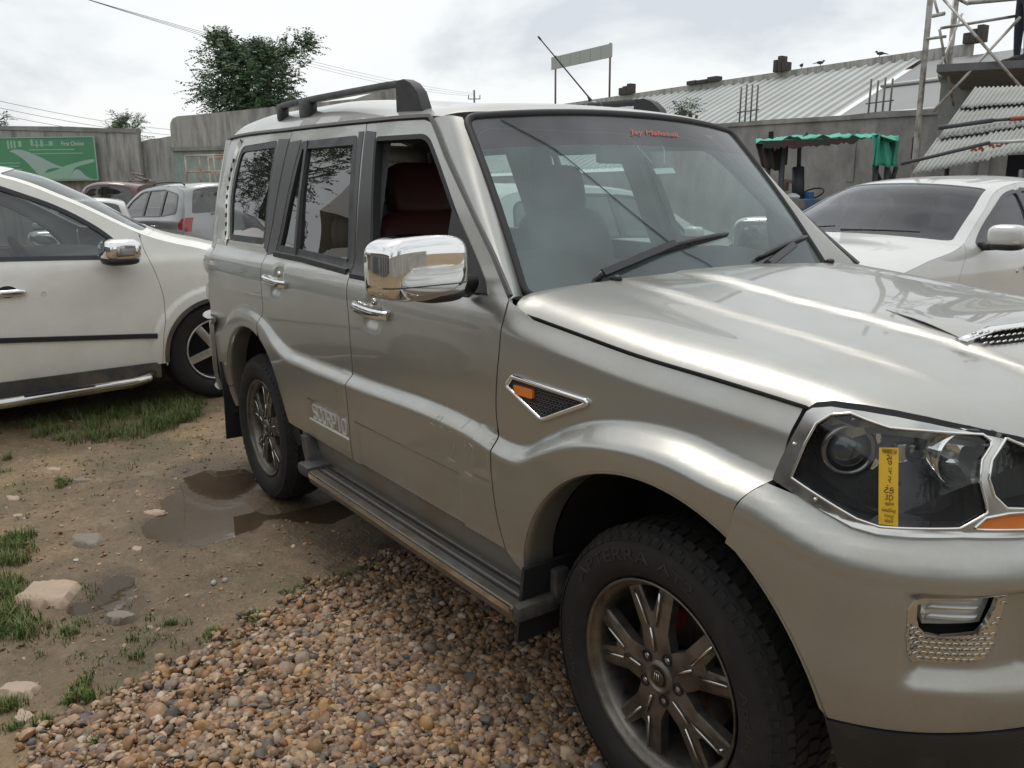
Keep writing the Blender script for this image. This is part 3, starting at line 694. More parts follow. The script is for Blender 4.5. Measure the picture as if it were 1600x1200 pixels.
# chrome bead around each window of the bezel
for hole in (main_h,aux_h,amb_h):
    for sg in (-1,1):
        P=HB(np.array([p[0] for p in dens(hole,.012)]),np.array([p[1] for p in dens(hole,.012)]))
        b=MB();b.tube([(p[0],p[1]*-sg,p[2]) for p in P]+[(P[0][0],P[0][1]*-sg,P[0][2])],.0028,6,False);b.build('bezel_bead',CHROME,hb[0 if sg<0 else 1],smooth=True)
HLB=M('lamp_housing',(.030,.031,.034),rough=.35,rv=.1)
def lampback(s,z):
    P=FS(-.075)(s,z);return P
panel('headlamp_housing',inset(main_h,-.015),lampback,HLB,hero,[],.015,0,True)
panel('headlamp_housing',inset(aux_h,-.01),FS(-.05),HLB,hero,[],.02,0,True)
wall=[main_h,aux_h]
for h,dp in ((main_h,-.075),(aux_h,-.05)):
    for sg in (-1,1):
        q=dens(inset(h,-.004),.012);A=FS(.002)(np.array([a[0] for a in q]),np.array([a[1] for a in q]));B_=FS(dp)(np.array([a[0] for a in q]),np.array([a[1] for a in q]));V=np.concatenate([A,B_]);n=len(A)
        if sg>0: V=V*np.array([1,-1,1])
        mesh('headlamp_housing',V,[(i,(i+1)%n,n+(i+1)%n,n+i) for i in range(n)],HLB,hero)
LAMPM=M('lamp_metal',(.30,.31,.32),rough=.18,metal=1.)
LENS=M('projector_lens',(.10,.11,.12),rough=.02,coat=1.,metal=.3)
def lampframe(px,depth,sg):
    s,z=front(px);P=FS(depth)(np.array([s]),np.array([z]))[0];n=FS(.01)(np.array([s]),np.array([z]))[0]-FS(0.)(np.array([s]),np.array([z]))[0];n/=np.linalg.norm(n);n=n*.75+np.array([.66,0,0]);n/=np.linalg.norm(n)
    if sg>0: P=P*np.array([1,-1,1]);n=n*np.array([1,-1,1])
    return Matrix.Translation(Vector(P))@Vector(n).to_track_quat('Y','Z').to_matrix().to_4x4()
for sg in (-1,1):
    Mx=lampframe((1316,712),-.045,sg)
    b=MB();b.lathe([(.046,-.03),(.050,.0),(.049,.008),(.043,.010),(.039,.002),(.036,-.02)],40,'y',Mx);b.build('projector_ring',LAMPM,hero,smooth=True)
    b=MB();b.lathe([(.037,-.01),(.033,.006),(.024,.015),(.011,.020),(.0005,.021)],32,'y',Mx);b.build('projector_lens',LENS,hero,smooth=True)
    for k in range(3):
        a=Mx@Matrix.Rotation(math.radians(150+k*55),4,'Y');b=MB();b.box((.056,.004,0),(.012,.006,.022),a,bev=.002);b.build('projector_clip',CHROME,hero,sharp=40)
    Mx=lampframe((1500,722),-.050,sg)
    b=MB();b.lathe([(.050,.035),(.046,.020),(.036,-.004),(.020,-.02),(.004,-.024)],36,'y',Mx);b.lathe([(.050,.036),(.053,.034),(.053,.0)],36,'y',Mx);b.build('reflector_bowl',CHROME,hero,smooth=True)
    b=MB();b.tube([(0,-.02,0),(0,.012,0)],.008,10,True,Mx);b.build('bulb',CLEAR,hero,smooth=True)
    Mx=lampframe((1418,722),-.060,sg)
    b=MB();b.box((0,0,0),(.036,.02,.036),Mx,bev=.004);b.build('reflector_cube',CHROME_D,hero,sharp=40)
    for z0 in (0,.028):
        for r in range(2):
            s,z=front((1265,705));q=[FS(-.05)(np.array([s-.012+k]),np.array([z+.02-z0-.006*r]))[0] for k in (0,.022,.044)]
            b=MB();b.tube([(p[0],p[1]*-sg,p[2]) for p in q],.0022,6);b.build('lamp_trim_bar',CHROME,hero,smooth=True)
# yellow sticker on the lens, over which the dark lettering runs down
st=fx([(1374,698),(1404,698),(1403,820),(1373,817)])
YEL=M('yellow_sticker',(.72,.44,.02),rough=.5,var=.06,vs=30.)
sk=panel('lens_sticker',st,FS(.0052),YEL,lens[0],[],.01,0)
INK=M('sticker_ink',(.03,.02,.012),rough=.7)
def sticker_text(s,px0,px1,py0,py1):
    a=front((px0,py1));b_=front((px1,py0));
    text_on('sticker_lettering',s,FS(.0056),a[0],a[1],b_[0]-a[0],b_[1]-a[1],INK,sk,0.,.0002)
for s,x0,x1,y0,y1 in (('9484800154',1378,1401,701,707),('\u0AB8\u0AC1',1384,1395,710,724),('\u0AAA',1387,1394,729,739),('\u0AB0',1387,1393,743,752),('\u0A9F\u0A82\u0A95',1381,1398,757,768),('3D',1383,1396,772,779),('\u0AB5\u0ACD\u0AB9\u0AC0\u0AB2',1382,1397,782,789),('\u0A8F\u0AB2\u0ABE\u0A88\u0AAE\u0AC7\u0AA8\u0ACD\u0A9F',1377,1400,793,799),('\u0AAA\u0AC7\u0AB2\u0ABE\u0AAA\u0AC1\u0AB0',1381,1397,802,807),('\u0A9A\u0ACB\u0A95\u0AA1\u0AC0',1382,1396,809,814)):
    sticker_text(s,x0,x1,y0,y1)
for px in ((1245,692),(1277,778)):
    s,z=front(px);P=FS(.011)(np.array([s]),np.array([z]))[0];b=MB();b.sphere(tuple(P),.004,10,6);b.build('bezel_screw',CHROME_D,hero,smooth=True)
# grille between the headlamps (beyond the frame)
panel('grille',[(.62,1.02),(SMAX,.985),(SMAX,.86),(.90,.86),(.70,.90)],FS(-.02),DARK,hero,[],.04,0,True)
for k in range(9):
    s=.70+.055*k
    for sg in (-1,1):
        q=FS(-.005)(np.array([s,s]),np.array([1.0-.02*(s-.7),.87 if s>.88 else .93]));b=MB();b.sweep([(p[0],p[1]*-sg,p[2]) for p in q],[(-.008,-.01),(.008,-.01),(.006,.008),(-.006,.008)],(1,0,0));b.build('grille_bar',CHROME,hero,sharp=40)
P=FS(.0)(np.linspace(.62,SMAX,20),np.linspace(1.035,1.0,20));
for sg in (-1,1):
    b=MB();b.tube([(p[0],p[1]*-sg,p[2]+.004) for p in P],.014,8);b.build('grille_trim',CHROME,hero,smooth=True)
# ---- wheels
def text_ring(s,r0,r1,a0,a1,yf,mat,parent,name,ext=.0015):
    V,F=text_geo(s,1.,.01);lo,hi=V.min(0),V.max(0);a=(V[:,0]-lo[0])/(hi[0]-lo[0]);h=(V[:,1]-lo[1])/(hi[1]-lo[1])
    ang=np.radians(a0+(a1-a0)*a);r=r0+(r1-r0)*h
    P=np.stack([r*np.cos(ang),yf(r)-ext*(V[:,2]>0),r*np.sin(ang)],-1);return mesh(name,P,F,mat,parent,False)
TP=[(.236,.02),(.237,-.082),(.240,-.093),(.250,-.104),(.272,-.1175),(.300,-.1195),(.322,-.115),(.334,-.108),(.3365,-.1085),(.339,-.104),(.350,-.092),(.355,-.08),(.3565,-.03),(.3565,.03),(.355,.08),(.345,.10),(.30,.118),(.25,.105),(.236,.09)]
def yface(r): return np.interp(r,[t[0] for t in TP[2:12]],[t[1] for t in TP[2:12]])
def make_wheel():
    w=empty('wheel',(0,0,0));t=MB();t.lathe(TP,96,'y');ty=t.build('tyre',TYRE,w,smooth=True)
    # tread: shoulder and centre blocks
    tb=MB();nb=64
    for i in range(nb):
        a=2*math.pi*i/nb
        for (y0,y1,ro,ri,da,sk) in ((-.112,-.066,.350,.345,.040,.01),(-.060,-.022,.361,.352,.036,.02),(-.018,.018,.361,.352,.038,-.02),(.022,.060,.361,.352,.036,.02),(.066,.108,.352,.345,.040,.01)):
            j=a+(.0 if y0<-.06 or abs(y0)<.02 else .045)
            V=[]
            for r,sh in ((ri,1.05),(ro+(.008 if abs(y0)>.1 and False else 0),.93)):
                for yy,aa in ((y0,-da),(y1,-da+sk),(y1,da+sk),(y0,da)):
                    rr=r
                    if yy<-.1: rr=r-.012 if r==ro else r-.012
                    elif yy<-.061: rr=.3625 if r==ro else .352
                    elif yy>.1: rr=r-.012
                    V.append((rr*math.cos(j+aa*sh),yy,rr*math.sin(j+aa*sh)))
            tb.add(V,[(3,2,1,0),(4,5,6,7),(0,1,5,4),(1,2,6,5),(2,3,7,6),(3,0,4,7)])
        # side biting edges
        j=a+.02
        if i%1==0:
            V=[]
            for r in (.336,.350):
                yy=float(yface(r))
                for dy in (0.002,-.003):
                    for aa in (-.02,.02): V.append((r*math.cos(j+aa),yy+dy,r*math.sin(j+aa)))
            tb.add(V,[(0,1,3,2),(4,6,7,5),(0,4,5,1),(2,3,7,6),(0,2,6,4),(1,5,7,3)])
    tb.build('tread_block',TYRE,ty)['kind']='stuff'
    r_=MB();r_.lathe([(.3355,float(yface(.3355))+.001),(.337,float(yface(.337))-.0022),(.3385,float(yface(.3385))+.001)],96,'y');r_.build('sidewall_line',TYRE,ty,smooth=True)
    TL=M('tyre_lettering',(.030,.027,.024),rough=.6)
    text_ring('APTERRA',.287,.317,146,92,yface,TL,ty,'tyre_lettering',.0022)
    text_ring('AT2',.290,.312,87,66,yface,TL,ty,'tyre_lettering',.0022)
    text_ring('Apollo',.272,.300,205,178,yface,TL,ty,'tyre_lettering',.0012)
    text_ring('Apollo',.272,.300,24,-4,yface,TL,ty,'tyre_lettering',.0012)
    b=MB();b.lathe([(.232,-.098),(.238,-.104),(.240,-.098),(.236,-.088),(.224,-.084),(.217,-.074),(.212,-.03),(.205,.09)],80,'y');rim=b.build('rim',ALLOY,w,smooth=True)
    # five Y-shaped spokes
    for k in range(5):
        A=Matrix.Rotation(math.radians(-(72*k+33)),4,'Y')
        def yy(r): return -.070-.010*math.cos((r-.04)/.18*1.6)
        b=MB()
        def bar(p,q,w0,w1,d=.030):
            (r0,t0),(r1,t1)=p,q;n=5;P=[];
            V=[];F=[]
            for i in range(n+1):
                u=i/n;r=r0+(r1-r0)*u;tt=t0+(t1-t0)*u;w_=w0+(w1-w0)*u;y=yy(r)
                dx,dt=(r1-r0),(t1-t0);l=math.hypot(dx,dt);nx,nt_=-dt/l,dx/l
                for (s_,dy) in ((-1,d),(-1,.004),(-.72,0),(.72,0),(1,.004),(1,d)):
                    V.append((r+nx*s_*w_,y+dy,tt+nt_*s_*w_))
            for i in range(n):
                for j in range(6): F.append((i*6+j,i*6+(j+1)%6,(i+1)*6+(j+1)%6,(i+1)*6+j))
            F.append(tuple(range(6))[::-1]);F.append(tuple(n*6+j for j in range(6)));b.add(V,F,A)
        bar((.035,0),(.155,0),.046,.041)
        bar((.118,.018),(.226,.062),.0270,.0215);bar((.118,-.018),(.226,-.062),.0270,.0215)
        pass
        sp=b.build('spoke',ALLOY,rim,sharp=30)
        b=MB();b.tube([(.060,-.085,.001),(.118,-.082,.003)],.0035,6,True,A);b.tube([(.122,-.0815,.014),(.205,-.078,.043)],.0032,6,True,A);b.tube([(.122,-.0815,-.014),(.205,-.078,-.043)],.0032,6,True,A);b.build('spoke_ridge',CHROME_D,sp,smooth=True)
        A2=Matrix.Rotation(math.radians(-(72*k+33+36)),4,'Y')
        b=MB();b.lathe([(.014,-.072),(.0145,-.0835),(.0115,-.0835),(.011,-.064),(.0,-.064)],16,'y',A2@Matrix.Translation((.057,0,0)));b.build('lug_well',DARK,rim,smooth=True)
        b=MB();b.lathe([(.009,-.062),(.009,-.078),(.006,-.082),(.0,-.0825)],6,'y',A2@Matrix.Translation((.057,0,0)));b.build('lug_nut',CHROME_D,rim)
    b=MB();b.lathe([(.072,-.05),(.070,-.074),(.040,-.080),(.038,-.088),(.034,-.0905),(.030,-.090),(.029,-.087),(.0,-.088)],40,'y');b.build('hub',ALLOY,rim,smooth=True)
    b=MB();b.lathe([(.020,-.088),(.020,-.0905),(.016,-.0912),(.0,-.0912)],30,'y');cp=b.build('centre_cap',M('cap_dark',(.10,.08,.06),rough=.35,metal=.6),rim,smooth=True)
    b=MB()
    for sx in (-.006,0,.006): b.tube([(sx*.4,-.0922,-.013),(sx*1.2,-.0924,0.),(sx*.9,-.0922,.013)],.0013,5)
    b.build('cap_emblem',CHROME_D,cp,smooth=True)
    b=MB();b.lathe([(.05,.0),(.155,.0),(.158,.004),(.158,.024),(.155,.028),(.05,.028)],56,'y');b.build('brake_disc',M('disc_steel',(.20,.19,.18),rough=.4,metal=.9,alt=(.10,.06,.04),alts=12.),w,smooth=False)
    b=MB();b.lathe([(.205,.085),(.05,.085)],40,'y');b.build('back_plate',DARK,w)
    b=MB();b.sweep([(.135*math.cos(math.radians(a)),-.018,.135*math.sin(math.radians(a))) for a in range(88,132,10)],[(-.022,-.02),(.022,-.02),(.022,.02),(-.022,.02)],(0,1,0));b.build('brake_caliper',RED,w,sharp=40)
    b=MB();b.tube([(.19,-.055,-.09),(.185,-.08,-.085)],.0035,8);b.build('valve_stem',CHROME_D,rim,smooth=True)
    return w
W0=make_wheel();W0.parent=hero;W0.location=(2.68,-.725,.357)
for x,y,rz,ry in ((0,-.722,0,math.radians(20)),(2.68,.725,math.pi,.5),(0,.722,math.pi,1.2)):
    c=copy_tree(W0,hero);c.location=(x,y,.357);c.rotation_euler=(0,ry if rz==0 else ry,rz)
# ---- glass, black window trim, quarter louvre
SB=side_s(.002)
panel('pillar_trim',[(.964,1.700),(1.055,1.690),(1.222,1.176),(1.098,1.180)],SB,BLACKG,hero,[],.03,.003,True,.0015)
panel('pillar_trim',[(.905,1.700),(.950,1.698),(1.086,1.186),(1.056,1.196)],SB,BLACKG,hero,[],.03,.003,True,.001)
panel('pillar_trim',[(.19,1.700),(.330,1.702),(.266,1.220),(.172,1.204)],SB,BLACKG,hero,[],.03,.003,True,.0015)
panel('pillar_trim',[(.036,1.722),(.178,1.715),(.158,1.214),(.100,1.236)],SB,BLACKG,hero,[],.03,.003,True,.0015)
def frame_ring(outl,w,name,mat,off=.003,th=.012,both=True):
    return panel(name,inset(outl,-.004),side_s(off),mat,hero,[inset(outl,w)],.02,th,both)
frame_ring(RW,.030,'window_frame',BLACK,.001);frame_ring(QW,.030,'window_frame',BLACK,-.002,.015)
frame_ring(FW,.012,'window_seal',RUBBER,.001,.03)
for sg,gm_ in ((-1,GLASS_D),(1,GLASS_F)):
    panel('rear_door_glass',inset(RW,.012),side_s(-.010,sg),gm_,hero,[],.04,0,False,0.,1. if sg<0 else -1.)
    panel('quarter_glass',inset(QW,.012),side_s(-.008,sg),gm_,hero,[],.04,0,False,0.,1. if sg<0 else -1.)
panel('front_door_glass',inset(FW,.004),side_s(-.012,1),GLASS_F,hero,[],.04,0,False,0.,-1.)
for sg in (-1,1):
    q=[(.395,1.690),(.44,1.46),(.500,1.216)];b=MB();b.sweep([(x,sg*(float(S(x,z))-.002),z) for x,z in q],[(-.016,-.012),(.016,-.012),(.014,.006),(-.014,.006)],(0,sg,0));b.build('window_divider',BLACK,hero,sharp=40)
    q=[(.26,1.214),(.60,1.208),(1.06,1.190)];b=MB();b.sweep([(x,sg*(float(S(x,z))+.001),z) for x,z in q],[(-.014,-.01),(.014,-.01),(.010,.008),(-.010,.008)],(0,sg,0));b.build('belt_moulding',BLACK,hero,sharp=40)
    q=[(1.10,1.180),(1.5,1.176),(1.90,1.184)];b=MB();b.sweep([(x,sg*(float(S(x,z))+.001),z) for x,z in q],[(-.010,-.01),(.010,-.01),(.008,.006),(-.008,.006)],(0,sg,0));b.build('belt_moulding',BLACK,hero,sharp=40)
    # chrome louvre behind the quarter window
    for k in range(9):
        z=1.275+.046*k;x=float(np.interp(z,[1.25,1.35,1.5,1.62,1.70],[-.525,-.557,-.592,-.590,-.570]));yv=float(S(x,z))
        b=MB();b.sphere((x,sg*(yv+.005),z),(.009,.004,.015),12,8);b.build('louvre_slot',DARK,hero,smooth=True)
    q=[(x-.012,z) for x,z in ((-.478,1.232),(-.515,1.26),(-.545,1.35),(-.580,1.50),(-.578,1.62),(-.555,1.70),(-.52,1.735))]
    b=MB();b.sweep([(x,sg*(float(S(x,z))+.001),z) for x,z in cr(q,4)],[(-.024,-.004),(.024,-.004),(.020,.004),(-.020,.004)],(0,sg,0));b.build('louvre_strip',CHROME_D,hero,sharp=50)
# inner sail panel and mirror
for sg in (-1,1):
    def sail(x,z,sg=sg): return np.stack([x,sg*(S(x,z)+.004),z],-1)
    panel('mirror_sail',[(1.700,1.430),(1.985,1.193),(1.70,1.187)],sail,BLACK,hero,[],.03,.02,False,0.,1. if sg<0 else -1.)
    mr=empty('wing_mirror',(1.960,sg*1.022,1.274) if sg<0 else (1.60,.885,1.275));mr.parent=hero;mr.rotation_euler=(0,0,math.radians(8) if sg<0 else math.radians(-78))
    b=MB();b.sphere((0,0,0),(.076,.138,.083),44,26,.42)
    for v in b.V:
        if v.x<-.02: v.x=-.02+(v.x+.02)*.75
        v.z+=.006*(1-(v.y/.14)**2)*(1 if v.z>0 else 0)
        v.z*= (1.-.06*max(0,sg*v.y/.138))          # slimmer outboard end
    cv=b.build('mirror_cover',CHROME,mr,smooth=True)
    b=MB();P=[]
    for k in range(33):
        a=-1.35+2.7*k/32;P.append((.0765*abs(math.cos(a))**.42*1.003,.1385*math.copysign(abs(math.sin(a))**.42,math.sin(a)),-.040))
    b.tube(P,.0014,5);b.build('cover_seam',BLACK,mr,smooth=True)
    b=MB();b.sphere((.004,-sg*.060,-.058),(.064,.075,.036),28,14,.6);b.build('mirror_base',BLACK,mr,smooth=True)
    b=MB();b.tube([(-.005,-sg*.09,-.050),(-.010,-sg*.14,-.055),(-.02,-sg*(.205 if sg<0 else .16),-.062)],[.045,.040,.036],16,True,None,.7);b.build('mirror_arm',BLACK,mr,smooth=True)
    b=MB();b.box((-.052,0,.0),(.02,.19,.11),bev=.004);b.build('mirror_glass',M('mirror_silver',(.9,.9,.9),rough=.02,metal=1.),mr)
# handles
for sg in (-1,1):
    for a,z in ((1.335,1.080),(.40,1.106)):
        y=float(S(a+.12,z))+.012
        b=MB();P=[(a-.13,sg*(y-.004),z+.006),(a-.10,sg*(y+.010),z+.004),(a-.03,sg*(y+.018),z+.001),(a+.05,sg*(y+.018),z-.002),(a+.10,sg*(y+.010),z-.004),(a+.125,sg*(y-.004),z-.006)]
        b.sweep([tuple(p) for p in cr(P,3)],[(-.016,-.006),(-.011,-.010),(.011,-.010),(.016,-.006),(.016,.004),(.010,.008),(-.010,.008),(-.016,.004)],(0,sg,0));h=b.build('door_handle',CHROME,hero,sharp=60)
        b=MB();P2=[(p[0],p[1]+sg*.0085,p[2]) for p in P[1:-1]];b.sweep(P2,[(-.002,-.001),(.002,-.001),(.002,.001),(-.002,.001)],(0,sg,0));b.build('handle_groove',BLACK,h)
        b=MB();b.lathe([(.012,-.01),(.012,.002),(.009,.004),(0,.004)],18,'y',Matrix.Translation((a-.02,sg*(float(S(a-.02,z+.028))+.004),z+.028))@Matrix.Rotation(math.pi if sg<0 else 0,4,'Z'));b.build('lock_barrel',CHROME_D,h,smooth=True)
# side vent with indicator
VT=[side(q) for q in ((793,602),(803,588),(918,626),(919,631),(849,656))]
for sg in (-1,1):
    f=side_s(.004,sg)
    pts=dens(rnd(VT,[.012,.008,.006,.006,.012]),.01);P=[tuple(f(np.array(a),np.array(b_))) for a,b_ in pts]
    b=MB();b.sweep(P,[(-.006,-.006),(.006,-.006),(.0065,.003),(.003,.007),(-.003,.007),(-.0065,.003)],(0,sg,0),True);vf=b.build('vent_frame',CHROME,hero,smooth=True)
    panel('vent_insert',inset(VT,.003),side_s(.001,sg),BLACK,hero,[],.02,0,False,0.,1. if sg<0 else -1.)
    c=[]
    for i in range(26):
        for j in range(9): c.append((2.15+.0135*i+(.00675 if j%2 else 0),.905+.0115*j))
    c=np.array(c);k=inside(inset(VT,.011),c);b=MB()
    lampbox=[side(q) for q in ((806,600),(836,608),(836,623),(808,615))]
    k&=~inside(inset(lampbox,-.008),c)
    for x,z in c[k]:
        P=[tuple(side_s(.003,sg)(np.array(x+.0075*math.cos(a)),np.array(z+.0045*math.sin(a)))) for a in np.linspace(0,2*math.pi,7)]
        b.tube(P,.0012,4,False)
    b.build('vent_mesh',M('vent_mesh_grey',(.10,.10,.10),rough=.4),vf,smooth=True)['kind']='stuff'
    panel('side_indicator',rnd(lampbox,.007),side_s(.009,sg),AMBER,hero,[],.006,.012,False,0.,1. if sg<0 else -1.)
# name letters on the rear door
EM=M('emblem_silver',(.70,.70,.67),rough=.35,metal=.35)
GL={'S':[[(1,.86),(.86,1),(.14,1),(0,.86),(0,.60),(.14,.5),(.86,.46),(1,.36),(1,.14),(.86,0),(.14,0),(0,.14)]],'C':[[(1,.72),(1,.86),(.86,1),(.14,1),(0,.86),(0,.14),(.14,0),(.86,0),(1,.14),(1,.28)]],'O':[[(0,.14),(0,.86),(.14,1),(.86,1),(1,.86),(1,.14),(.86,0),(.14,0),(0,.14)]],'R':[[(0,-.04),(0,1),(.86,1),(1,.86),(1,.58),(.86,.46),(.1,.46)],[(.5,.46),(1,-.04)]],'P':[[(0,-.04),(0,1),(.86,1),(1,.86),(1,.52),(.86,.40),(.1,.40)]],'I':[[(.5,0),(.5,1.04)]]}
for k,ch in enumerate('SCORPIO'):
    u0=.822+.0465*k;b=MB()
    for st_ in GL[ch]:
        P=[(u0+.034*px_,-(float(S(u0+.034*px_,.596+.056*pz_))+.002),.596+.056*pz_) for px_,pz_ in st_]
        b.sweep(P,[(-.0030,-.003),(.0030,-.003),(.0026,.005),(-.0026,.005)],(0,-1,0))
    b.build('name_letter',EM,hero,sharp=50)
# light scratches on the lower front door
SCR=M('scratch_pale',(.50,.48,.43),rough=.7)
r_=np.random.default_rng(12)
for k in range(16):
    x=r_.uniform(1.78,2.03);z=r_.uniform(.66,.80);a=r_.uniform(-.5,1.4);ln=r_.uniform(.012,.045);P=[(x+ln*t*math.cos(a),-(float(S(x+ln*t*math.cos(a),z+ln*t*math.sin(a)))+.0003),z+ln*t*math.sin(a)+.004*t*t) for t in (0,.5,1)];b=MB();b.tube(P,.0006,4);b.build('scratch',SCR,hero)
# ---- roof rails, antenna
for sg in (-1,1):
    y=sg*.585
    def rz(x): return float(roofs(np.array([x]),np.array([sg*.585/float(RY(x))]))[0][2])
    b=MB();P=[(1.125,y,1.852),(1.0,y,1.858),(.7,y,1.866),(.35,y,1.874),(.0,y,1.880),(-.13,y,1.876)]
    b.sweep(P,[(-.015,-.013),(.015,-.013),(.018,.0),(.012,.013),(-.012,.013),(-.018,.0)],(0,0,1));rl=b.build('roof_rail',BLACK,hero,sharp=50)
    z0=rz(1.2)-.01
    b=MB();b.prism([(1.095,y-.020,z0),(1.095,y-.020,1.838),(1.10,y-.020,1.862),(1.155,y-.020,1.864),(1.205,y-.020,1.846),(1.250,y-.020,1.812),(1.285,y-.020,z0)],(0,.040,0));b.build('rail_foot',BLACK,rl,sharp=35)
    for x,wd in ((.22,.13),(-.09,.07)):
        b=MB();b.box((x,y,(rz(x)-.02+1.885)/2),(wd,.044,max(.03,1.905-rz(x))),bev=.018);b.build('rail_foot',BLACK,rl,sharp=35)
ab=at=None
ab=(1.33,.13,float(roofs(np.array([1.33]),np.array([.2]))[0][2]))
b=MB();b.sphere((ab[0]+.0,ab[1],ab[2]+.004),(.045,.028,.028),16,10);an=b.build('antenna_base',BLACK,hero,smooth=True)
tip=on_x((841,57),1.02);b=MB();b.tube([(ab[0]-.01,ab[1],ab[2]+.022),(ab[0]*.9+tip[0]*.1,ab[1]*.9+tip[1]*.1,(ab[2]+.022)*.9+tip[2]*.1),tuple(tip*.96+np.array(ab)*.04),tuple(tip*.955+np.array(ab)*.045),tuple(tip)],[.010,.0032,.0022,.004,.004],8);b.build('antenna_whip',BLACK,an,smooth=True)
# ---- wipers
def on_ws(px,off): 
    a,b_=pxws(px);return tuple(ws(np.array(a),np.array(b_),off))
def wiper(base,elbow,joint,t0,t1):
    w=empty('wiper');w.parent=hero
    B=on_z(base,1.172);E=np.array(on_ws(elbow,.030));J=np.array(on_ws(joint,.028))
    b=MB();b.tube([tuple(B),tuple(B*.6+E*.4+np.array([0,0,.008])),tuple(E)],[.013,.011,.010],10);b.sphere(tuple(B),(.018,.018,.012),12,8);b.build('wiper_pivot',BLACK,w,smooth=True)
    b=MB();b.sweep([tuple(E),tuple(E*.5+J*.5),tuple(J)],[(-.014,-.005),(.014,-.005),(.011,.005),(-.011,.005)],nrm);b.build('wiper_arm',M('wiper_metal',(.05,.05,.052),rough=.35,metal=.4),w,sharp=50)
    b=MB()
    A=np.array(on_ws(t0,.016));Z=np.array(on_ws(t1,.012));mid=J*.0+(A+Z)/2+np.array([.012,0,.012])
    b.tube([tuple(p) for p in cr([tuple(A),tuple(mid),tuple(Z)],5)],[.005]+[.0085]*9+[.005],8);b.build('wiper_blade_bridge',BLACK,w,smooth=True)
    A2=np.array(on_ws(t0,.006));Z2=np.array(on_ws(t1,.006));b=MB();b.tube([tuple(A2),tuple((A2+Z2)/2),tuple(Z2)],.0075,6);b.build('wiper_rubber',RUBBER,w,smooth=True)
    for k in (.18,.38,.62,.82):
        p=A2*(1-k)+Z2*k;q=p+np.array([.011,0,.010]);b=MB();b.tube([tuple(p),tuple(q)],.005,6);b.build('wiper_yoke',BLACK,w,smooth=True)
wiper((921,458),(935,436),(1048,387),(966,416),(1134,368))
wiper((1181,430),(1192,419),(1232,389),(1180,407),(1258,373))
# ---- rear end
def tailq(y,z): return np.stack([-.88+.06*sm(1.2,1.75,z)-.035*(1-np.abs(y/.75)**4),y,z],-1)
panel('tailgate',rnd([(-.70,.62),(.70,.62),(.70,1.22),(.60,1.76),(-.60,1.76),(-.70,1.22)],.05),tailq,PAINT,hero,[rnd([(-.56,1.25),(.56,1.25),(.50,1.66),(-.50,1.66)],.05)],.05,.03,False,0,-1.)
panel('tailgate_glass',rnd([(-.57,1.24),(.57,1.24),(.51,1.67),(-.51,1.67)],.05),lambda y,z:tailq(y,z)+np.array([.01,0,0]),GLASS_D,hero,[],.08,0,False,0,-1.)
for sg in (-1,1):
    # corner between side and tailgate
    V=[];F=[];zz=np.linspace(.62,1.765,24)
    for i,z in enumerate(zz):
        x0=float(np.interp(z,[.62,.80,.86,.95,1.15,1.235,1.35,1.59,1.77],[-.63,-.70,-.69,-.69,-.70,-.735,-.755,-.745,-.75]));y0=float(S(x0,z));yw=.70-.10*max(0,(z-1.22)/.54)
        q=tailq(np.array(yw),np.array(z))
        for k in range(9):
            t=k/8;V.append(((x0*(1-t)+q[0]*t)-.03*math.sin(math.pi*t)*.9,sg*((y0*(1-t)+yw*t)+.022*math.sin(math.pi*t)),z))
    for i in range(23):
        for k in range(8): F.append((i*9+k,i*9+k+1,(i+1)*9+k+1,(i+1)*9+k))
    if sg<0: F=[f[::-1] for f in F]
    mesh('rear_corner',V,F,PAINT,hero)
    # bulged tail lamp pods
    for z,rz_ in ((1.115,.082),(.955,.080)):
        b=MB();b.sphere((-.765,sg*.765,z),(.085,.062,rz_),26,16,.9);b.build('tail_lamp',CLEAR,hero,smooth=True)
    b=MB();b.sweep([(-.705,sg*(.832),.86+.02),(-.735,sg*.80,1.0),(-.74,sg*.80,1.18)],[(-.002,-.002),(.002,-.002),(.002,.002),(-.002,.002)],(0,1,0));b.build('lamp_gap',DARK,hero)
def rbump(s,z):
    th=np.clip(s,0,1)*math.pi/2
    x=-.55-.40*np.sin(th)**.8-.0*z;y=-(.865-.03*0)*np.clip(np.cos(th),0,1)**.45
    k=.02*sm(.80,.84,z)+.03*sm(.55,.42,z)
    return np.stack([x+k,y+k*.6,z],-1)
panel('rear_bumper',[(0,.46),(0,.835),(1,.835),(1,.46)],rbump,PAINT,hero,[],.03,.02,True,0,1.)
panel('rear_bumper_step',[(0,.825),(0,.842),(1,.842),(1,.825)],lambda s,z:rbump(s,z)+np.array([-.006,-.004,0]),PAINT,hero,[],.02,.04,True,0,1.)
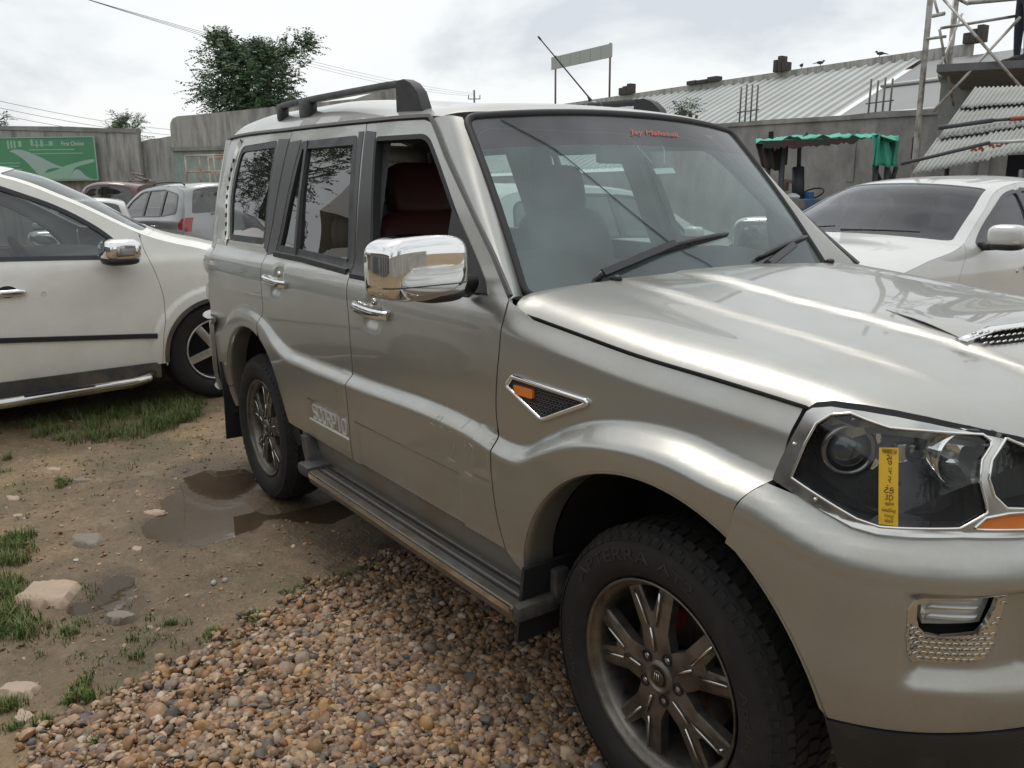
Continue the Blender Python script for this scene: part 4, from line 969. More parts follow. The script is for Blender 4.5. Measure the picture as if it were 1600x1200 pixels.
# ---- cabin
def seat(x,y,mat,name='seat',hr=True,w=.25):
    s=empty(name,(x,y,.0));s.parent=hero
    b=MB();b.sphere((.05,0,.72),(.27,w,.09),24,12,.5);b.build('seat_cushion',mat,s,smooth=True)
    A=Matrix.Translation((-.19,0,.74))@Matrix.Rotation(math.radians(-14),4,'Y')
    b=MB();b.sphere((0,0,.32),(.085,w,.36),24,16,.45,A);b.build('seat_back',mat,s,smooth=True)
    if hr:
        b=MB();b.sphere((0,0,.76),(.06,.14,.115),20,14,.5,A);b.build('headrest',mat,s,smooth=True)
seat(1.18,-.37,SEATRED);seat(1.18,.37,SEATGREY);seat(.25,-.30,SEATGREY,w=.3);seat(.25,.34,SEATGREY,w=.3)
b=MB();b.box((1.0,0,.56),(2.1,1.5,.05));b.build('cabin_floor',DASH,hero)
def dash(x,y): return np.stack([x,y,1.165+.055*sm(2.0,1.62,x)-.20*sm(1.53,1.49,x)+.055*np.exp(-((y+.37)/.24)**4)*sm(1.90,1.70,x)*sm(1.46,1.56,x)+.03*np.exp(-((y-.55)/.2)**4)*sm(1.9,1.7,x)],-1)
panel('dashboard',rnd([(1.50,-.72),(1.50,.72),(2.06,.70),(2.06,-.70)],.03),dash,DASH,hero,[],.03,.25)
b=MB();A=Matrix.Translation((1.42,-.37,1.08))@Matrix.Rotation(math.radians(62),4,'Y')
b.lathe([(.185+.016*math.cos(a),.016*math.sin(a)) for a in np.linspace(0,2*math.pi,11)[:-1]],40,'z',A,True);b.sphere((0,0,-.02),(.07,.07,.03),16,8,1.,A)
for a in (0,math.pi,math.pi*1.5): b.tube([(.05*math.cos(a),.05*math.sin(a),-.02),(.185*math.cos(a),.185*math.sin(a),0)],.014,8,True,A)
b.build('steering_wheel',DASH,hero,smooth=True)
def rl_(x,t): 
    q=roofs(x,t);q[...,2]-=.045;q[...,1]*=.97;return q
panel('headliner',[(-.85,-.99),(1.50,-.99),(1.56,0),(1.50,.99),(-.85,.99)],rl_,LININGS,hero,[],.08,0,False,0,-1.)
for sg in (-1,1):
    for x0,x1,z0,z1 in ((1.0,1.13,1.70,1.16),(.10,.20,1.71,1.20)):
        b=MB();b.sweep([(x0,sg*(float(S(x0,z0))-.05),z0),(x1,sg*(float(S(x1,z1))-.05),z1)],[(-.045,-.02),(.045,-.02),(.045,.02),(-.045,.02)],(0,sg,0));b.build('inner_pillar',SEATGREY,hero,sharp=40)
b=MB();b.tube([(1.05,-.66,1.60),(1.06,-.70,1.30),(1.05,-.72,1.0)],.012,6,True,None,.25);b.build('seat_belt',M('belt_grey',(.30,.29,.27),rough=.8),hero)
b=MB();b.box((1.60,.03,1.60),(.03,.22,.065),bev=.012);b.tube([(1.60,.03,1.63),(1.63,.03,1.70)],.01,8);b.build('rear_view_mirror',BLACK,hero,smooth=True)
# ------------------------------------------------------------------ ground, puddle, gravel, grass, stones
def vnoise(x,y,s,seed=0):
    r=np.random.default_rng(seed);T=r.random((64,64));x=np.asarray(x)*s;y=np.asarray(y)*s
    xi=np.floor(x).astype(int);yi=np.floor(y).astype(int);fx_=x-xi;fy=y-yi;fx_=fx_*fx_*(3-2*fx_);fy=fy*fy*(3-2*fy)
    a=T[xi%64,yi%64];b=T[(xi+1)%64,yi%64];c=T[xi%64,(yi+1)%64];d=T[(xi+1)%64,(yi+1)%64]
    return (a*(1-fx_)+b*fx_)*(1-fy)+(c*(1-fx_)+d*fx_)*fy-.5
def poly_sd(poly,Q):
    """signed distance, negative inside"""
    P=np.array(poly,float);Q=np.asarray(Q,float);d=np.full(len(Q),1e9)
    for i in range(len(P)):
        a=P[i-1];b=P[i];ab=b-a;t=np.clip(((Q-a)@ab)/(ab@ab+1e-12),0,1);d=np.minimum(d,np.hypot(*(Q-(a+t[:,None]*ab)).T))
    return np.where(inside(P,Q),-d,d)
def gp(L): return [tuple(on_z(q,0.)[:2]) for q in L]
PUD=gp([(236,812),(256,790),(276,766),(296,742),(330,730),(372,728),(398,742)])+[(-.05,-.55),(.55,-.30),(.85,-.35)]+gp([(560,792),(520,812),(470,806),(420,800),(392,818),(352,834),(318,846),(290,838),(262,836),(246,826)])
PUD2=gp([(165,912),(178,896),(196,896),(206,908),(196,928),(176,938),(160,930)])
GRV=gp([(-60,1260),(40,1190),(110,1130),(180,1085),(270,1032),(340,1000),(405,962),(470,925),(540,890),(610,862)])+[(1.0,-.3),(1.1,.4),(1.6,.9),(3.3,1.2),(4.6,.4),(4.9,-2.0),(3.2,-3.4),(1.7,-2.9)]
def gz(x,y):
    x=np.asarray(x,float);y=np.asarray(y,float);sh=x.shape;Q=np.stack([x.ravel(),y.ravel()],1)
    z=.050*vnoise(x+9,y+3,.9,1)+.022*vnoise(x,y,2.7,2)+.010*vnoise(x,y,9.,3)+.008*vnoise(x,y,23.,4)+.010*vnoise(x,y,14.,12)
    near=np.exp(-(((x-.8)/7)**4+((y+1)/6)**4));z=z*(.25+.75*near)
    k=near.ravel()>.02;dp=np.full(len(Q),9.);dg=np.full(len(Q),9.);d2=np.full(len(Q),9.)
    if k.any(): dp[k]=poly_sd(PUD,Q[k]);dg[k]=poly_sd(GRV,Q[k]);d2[k]=poly_sd(PUD2,Q[k])
    dp=dp.reshape(sh);dg=dg.reshape(sh);d2=d2.reshape(sh)
    wob=.06*vnoise(x,y,6.,8)+.03*vnoise(x,y,17.,9)
    z=z*sm(-.15,.4,dp)-.012+.0*dp
    z=z-.030*sm(.10,-.06,dp+wob)-.028*sm(.06,-.03,d2+wob*.6)
    z=z+.022*sm(.05,-.35,dg)
    z=z+.13*sm(2.0,4.5,y)*sm(-9.,-3.,x)
    # wheels rest level: flatten under the tyres
    for wx in (0,2.68):
        for wy in (-.72,.72):
            w=np.exp(-(((x-wx)/.22)**4+((y-wy)/.22)**4));z=z*(1-w)+w*(-.004)
    return z
def axis(lo,hi,res,far):
    a=np.arange(lo,hi+res/2,res);b=[];s=res
    v=a[-1]
    while v<far: s*=1.22;v+=s;b.append(v)
    c=[];s=res;v=a[0]
    while v>-far: s*=1.22;v-=s;c.append(v)
    return np.array(c[::-1]+list(a)+b)
gx=axis(-3.2,3.4,.030,1500);gy=axis(-2.9,.9,.030,1500)
X,Y=np.meshgrid(gx,gy,indexing='ij');Z=gz(X,Y)
V=np.stack([X,Y,Z],-1).reshape(-1,3);nx,ny=X.shape
idx=np.arange(nx*ny).reshape(nx,ny);F=np.stack([idx[:-1,:-1],idx[1:,:-1],idx[1:,1:],idx[:-1,1:]],-1).reshape(-1,4)
def fast(name,V,F,mat,parent=None,smooth=True,col=None):
    me=bpy.data.meshes.new(name);V=np.asarray(V,np.float32);F=np.asarray(F,np.int32);k=F.shape[1]
    me.vertices.add(len(V));me.vertices.foreach_set('co',V.ravel());me.loops.add(F.size);me.loops.foreach_set('vertex_index',F.ravel())
    me.polygons.add(len(F));me.polygons.foreach_set('loop_start',np.arange(0,F.size,k,dtype=np.int32));me.polygons.foreach_set('loop_total',np.full(len(F),k,np.int32))
    me.polygons.foreach_set('use_smooth',np.full(len(F),smooth));me.update(calc_edges=True)
    if col is not None:
        a=me.color_attributes.new('col','FLOAT_COLOR','POINT');c=np.ones((len(V),4),np.float32);c[:,:3]=col;a.data.foreach_set('color',c.ravel())
    o=bpy.data.objects.new(name,me);COL.objects.link(o);me.materials.append(mat)
    if parent: o.parent=parent
    return o
def dirt_mat():
    m=bpy.data.materials.new('dirt');m.use_nodes=True;nt=m.node_tree;N=nt.nodes.new;L=nt.links.new;b=nt.nodes['Principled BSDF']
    a=N('ShaderNodeAttribute');a.attribute_name='col'
    tc=N('ShaderNodeTexCoord')
    def noise(s,d=6.,r=.6):
        n=N('ShaderNodeTexNoise');n.inputs['Scale'].default_value=s;n.inputs['Detail'].default_value=d;n.inputs['Roughness'].default_value=r;L(tc.outputs['Object'],n.inputs['Vector']);return n.outputs[0]
    def rng_(i,a0,a1,b0,b1):
        r=N('ShaderNodeMapRange');r.inputs[1].default_value=a0;r.inputs[2].default_value=a1;r.inputs[3].default_value=b0;r.inputs[4].default_value=b1;L(i,r.inputs[0]);return r.outputs[0]
    def mix(f,A,B,bl='MIX'):
        x=N('ShaderNodeMix');x.data_type='RGBA';x.blend_type=bl
        if hasattr(f,'links'): L(f,x.inputs[0])
        else: x.inputs[0].default_value=f
        for s_,v in ((6,A),(7,B)):
            if hasattr(v,'links'): L(v,x.inputs[s_])
            else: x.inputs[s_].default_value=tuple(v)+(1,)
        return x.outputs[2]
    c=mix(rng_(noise(1.6),.42,.62,0,1),(.265,.186,.108),(.155,.115,.066))
    c=mix(rng_(noise(5.5),.52,.72,0,.8),c,(.34,.255,.155))
    c=mix(rng_(noise(13.),.55,.75,0,.7),c,(.085,.064,.042))
    c=mix(rng_(noise(2.3,8.,.7),.50,.66,0,.60),c,(.115,.112,.050))
    vo=N('ShaderNodeTexVoronoi');vo.inputs['Scale'].default_value=70.;L(tc.outputs['Object'],vo.inputs['Vector'])
    sp=N('ShaderNodeMath');sp.operation='MULTIPLY';L(rng_(vo.outputs['Distance'],.12,.28,1,0),sp.inputs[0]);L(rng_(noise(9.),.5,.6,0,1),sp.inputs[1])
    c=mix(sp.outputs[0],c,(.42,.35,.26))
    c=mix(1.,c,rng_(noise(45.),.2,.8,.72,1.28),'MULTIPLY')
    c=mix(1.,c,a.outputs['Color'],'MULTIPLY');L(c,b.inputs['Base Color'])
    wet=N('ShaderNodeSeparateColor');L(a.outputs['Color'],wet.inputs[0])
    L(rng_(wet.outputs[0],.45,.95,.32,.92),b.inputs['Roughness'])
    bp=N('ShaderNodeBump');bp.inputs['Distance'].default_value=.018;h=N('ShaderNodeMath');h.operation='MULTIPLY_ADD';L(noise(60.,8.,.65),h.inputs[0]);h.inputs[1].default_value=.6;L(noise(17.,5.),h.inputs[2]);L(h.outputs[0],bp.inputs['Height']);L(bp.outputs[0],b.inputs['Normal'])
    return m
Q=V[:,:2];nearm=(np.abs(Q[:,0])<6)&(np.abs(Q[:,1])<5);dpu=np.full(len(Q),9.);dpu[nearm]=np.minimum(poly_sd(PUD,Q[nearm]),poly_sd(PUD2,Q[nearm])+.03)
wet=np.maximum(sm(.34,.0,dpu+.25*vnoise(Q[:,0],Q[:,1],3.,5)+.1*vnoise(Q[:,0],Q[:,1],11.,6)),.72*sm(1.35,.10,dpu+.9*vnoise(Q[:,0],Q[:,1],1.6,15)+.35*vnoise(Q[:,0],Q[:,1],6.,16)))
colr=np.stack([1-.52*wet,1-.54*wet,1-.56*wet],1)
g=fast('ground',V,F,dirt_mat(),None,True,colr);g['kind']='structure'
# puddle water
WATER=bpy.data.materials.new('muddy_water');WATER.use_nodes=True
def water_nodes():
    nt=WATER.node_tree;b=nt.nodes['Principled BSDF'];b.inputs['Base Color'].default_value=(.085,.058,.036,1);b.inputs['Roughness'].default_value=.02;b.inputs['IOR'].default_value=1.6;b.inputs['Specular IOR Level'].default_value=1.;b.inputs['Alpha'].default_value=.72
    N=nt.nodes.new;L=nt.links.new;n=N('ShaderNodeTexNoise');n.inputs['Scale'].default_value=9.;n.inputs['Detail'].default_value=3.;tc=N('ShaderNodeTexCoord');L(tc.outputs['Object'],n.inputs['Vector']);bp=N('ShaderNodeBump');bp.inputs['Distance'].default_value=.0006;L(n.outputs[0],bp.inputs['Height']);L(bp.outputs[0],b.inputs['Normal'])
water_nodes()
for P_ in (PUD,PUD2):
    o=panel('puddle',inset(dens(P_,.08),-.12),lambda x,y:np.stack([x,y,0*x-.0235],-1),WATER,None,[],.08,0,False);o['kind']='structure'
# gravel: tens of thousands of pebbles in one heap
def ico(sub):
    bm=bmesh.new();bmesh.ops.create_icosphere(bm,subdivisions=sub,radius=1.);V=np.array([v.co[:] for v in bm.verts]);bm.verts.index_update();F=np.array([[v.index for v in f.verts] for f in bm.faces]);bm.free();return V,F
IV,IF=ico(2);IV1,IF1=ico(1)
def pebble_shape(V,r):
    d=r.normal(size=(8,3));d/=np.linalg.norm(d,axis=1)[:,None];h=r.uniform(.54,.95,8)
    s=np.ones(len(V))
    for a,b in zip(d,h):
        dt=V@a;s=np.minimum(s,np.where(dt>.05,b/np.maximum(dt,.05),9))
    return V*np.clip(s,.4,1)[:,None]
def rand_rot(n,r):
    q=r.normal(size=(n,4));q/=np.linalg.norm(q,axis=1)[:,None];w,x,y,z=q.T
    return np.stack([1-2*(y*y+z*z),2*(x*y-z*w),2*(x*z+y*w),2*(x*y+z*w),1-2*(x*x+z*z),2*(y*z-x*w),2*(x*z-y*w),2*(y*z+x*w),1-2*(x*x+y*y)],-1).reshape(-1,3,3)
PCOL=np.array([(.40,.27,.165),(.44,.32,.215),(.33,.215,.13),(.27,.18,.115),(.46,.36,.26),(.36,.20,.09),(.42,.25,.105),(.21,.175,.145),(.13,.12,.11),(.49,.42,.34),(.33,.24,.175),(.28,.16,.085)])
def pebbles(name,pts,size,seed,label,lod=1):
    r=np.random.default_rng(seed);n=len(pts);BV,BF=(IV1,IF1) if lod==1 else (IV,IF)
    sh=[pebble_shape(BV,r) for _ in range(14)];ch=r.integers(0,14,n);R=rand_rot(n,r)
    sc=np.stack([np.ones(n),r.uniform(.65,1.,n),r.uniform(.45,.8,n)],1)*size[:,None]
    tilt=r.normal(0,.22,(n,2));az=r.uniform(0,2*math.pi,n);ca,sa=np.cos(az),np.sin(az)
    A=np.stack(sh)[ch]*1.0
    A=np.einsum('nij,nvj->nvi',R,A)*sc[:,None,:]
    x=A[...,0]*ca[:,None]-A[...,1]*sa[:,None];y=A[...,0]*sa[:,None]+A[...,1]*ca[:,None];z=A[...,2]+x*tilt[:,0:1]+y*tilt[:,1:2]
    V=np.stack([x,y,z],-1)+pts[:,None,:];k=len(BV)
    F=(BF[None]+(np.arange(n)*k)[:,None,None]).reshape(-1,3)
    c=.74*np.array([1.04,.98,.92])*PCOL[r.choice(len(PCOL),n,p=np.array([4,4,4,3,2.2,2,1.6,2,1,1.4,3,2])/30.2)]*r.uniform(.55,1.3,(n,1))
    col=np.repeat(c,k,0)
    o=fast(name,V.reshape(-1,3),F,PEB,None,True,col);o['kind']='stuff';o['label']=label
    crease_shade(o,42);return o
PEB=M('pebble',(.3,.24,.18),rough=.62,attr='col',var=.22,vs=60.,bump=.0012,bs=220.,rv=.14)
def sample(poly,n,seed,soft=.0,wob=1.):
    P=np.array(poly);r=np.random.default_rng(seed);lo,hi=P.min(0),P.max(0);out=[]
    for _it in range(40):
        if sum(map(len,out))>=n: break
        q=r.uniform(lo,hi,(n*2,2));d=poly_sd(poly,q)
        k=(d+wob*(.22*vnoise(q[:,0],q[:,1],3.5,31)+.10*vnoise(q[:,0],q[:,1],9.,32)))<-soft*r.random(len(q))**2
        out.append(q[k])
    return np.concatenate(out)[:n]
GV=[p for p in GRV]
vis=gp([(-60,1260),(40,1190),(110,1130),(180,1085),(270,1032),(340,1000),(405,962),(470,925),(540,890),(610,862)])+[(1.0,-.45),(2.4,-.30),(2.9,-.75),(2.75,-1.25),(2.6,-1.75),(2.35,-2.2),(1.7,-2.4)]
q=sample(vis,27000,41,.75);r=np.random.default_rng(5);sz=.0048+.0155*r.random(len(q))**2.5
sz*=np.where(r.random(len(q))<.03,1.6,1.)
nearq=(np.hypot(q[:,0]-CAM[0],q[:,1]-CAM[1])<2.9)&(sz>.007)
zq=gz(q[:,0],q[:,1])+sz*.35+.009*r.random(len(q))
for m_,ld_,sd_,lb in ((nearq,2,6,'heap of tan and brown pebbles beside the silver SUV'),(~nearq,1,66,'finer tan and brown pebbles between the larger ones')):
    pebbles('gravel',np.stack([q[m_,0],q[m_,1],zq[m_]],1),sz[m_],sd_,lb,ld_)
q=sample(GRV,5000,43,.2);r=np.random.default_rng(7);sz=.011+.012*r.random(len(q));k=~inside(inset(vis,.08),q)
q=q[k];sz=sz[k];pebbles('gravel',np.stack([q[:,0],q[:,1],gz(q[:,0],q[:,1])+sz*.3],1),sz,8,'loose pebbles spread under and around the silver SUV')
# scattered grit on the mud
dirtp=gp([(0,640),(380,610),(470,760),(600,850),(400,950),(250,1030),(60,1190),(0,1199)])+[(.9,-2.3),(-.5,-2.4),(-1.9,-2.0)]
q=sample(dirtp,4200,47);r=np.random.default_rng(9);sz=.0026+.011*r.random(len(q))**4
k=np.minimum(poly_sd(PUD,q),poly_sd(PUD2,q))>.0
q=q[k];sz=sz[k];pebbles('grit',np.stack([q[:,0],q[:,1],gz(q[:,0],q[:,1])+sz*.2],1),sz,10,'small grit scattered over the bare mud')
# larger loose stones that can be told apart
def slab(name,px,w,d,h,rz,col,label,seed,group=None,rough_=.006,lift=.0):
    r=np.random.default_rng(seed);c=on_z(px,0.);n=11;a=np.sort(r.uniform(0,2*math.pi,n)+0);a=np.linspace(0,2*math.pi,n,endpoint=False)+r.uniform(-.2,.2,n)
    rad=r.uniform(.68,1.12,n);out=[(w/2*rad[i]*math.cos(a[i]),d/2*rad[i]*math.sin(a[i])) for i in range(n)]
    V2,T=tess(rnd(out,.03,3),[],max(w,d)/16)
    sd=-poly_sd(rnd(out,.03,3),V2);top=h*(sm(-.001,min(w,d)*.09,sd)**.7)+rough_*vnoise(V2[:,0]*1+seed,V2[:,1],14.,seed)+rough_*.5*vnoise(V2[:,0],V2[:,1],40.,seed+1)
    z0=float(gz(np.array([c[0]]),np.array([c[1]]))[0])-.006+lift
    V=np.concatenate([np.column_stack([V2,top]),np.column_stack([V2*1.01,np.full(len(V2),-.025)])]);m=len(V2)
    F=[tuple(t) for t in T]+[tuple(t[::-1]+m) for t in T]
    o=mesh(name,V,F,col,None,True);o.location=(c[0],c[1],z0);o.rotation_euler=(r.normal(0,.02),r.normal(0,.02),rz)
    bm=bmesh.new();bm.from_mesh(o.data);bmesh.ops.recalc_face_normals(bm,faces=bm.faces[:]);bm.to_mesh(o.data);bm.free();crease_shade(o,50)
    return tag(o,label,'stone',group)
PALE=M('pale_sandstone',(.40,.31,.235),rough=.9,var=.15,vs=9.,bump=.003,bs=40.,alt=(.26,.185,.125),alts=5.,altp=(.5,.7))
GREYS=M('grey_stone',(.23,.20,.165),rough=.9,var=.2,vs=12.,bump=.003,bs=50.,alt=(.13,.10,.075),alts=7.)
slab('flat_stone',(72,925),.30,.25,.035,.6,PALE,'large pale flat stone half sunk in mud beside tall grass',3)
slab('flat_stone',(135,838),.24,.15,.022,.3,GREYS,'rough grey brown stone slab lying between grass and puddle',5)
slab('flat_stone',(240,796),.16,.07,.016,.9,PALE,'flat pinkish stone at the far rim of the puddle',6)
slab('flat_stone',(215,857),.08,.055,.02,.2,PALE,'small pale wedge of stone beside the thin water channel',7)
slab('flat_stone',(190,962),.15,.09,.03,.8,GREYS,'jagged grey stone just behind the big pale flat stone',8)
slab('flat_stone',(82,727),.12,.07,.015,.5,PALE,'pale flat stone beside a small grass tuft on dry dirt',9)
slab('flat_stone',(28,1072),.15,.10,.02,.7,PALE,'low sandy stone between two grass tufts near the gravel',10)
slab('flat_stone',(20,770),.16,.06,.010,.4,PALE,'thin pale stone sliver on the open dirt',11)
slab('flat_stone',(127,743),.12,.06,.012,.9,GREYS,'dull brown stone flake behind a small grass tuft',12)
slab('flat_stone',(25,795),.12,.05,.010,.5,PALE,'narrow tan stone flake at the edge of a grass clump',13)
slab('flat_stone',(38,1120),.10,.06,.02,.3,PALE,'light stone wedge at the edge of the pebble heap',14)
def cobble(px,size,colr,label,seed,flat=.6):
    r=np.random.default_rng(seed);V=pebble_shape(IV,r)@rand_rot(1,r)[0].T*np.array([1,.8,flat])*size;c=on_z(px,0.);z0=float(gz(np.array([c[0]]),np.array([c[1]]))[0])+size*flat*.55
    m=M('cobble_%d'%seed,colr,rough=.8,var=.18,vs=40.,bump=.001,bs=150.)
    o=mesh('cobble',V,[tuple(f) for f in IF],m,None,True);o.location=(c[0],c[1],z0);o.rotation_euler=(0,0,r.uniform(0,6));crease_shade(o,45);tag(o,label,'stone');return o
cobble((130,1137),.034,(.11,.105,.10),'dark grey oval cobble at the edge of the pebble heap',21,.5)
cobble((268,1080),.028,(.17,.155,.13),'olive grey smooth cobble in the pebble heap',22,.5)
cobble((250,1029),.018,(.36,.25,.16),'round tan pebble standing alone at the heap rim',23,.8)
cobble((715,1040),.030,(.26,.17,.10),'big rusty brown cobble beside the front wheel',24,.7)
cobble((650,1040),.026,(.20,.12,.075),'dark brown cobble lying in the pebble heap',25,.8)
cobble((94,826),.012,(.28,.15,.08),'small reddish pebble alone on the mud',26,.9)
cobble((118,868),.014,(.45,.43,.40),'small white chip of stone on the mud',27,.4)
cobble((335,912),.016,(.36,.33,.29),'pale grey pebble lying on the mud slope',28,.7)
cobble((352,910),.015,(.33,.30,.27),'pale pebble touching another on the mud slope',29,.7)
cobble((293,930),.012,(.44,.35,.22),'single yellowish pebble on the mud below the puddle',30,.6)
# crushed orange wrapper in the gravel
c=on_z((775,986),0.);r=np.random.default_rng(3);V=[];n=6
for i in range(n):
    for j in range(n): V.append((.018*(i-2.5)/2.5,.014*(j-2.5)/2.5,.006*r.random()+.004*math.sin(i*1.7)))
o=mesh('litter_wrapper',V,[(i*n+j,i*n+j+1,(i+1)*n+j+1,(i+1)*n+j) for i in range(n-1) for j in range(n-1)],M('orange_wrapper',(.60,.10,.04),rough=.3,alt=(.7,.7,.68),alts=60.),None,False);o.location=(c[0],c[1],float(gz(np.array([c[0]]),np.array([c[1]]))[0])+.035);tag(o,'crumpled orange plastic wrapper lying in the pebbles','litter')
# grass
def grass(name,tufts,seed,label,parent=None):
    r=np.random.default_rng(seed);P=[];F=[];C=[];o=0
    for (x,y,rad,n,L0) in tufts:
        a=r.uniform(0,2*math.pi,n);rr=rad*np.sqrt(r.random(n))
        for i in range(n):
            bx,by=x+rr[i]*math.cos(a[i]),y+rr[i]*math.sin(a[i]);ln=L0*r.uniform(.45,1.15);w=.0022*r.uniform(.7,1.4);d=r.uniform(0,2*math.pi);lean=r.uniform(.15,1.0);bz=-1
            dx,dy=math.cos(d),math.sin(d);px_,py_=-dy,dx
            P+= [(bx,by,bz)];c=np.array([.082,.135,.036])*r.uniform(.6,1.5)*np.array([r.uniform(.85,1.5),1,r.uniform(.6,1.1)])
            if r.random()<.08: c=np.array([.24,.20,.10])
            P.pop()
            for k in range(4):
                t=k/3;h=ln*(t*(1-.35*lean*t));s=ln*lean*t*t*.8;ww=w*(1-t*.9)
                P+=[(bx+dx*s-px_*ww,by+dy*s-py_*ww,h),(bx+dx*s+px_*ww,by+dy*s+py_*ww,h)]
            C+=[c*(.75+.08*k) for k in range(8)]
            for k in range(3): F.append((o+2*k,o+2*k+1,o+2*k+3,o+2*k+2))
            o+=8
    P=np.array(P);root=P.reshape(-1,8,3)[:,:2,:2].mean(1);z=gz(root[:,0],root[:,1]);P[:,2]+=np.repeat(z,8)-.003
    g=fast(name,P,np.array(F),GRASSM,parent,True,np.array(C));return g
GRASSM=M('grass_blade',(.07,.11,.03),rough=.55,attr='col')
def patch(px_poly,count,rad,n,L0,seed):
    poly=gp(px_poly);q=sample(poly,count,seed,0.,0.);r=np.random.default_rng(seed+100);return [(x,y,rad*r.uniform(.5,1.3),int(n*r.uniform(.5,1.4)),L0*r.uniform(.6,1.2)) for x,y in q]
T=[]
T+=patch([(120,690),(60,680),(40,660),(120,640),(210,625),(320,618),(300,655),(240,672),(180,690)],105,.08,46,.085,1)
T+=patch([(215,640),(320,618),(300,655),(240,672)],34,.06,55,.11,21)
T+=patch([(-40,880),(-20,830),(30,815),(50,850),(38,870),(20,880)],22,.06,60,.06,2)
T+=patch([(-40,1000),(-20,890),(30,900),(45,960),(75,975),(40,990)],44,.06,62,.065,3)
T+=patch([(75,975),(100,960),(130,965),(110,985)],5,.03,35,.04,4)
T+=patch([(80,752),(95,738),(125,745),(115,758)],5,.03,45,.05,5)
T+=patch([(105,1100),(115,1060),(170,1065),(175,1090),(140,1105)],8,.035,60,.06,6)
T+=patch([(5,1150),(20,1125),(80,1130),(90,1145),(50,1155)],7,.03,45,.045,7)
T+=patch([(375,980),(385,960),(430,955),(420,975)],9,.03,50,.030,8)
T+=patch([(430,945),(440,925),(475,915),(475,940)],8,.03,45,.030,9)
T+=patch([(510,905),(540,885),(600,880),(590,900)],8,.03,35,.028,10)
T+=patch([(300,1000),(330,985),(365,985),(340,1000)],7,.03,35,.03,11)
T+=patch([(255,980),(270,965),(295,970),(280,985)],4,.025,35,.035,12)
T+=patch([(190,1020),(200,995),(235,1010),(220,1030)],5,.025,25,.04,13)
T+=patch([(-30,1120),(-20,1090),(30,1090),(20,1110)],5,.035,45,.05,14)
T+=patch([(0,1010),(0,890),(140,900),(300,1000),(200,1080)],70,.03,10,.03,15)
T+=patch([(0,690),(400,640),(330,730),(0,820)],70,.03,8,.03,16)
T+=patch([(-60,690),(-30,640),(60,630),(130,612),(60,612),(-60,640)],60,.08,40,.09,31)
T+=patch([(-60,770),(0,690),(25,715),(-10,760)],8,.05,45,.05,17)
T+=patch([(140,1190),(110,1199),(160,1160),(170,1170)],3,.02,20,.04,18)
T=[(x,y,a,b,c) for (x,y,a,b,c) in T]
g=grass('grass',T,77,'clumps');g['kind']='stuff';g['label']='short green grass tufts growing out of the mud'
# ------------------------------------------------------------------ other parked cars
def plain_wheel(r,w,rimr,rimmat,parent,loc,side=-1,spokes=5):
    h=empty('wheel',loc);h.parent=parent
    if side>0: h.rotation_euler=(0,0,math.pi)
    b=MB();b.lathe([(rimr,.0),(rimr+.004,-w*.42),(rimr+.03,-w*.5),(r-.04,-w*.5),(r-.012,-w*.42),(r,-w*.3),(r,w*.3),(r-.02,w*.45),(rimr,w*.42)],48,'y');b.build('tyre',TYRE,h,smooth=True)
    b=MB();b.lathe([(rimr+.002,-w*.40),(rimr-.004,-w*.46),(rimr-.014,-w*.42),(rimr-.02,-w*.2),(rimr-.02,.06)],40,'y');rm=b.build('rim',rimmat,h,smooth=True)
    b=MB();b.lathe([(rimr-.02,-.0),(.02,-.0)],30,'y');b.build('back_plate',DARK,h)
    for k in range(spokes):
        A=Matrix.Rotation(2*math.pi*k/spokes+.3,4,'Y');b=MB();b.box((rimr*.52,-w*.36,0),(rimr*.92,.02,rimr*.26),A,bev=.006);b.build('spoke',rimmat,rm,sharp=40)
    b=MB();b.lathe([(.055,-w*.3),(.05,-w*.40),(.03,-w*.43),(0,-w*.43)],20,'y');b.build('hub_cap',rimmat,rm,smooth=True)
    return h
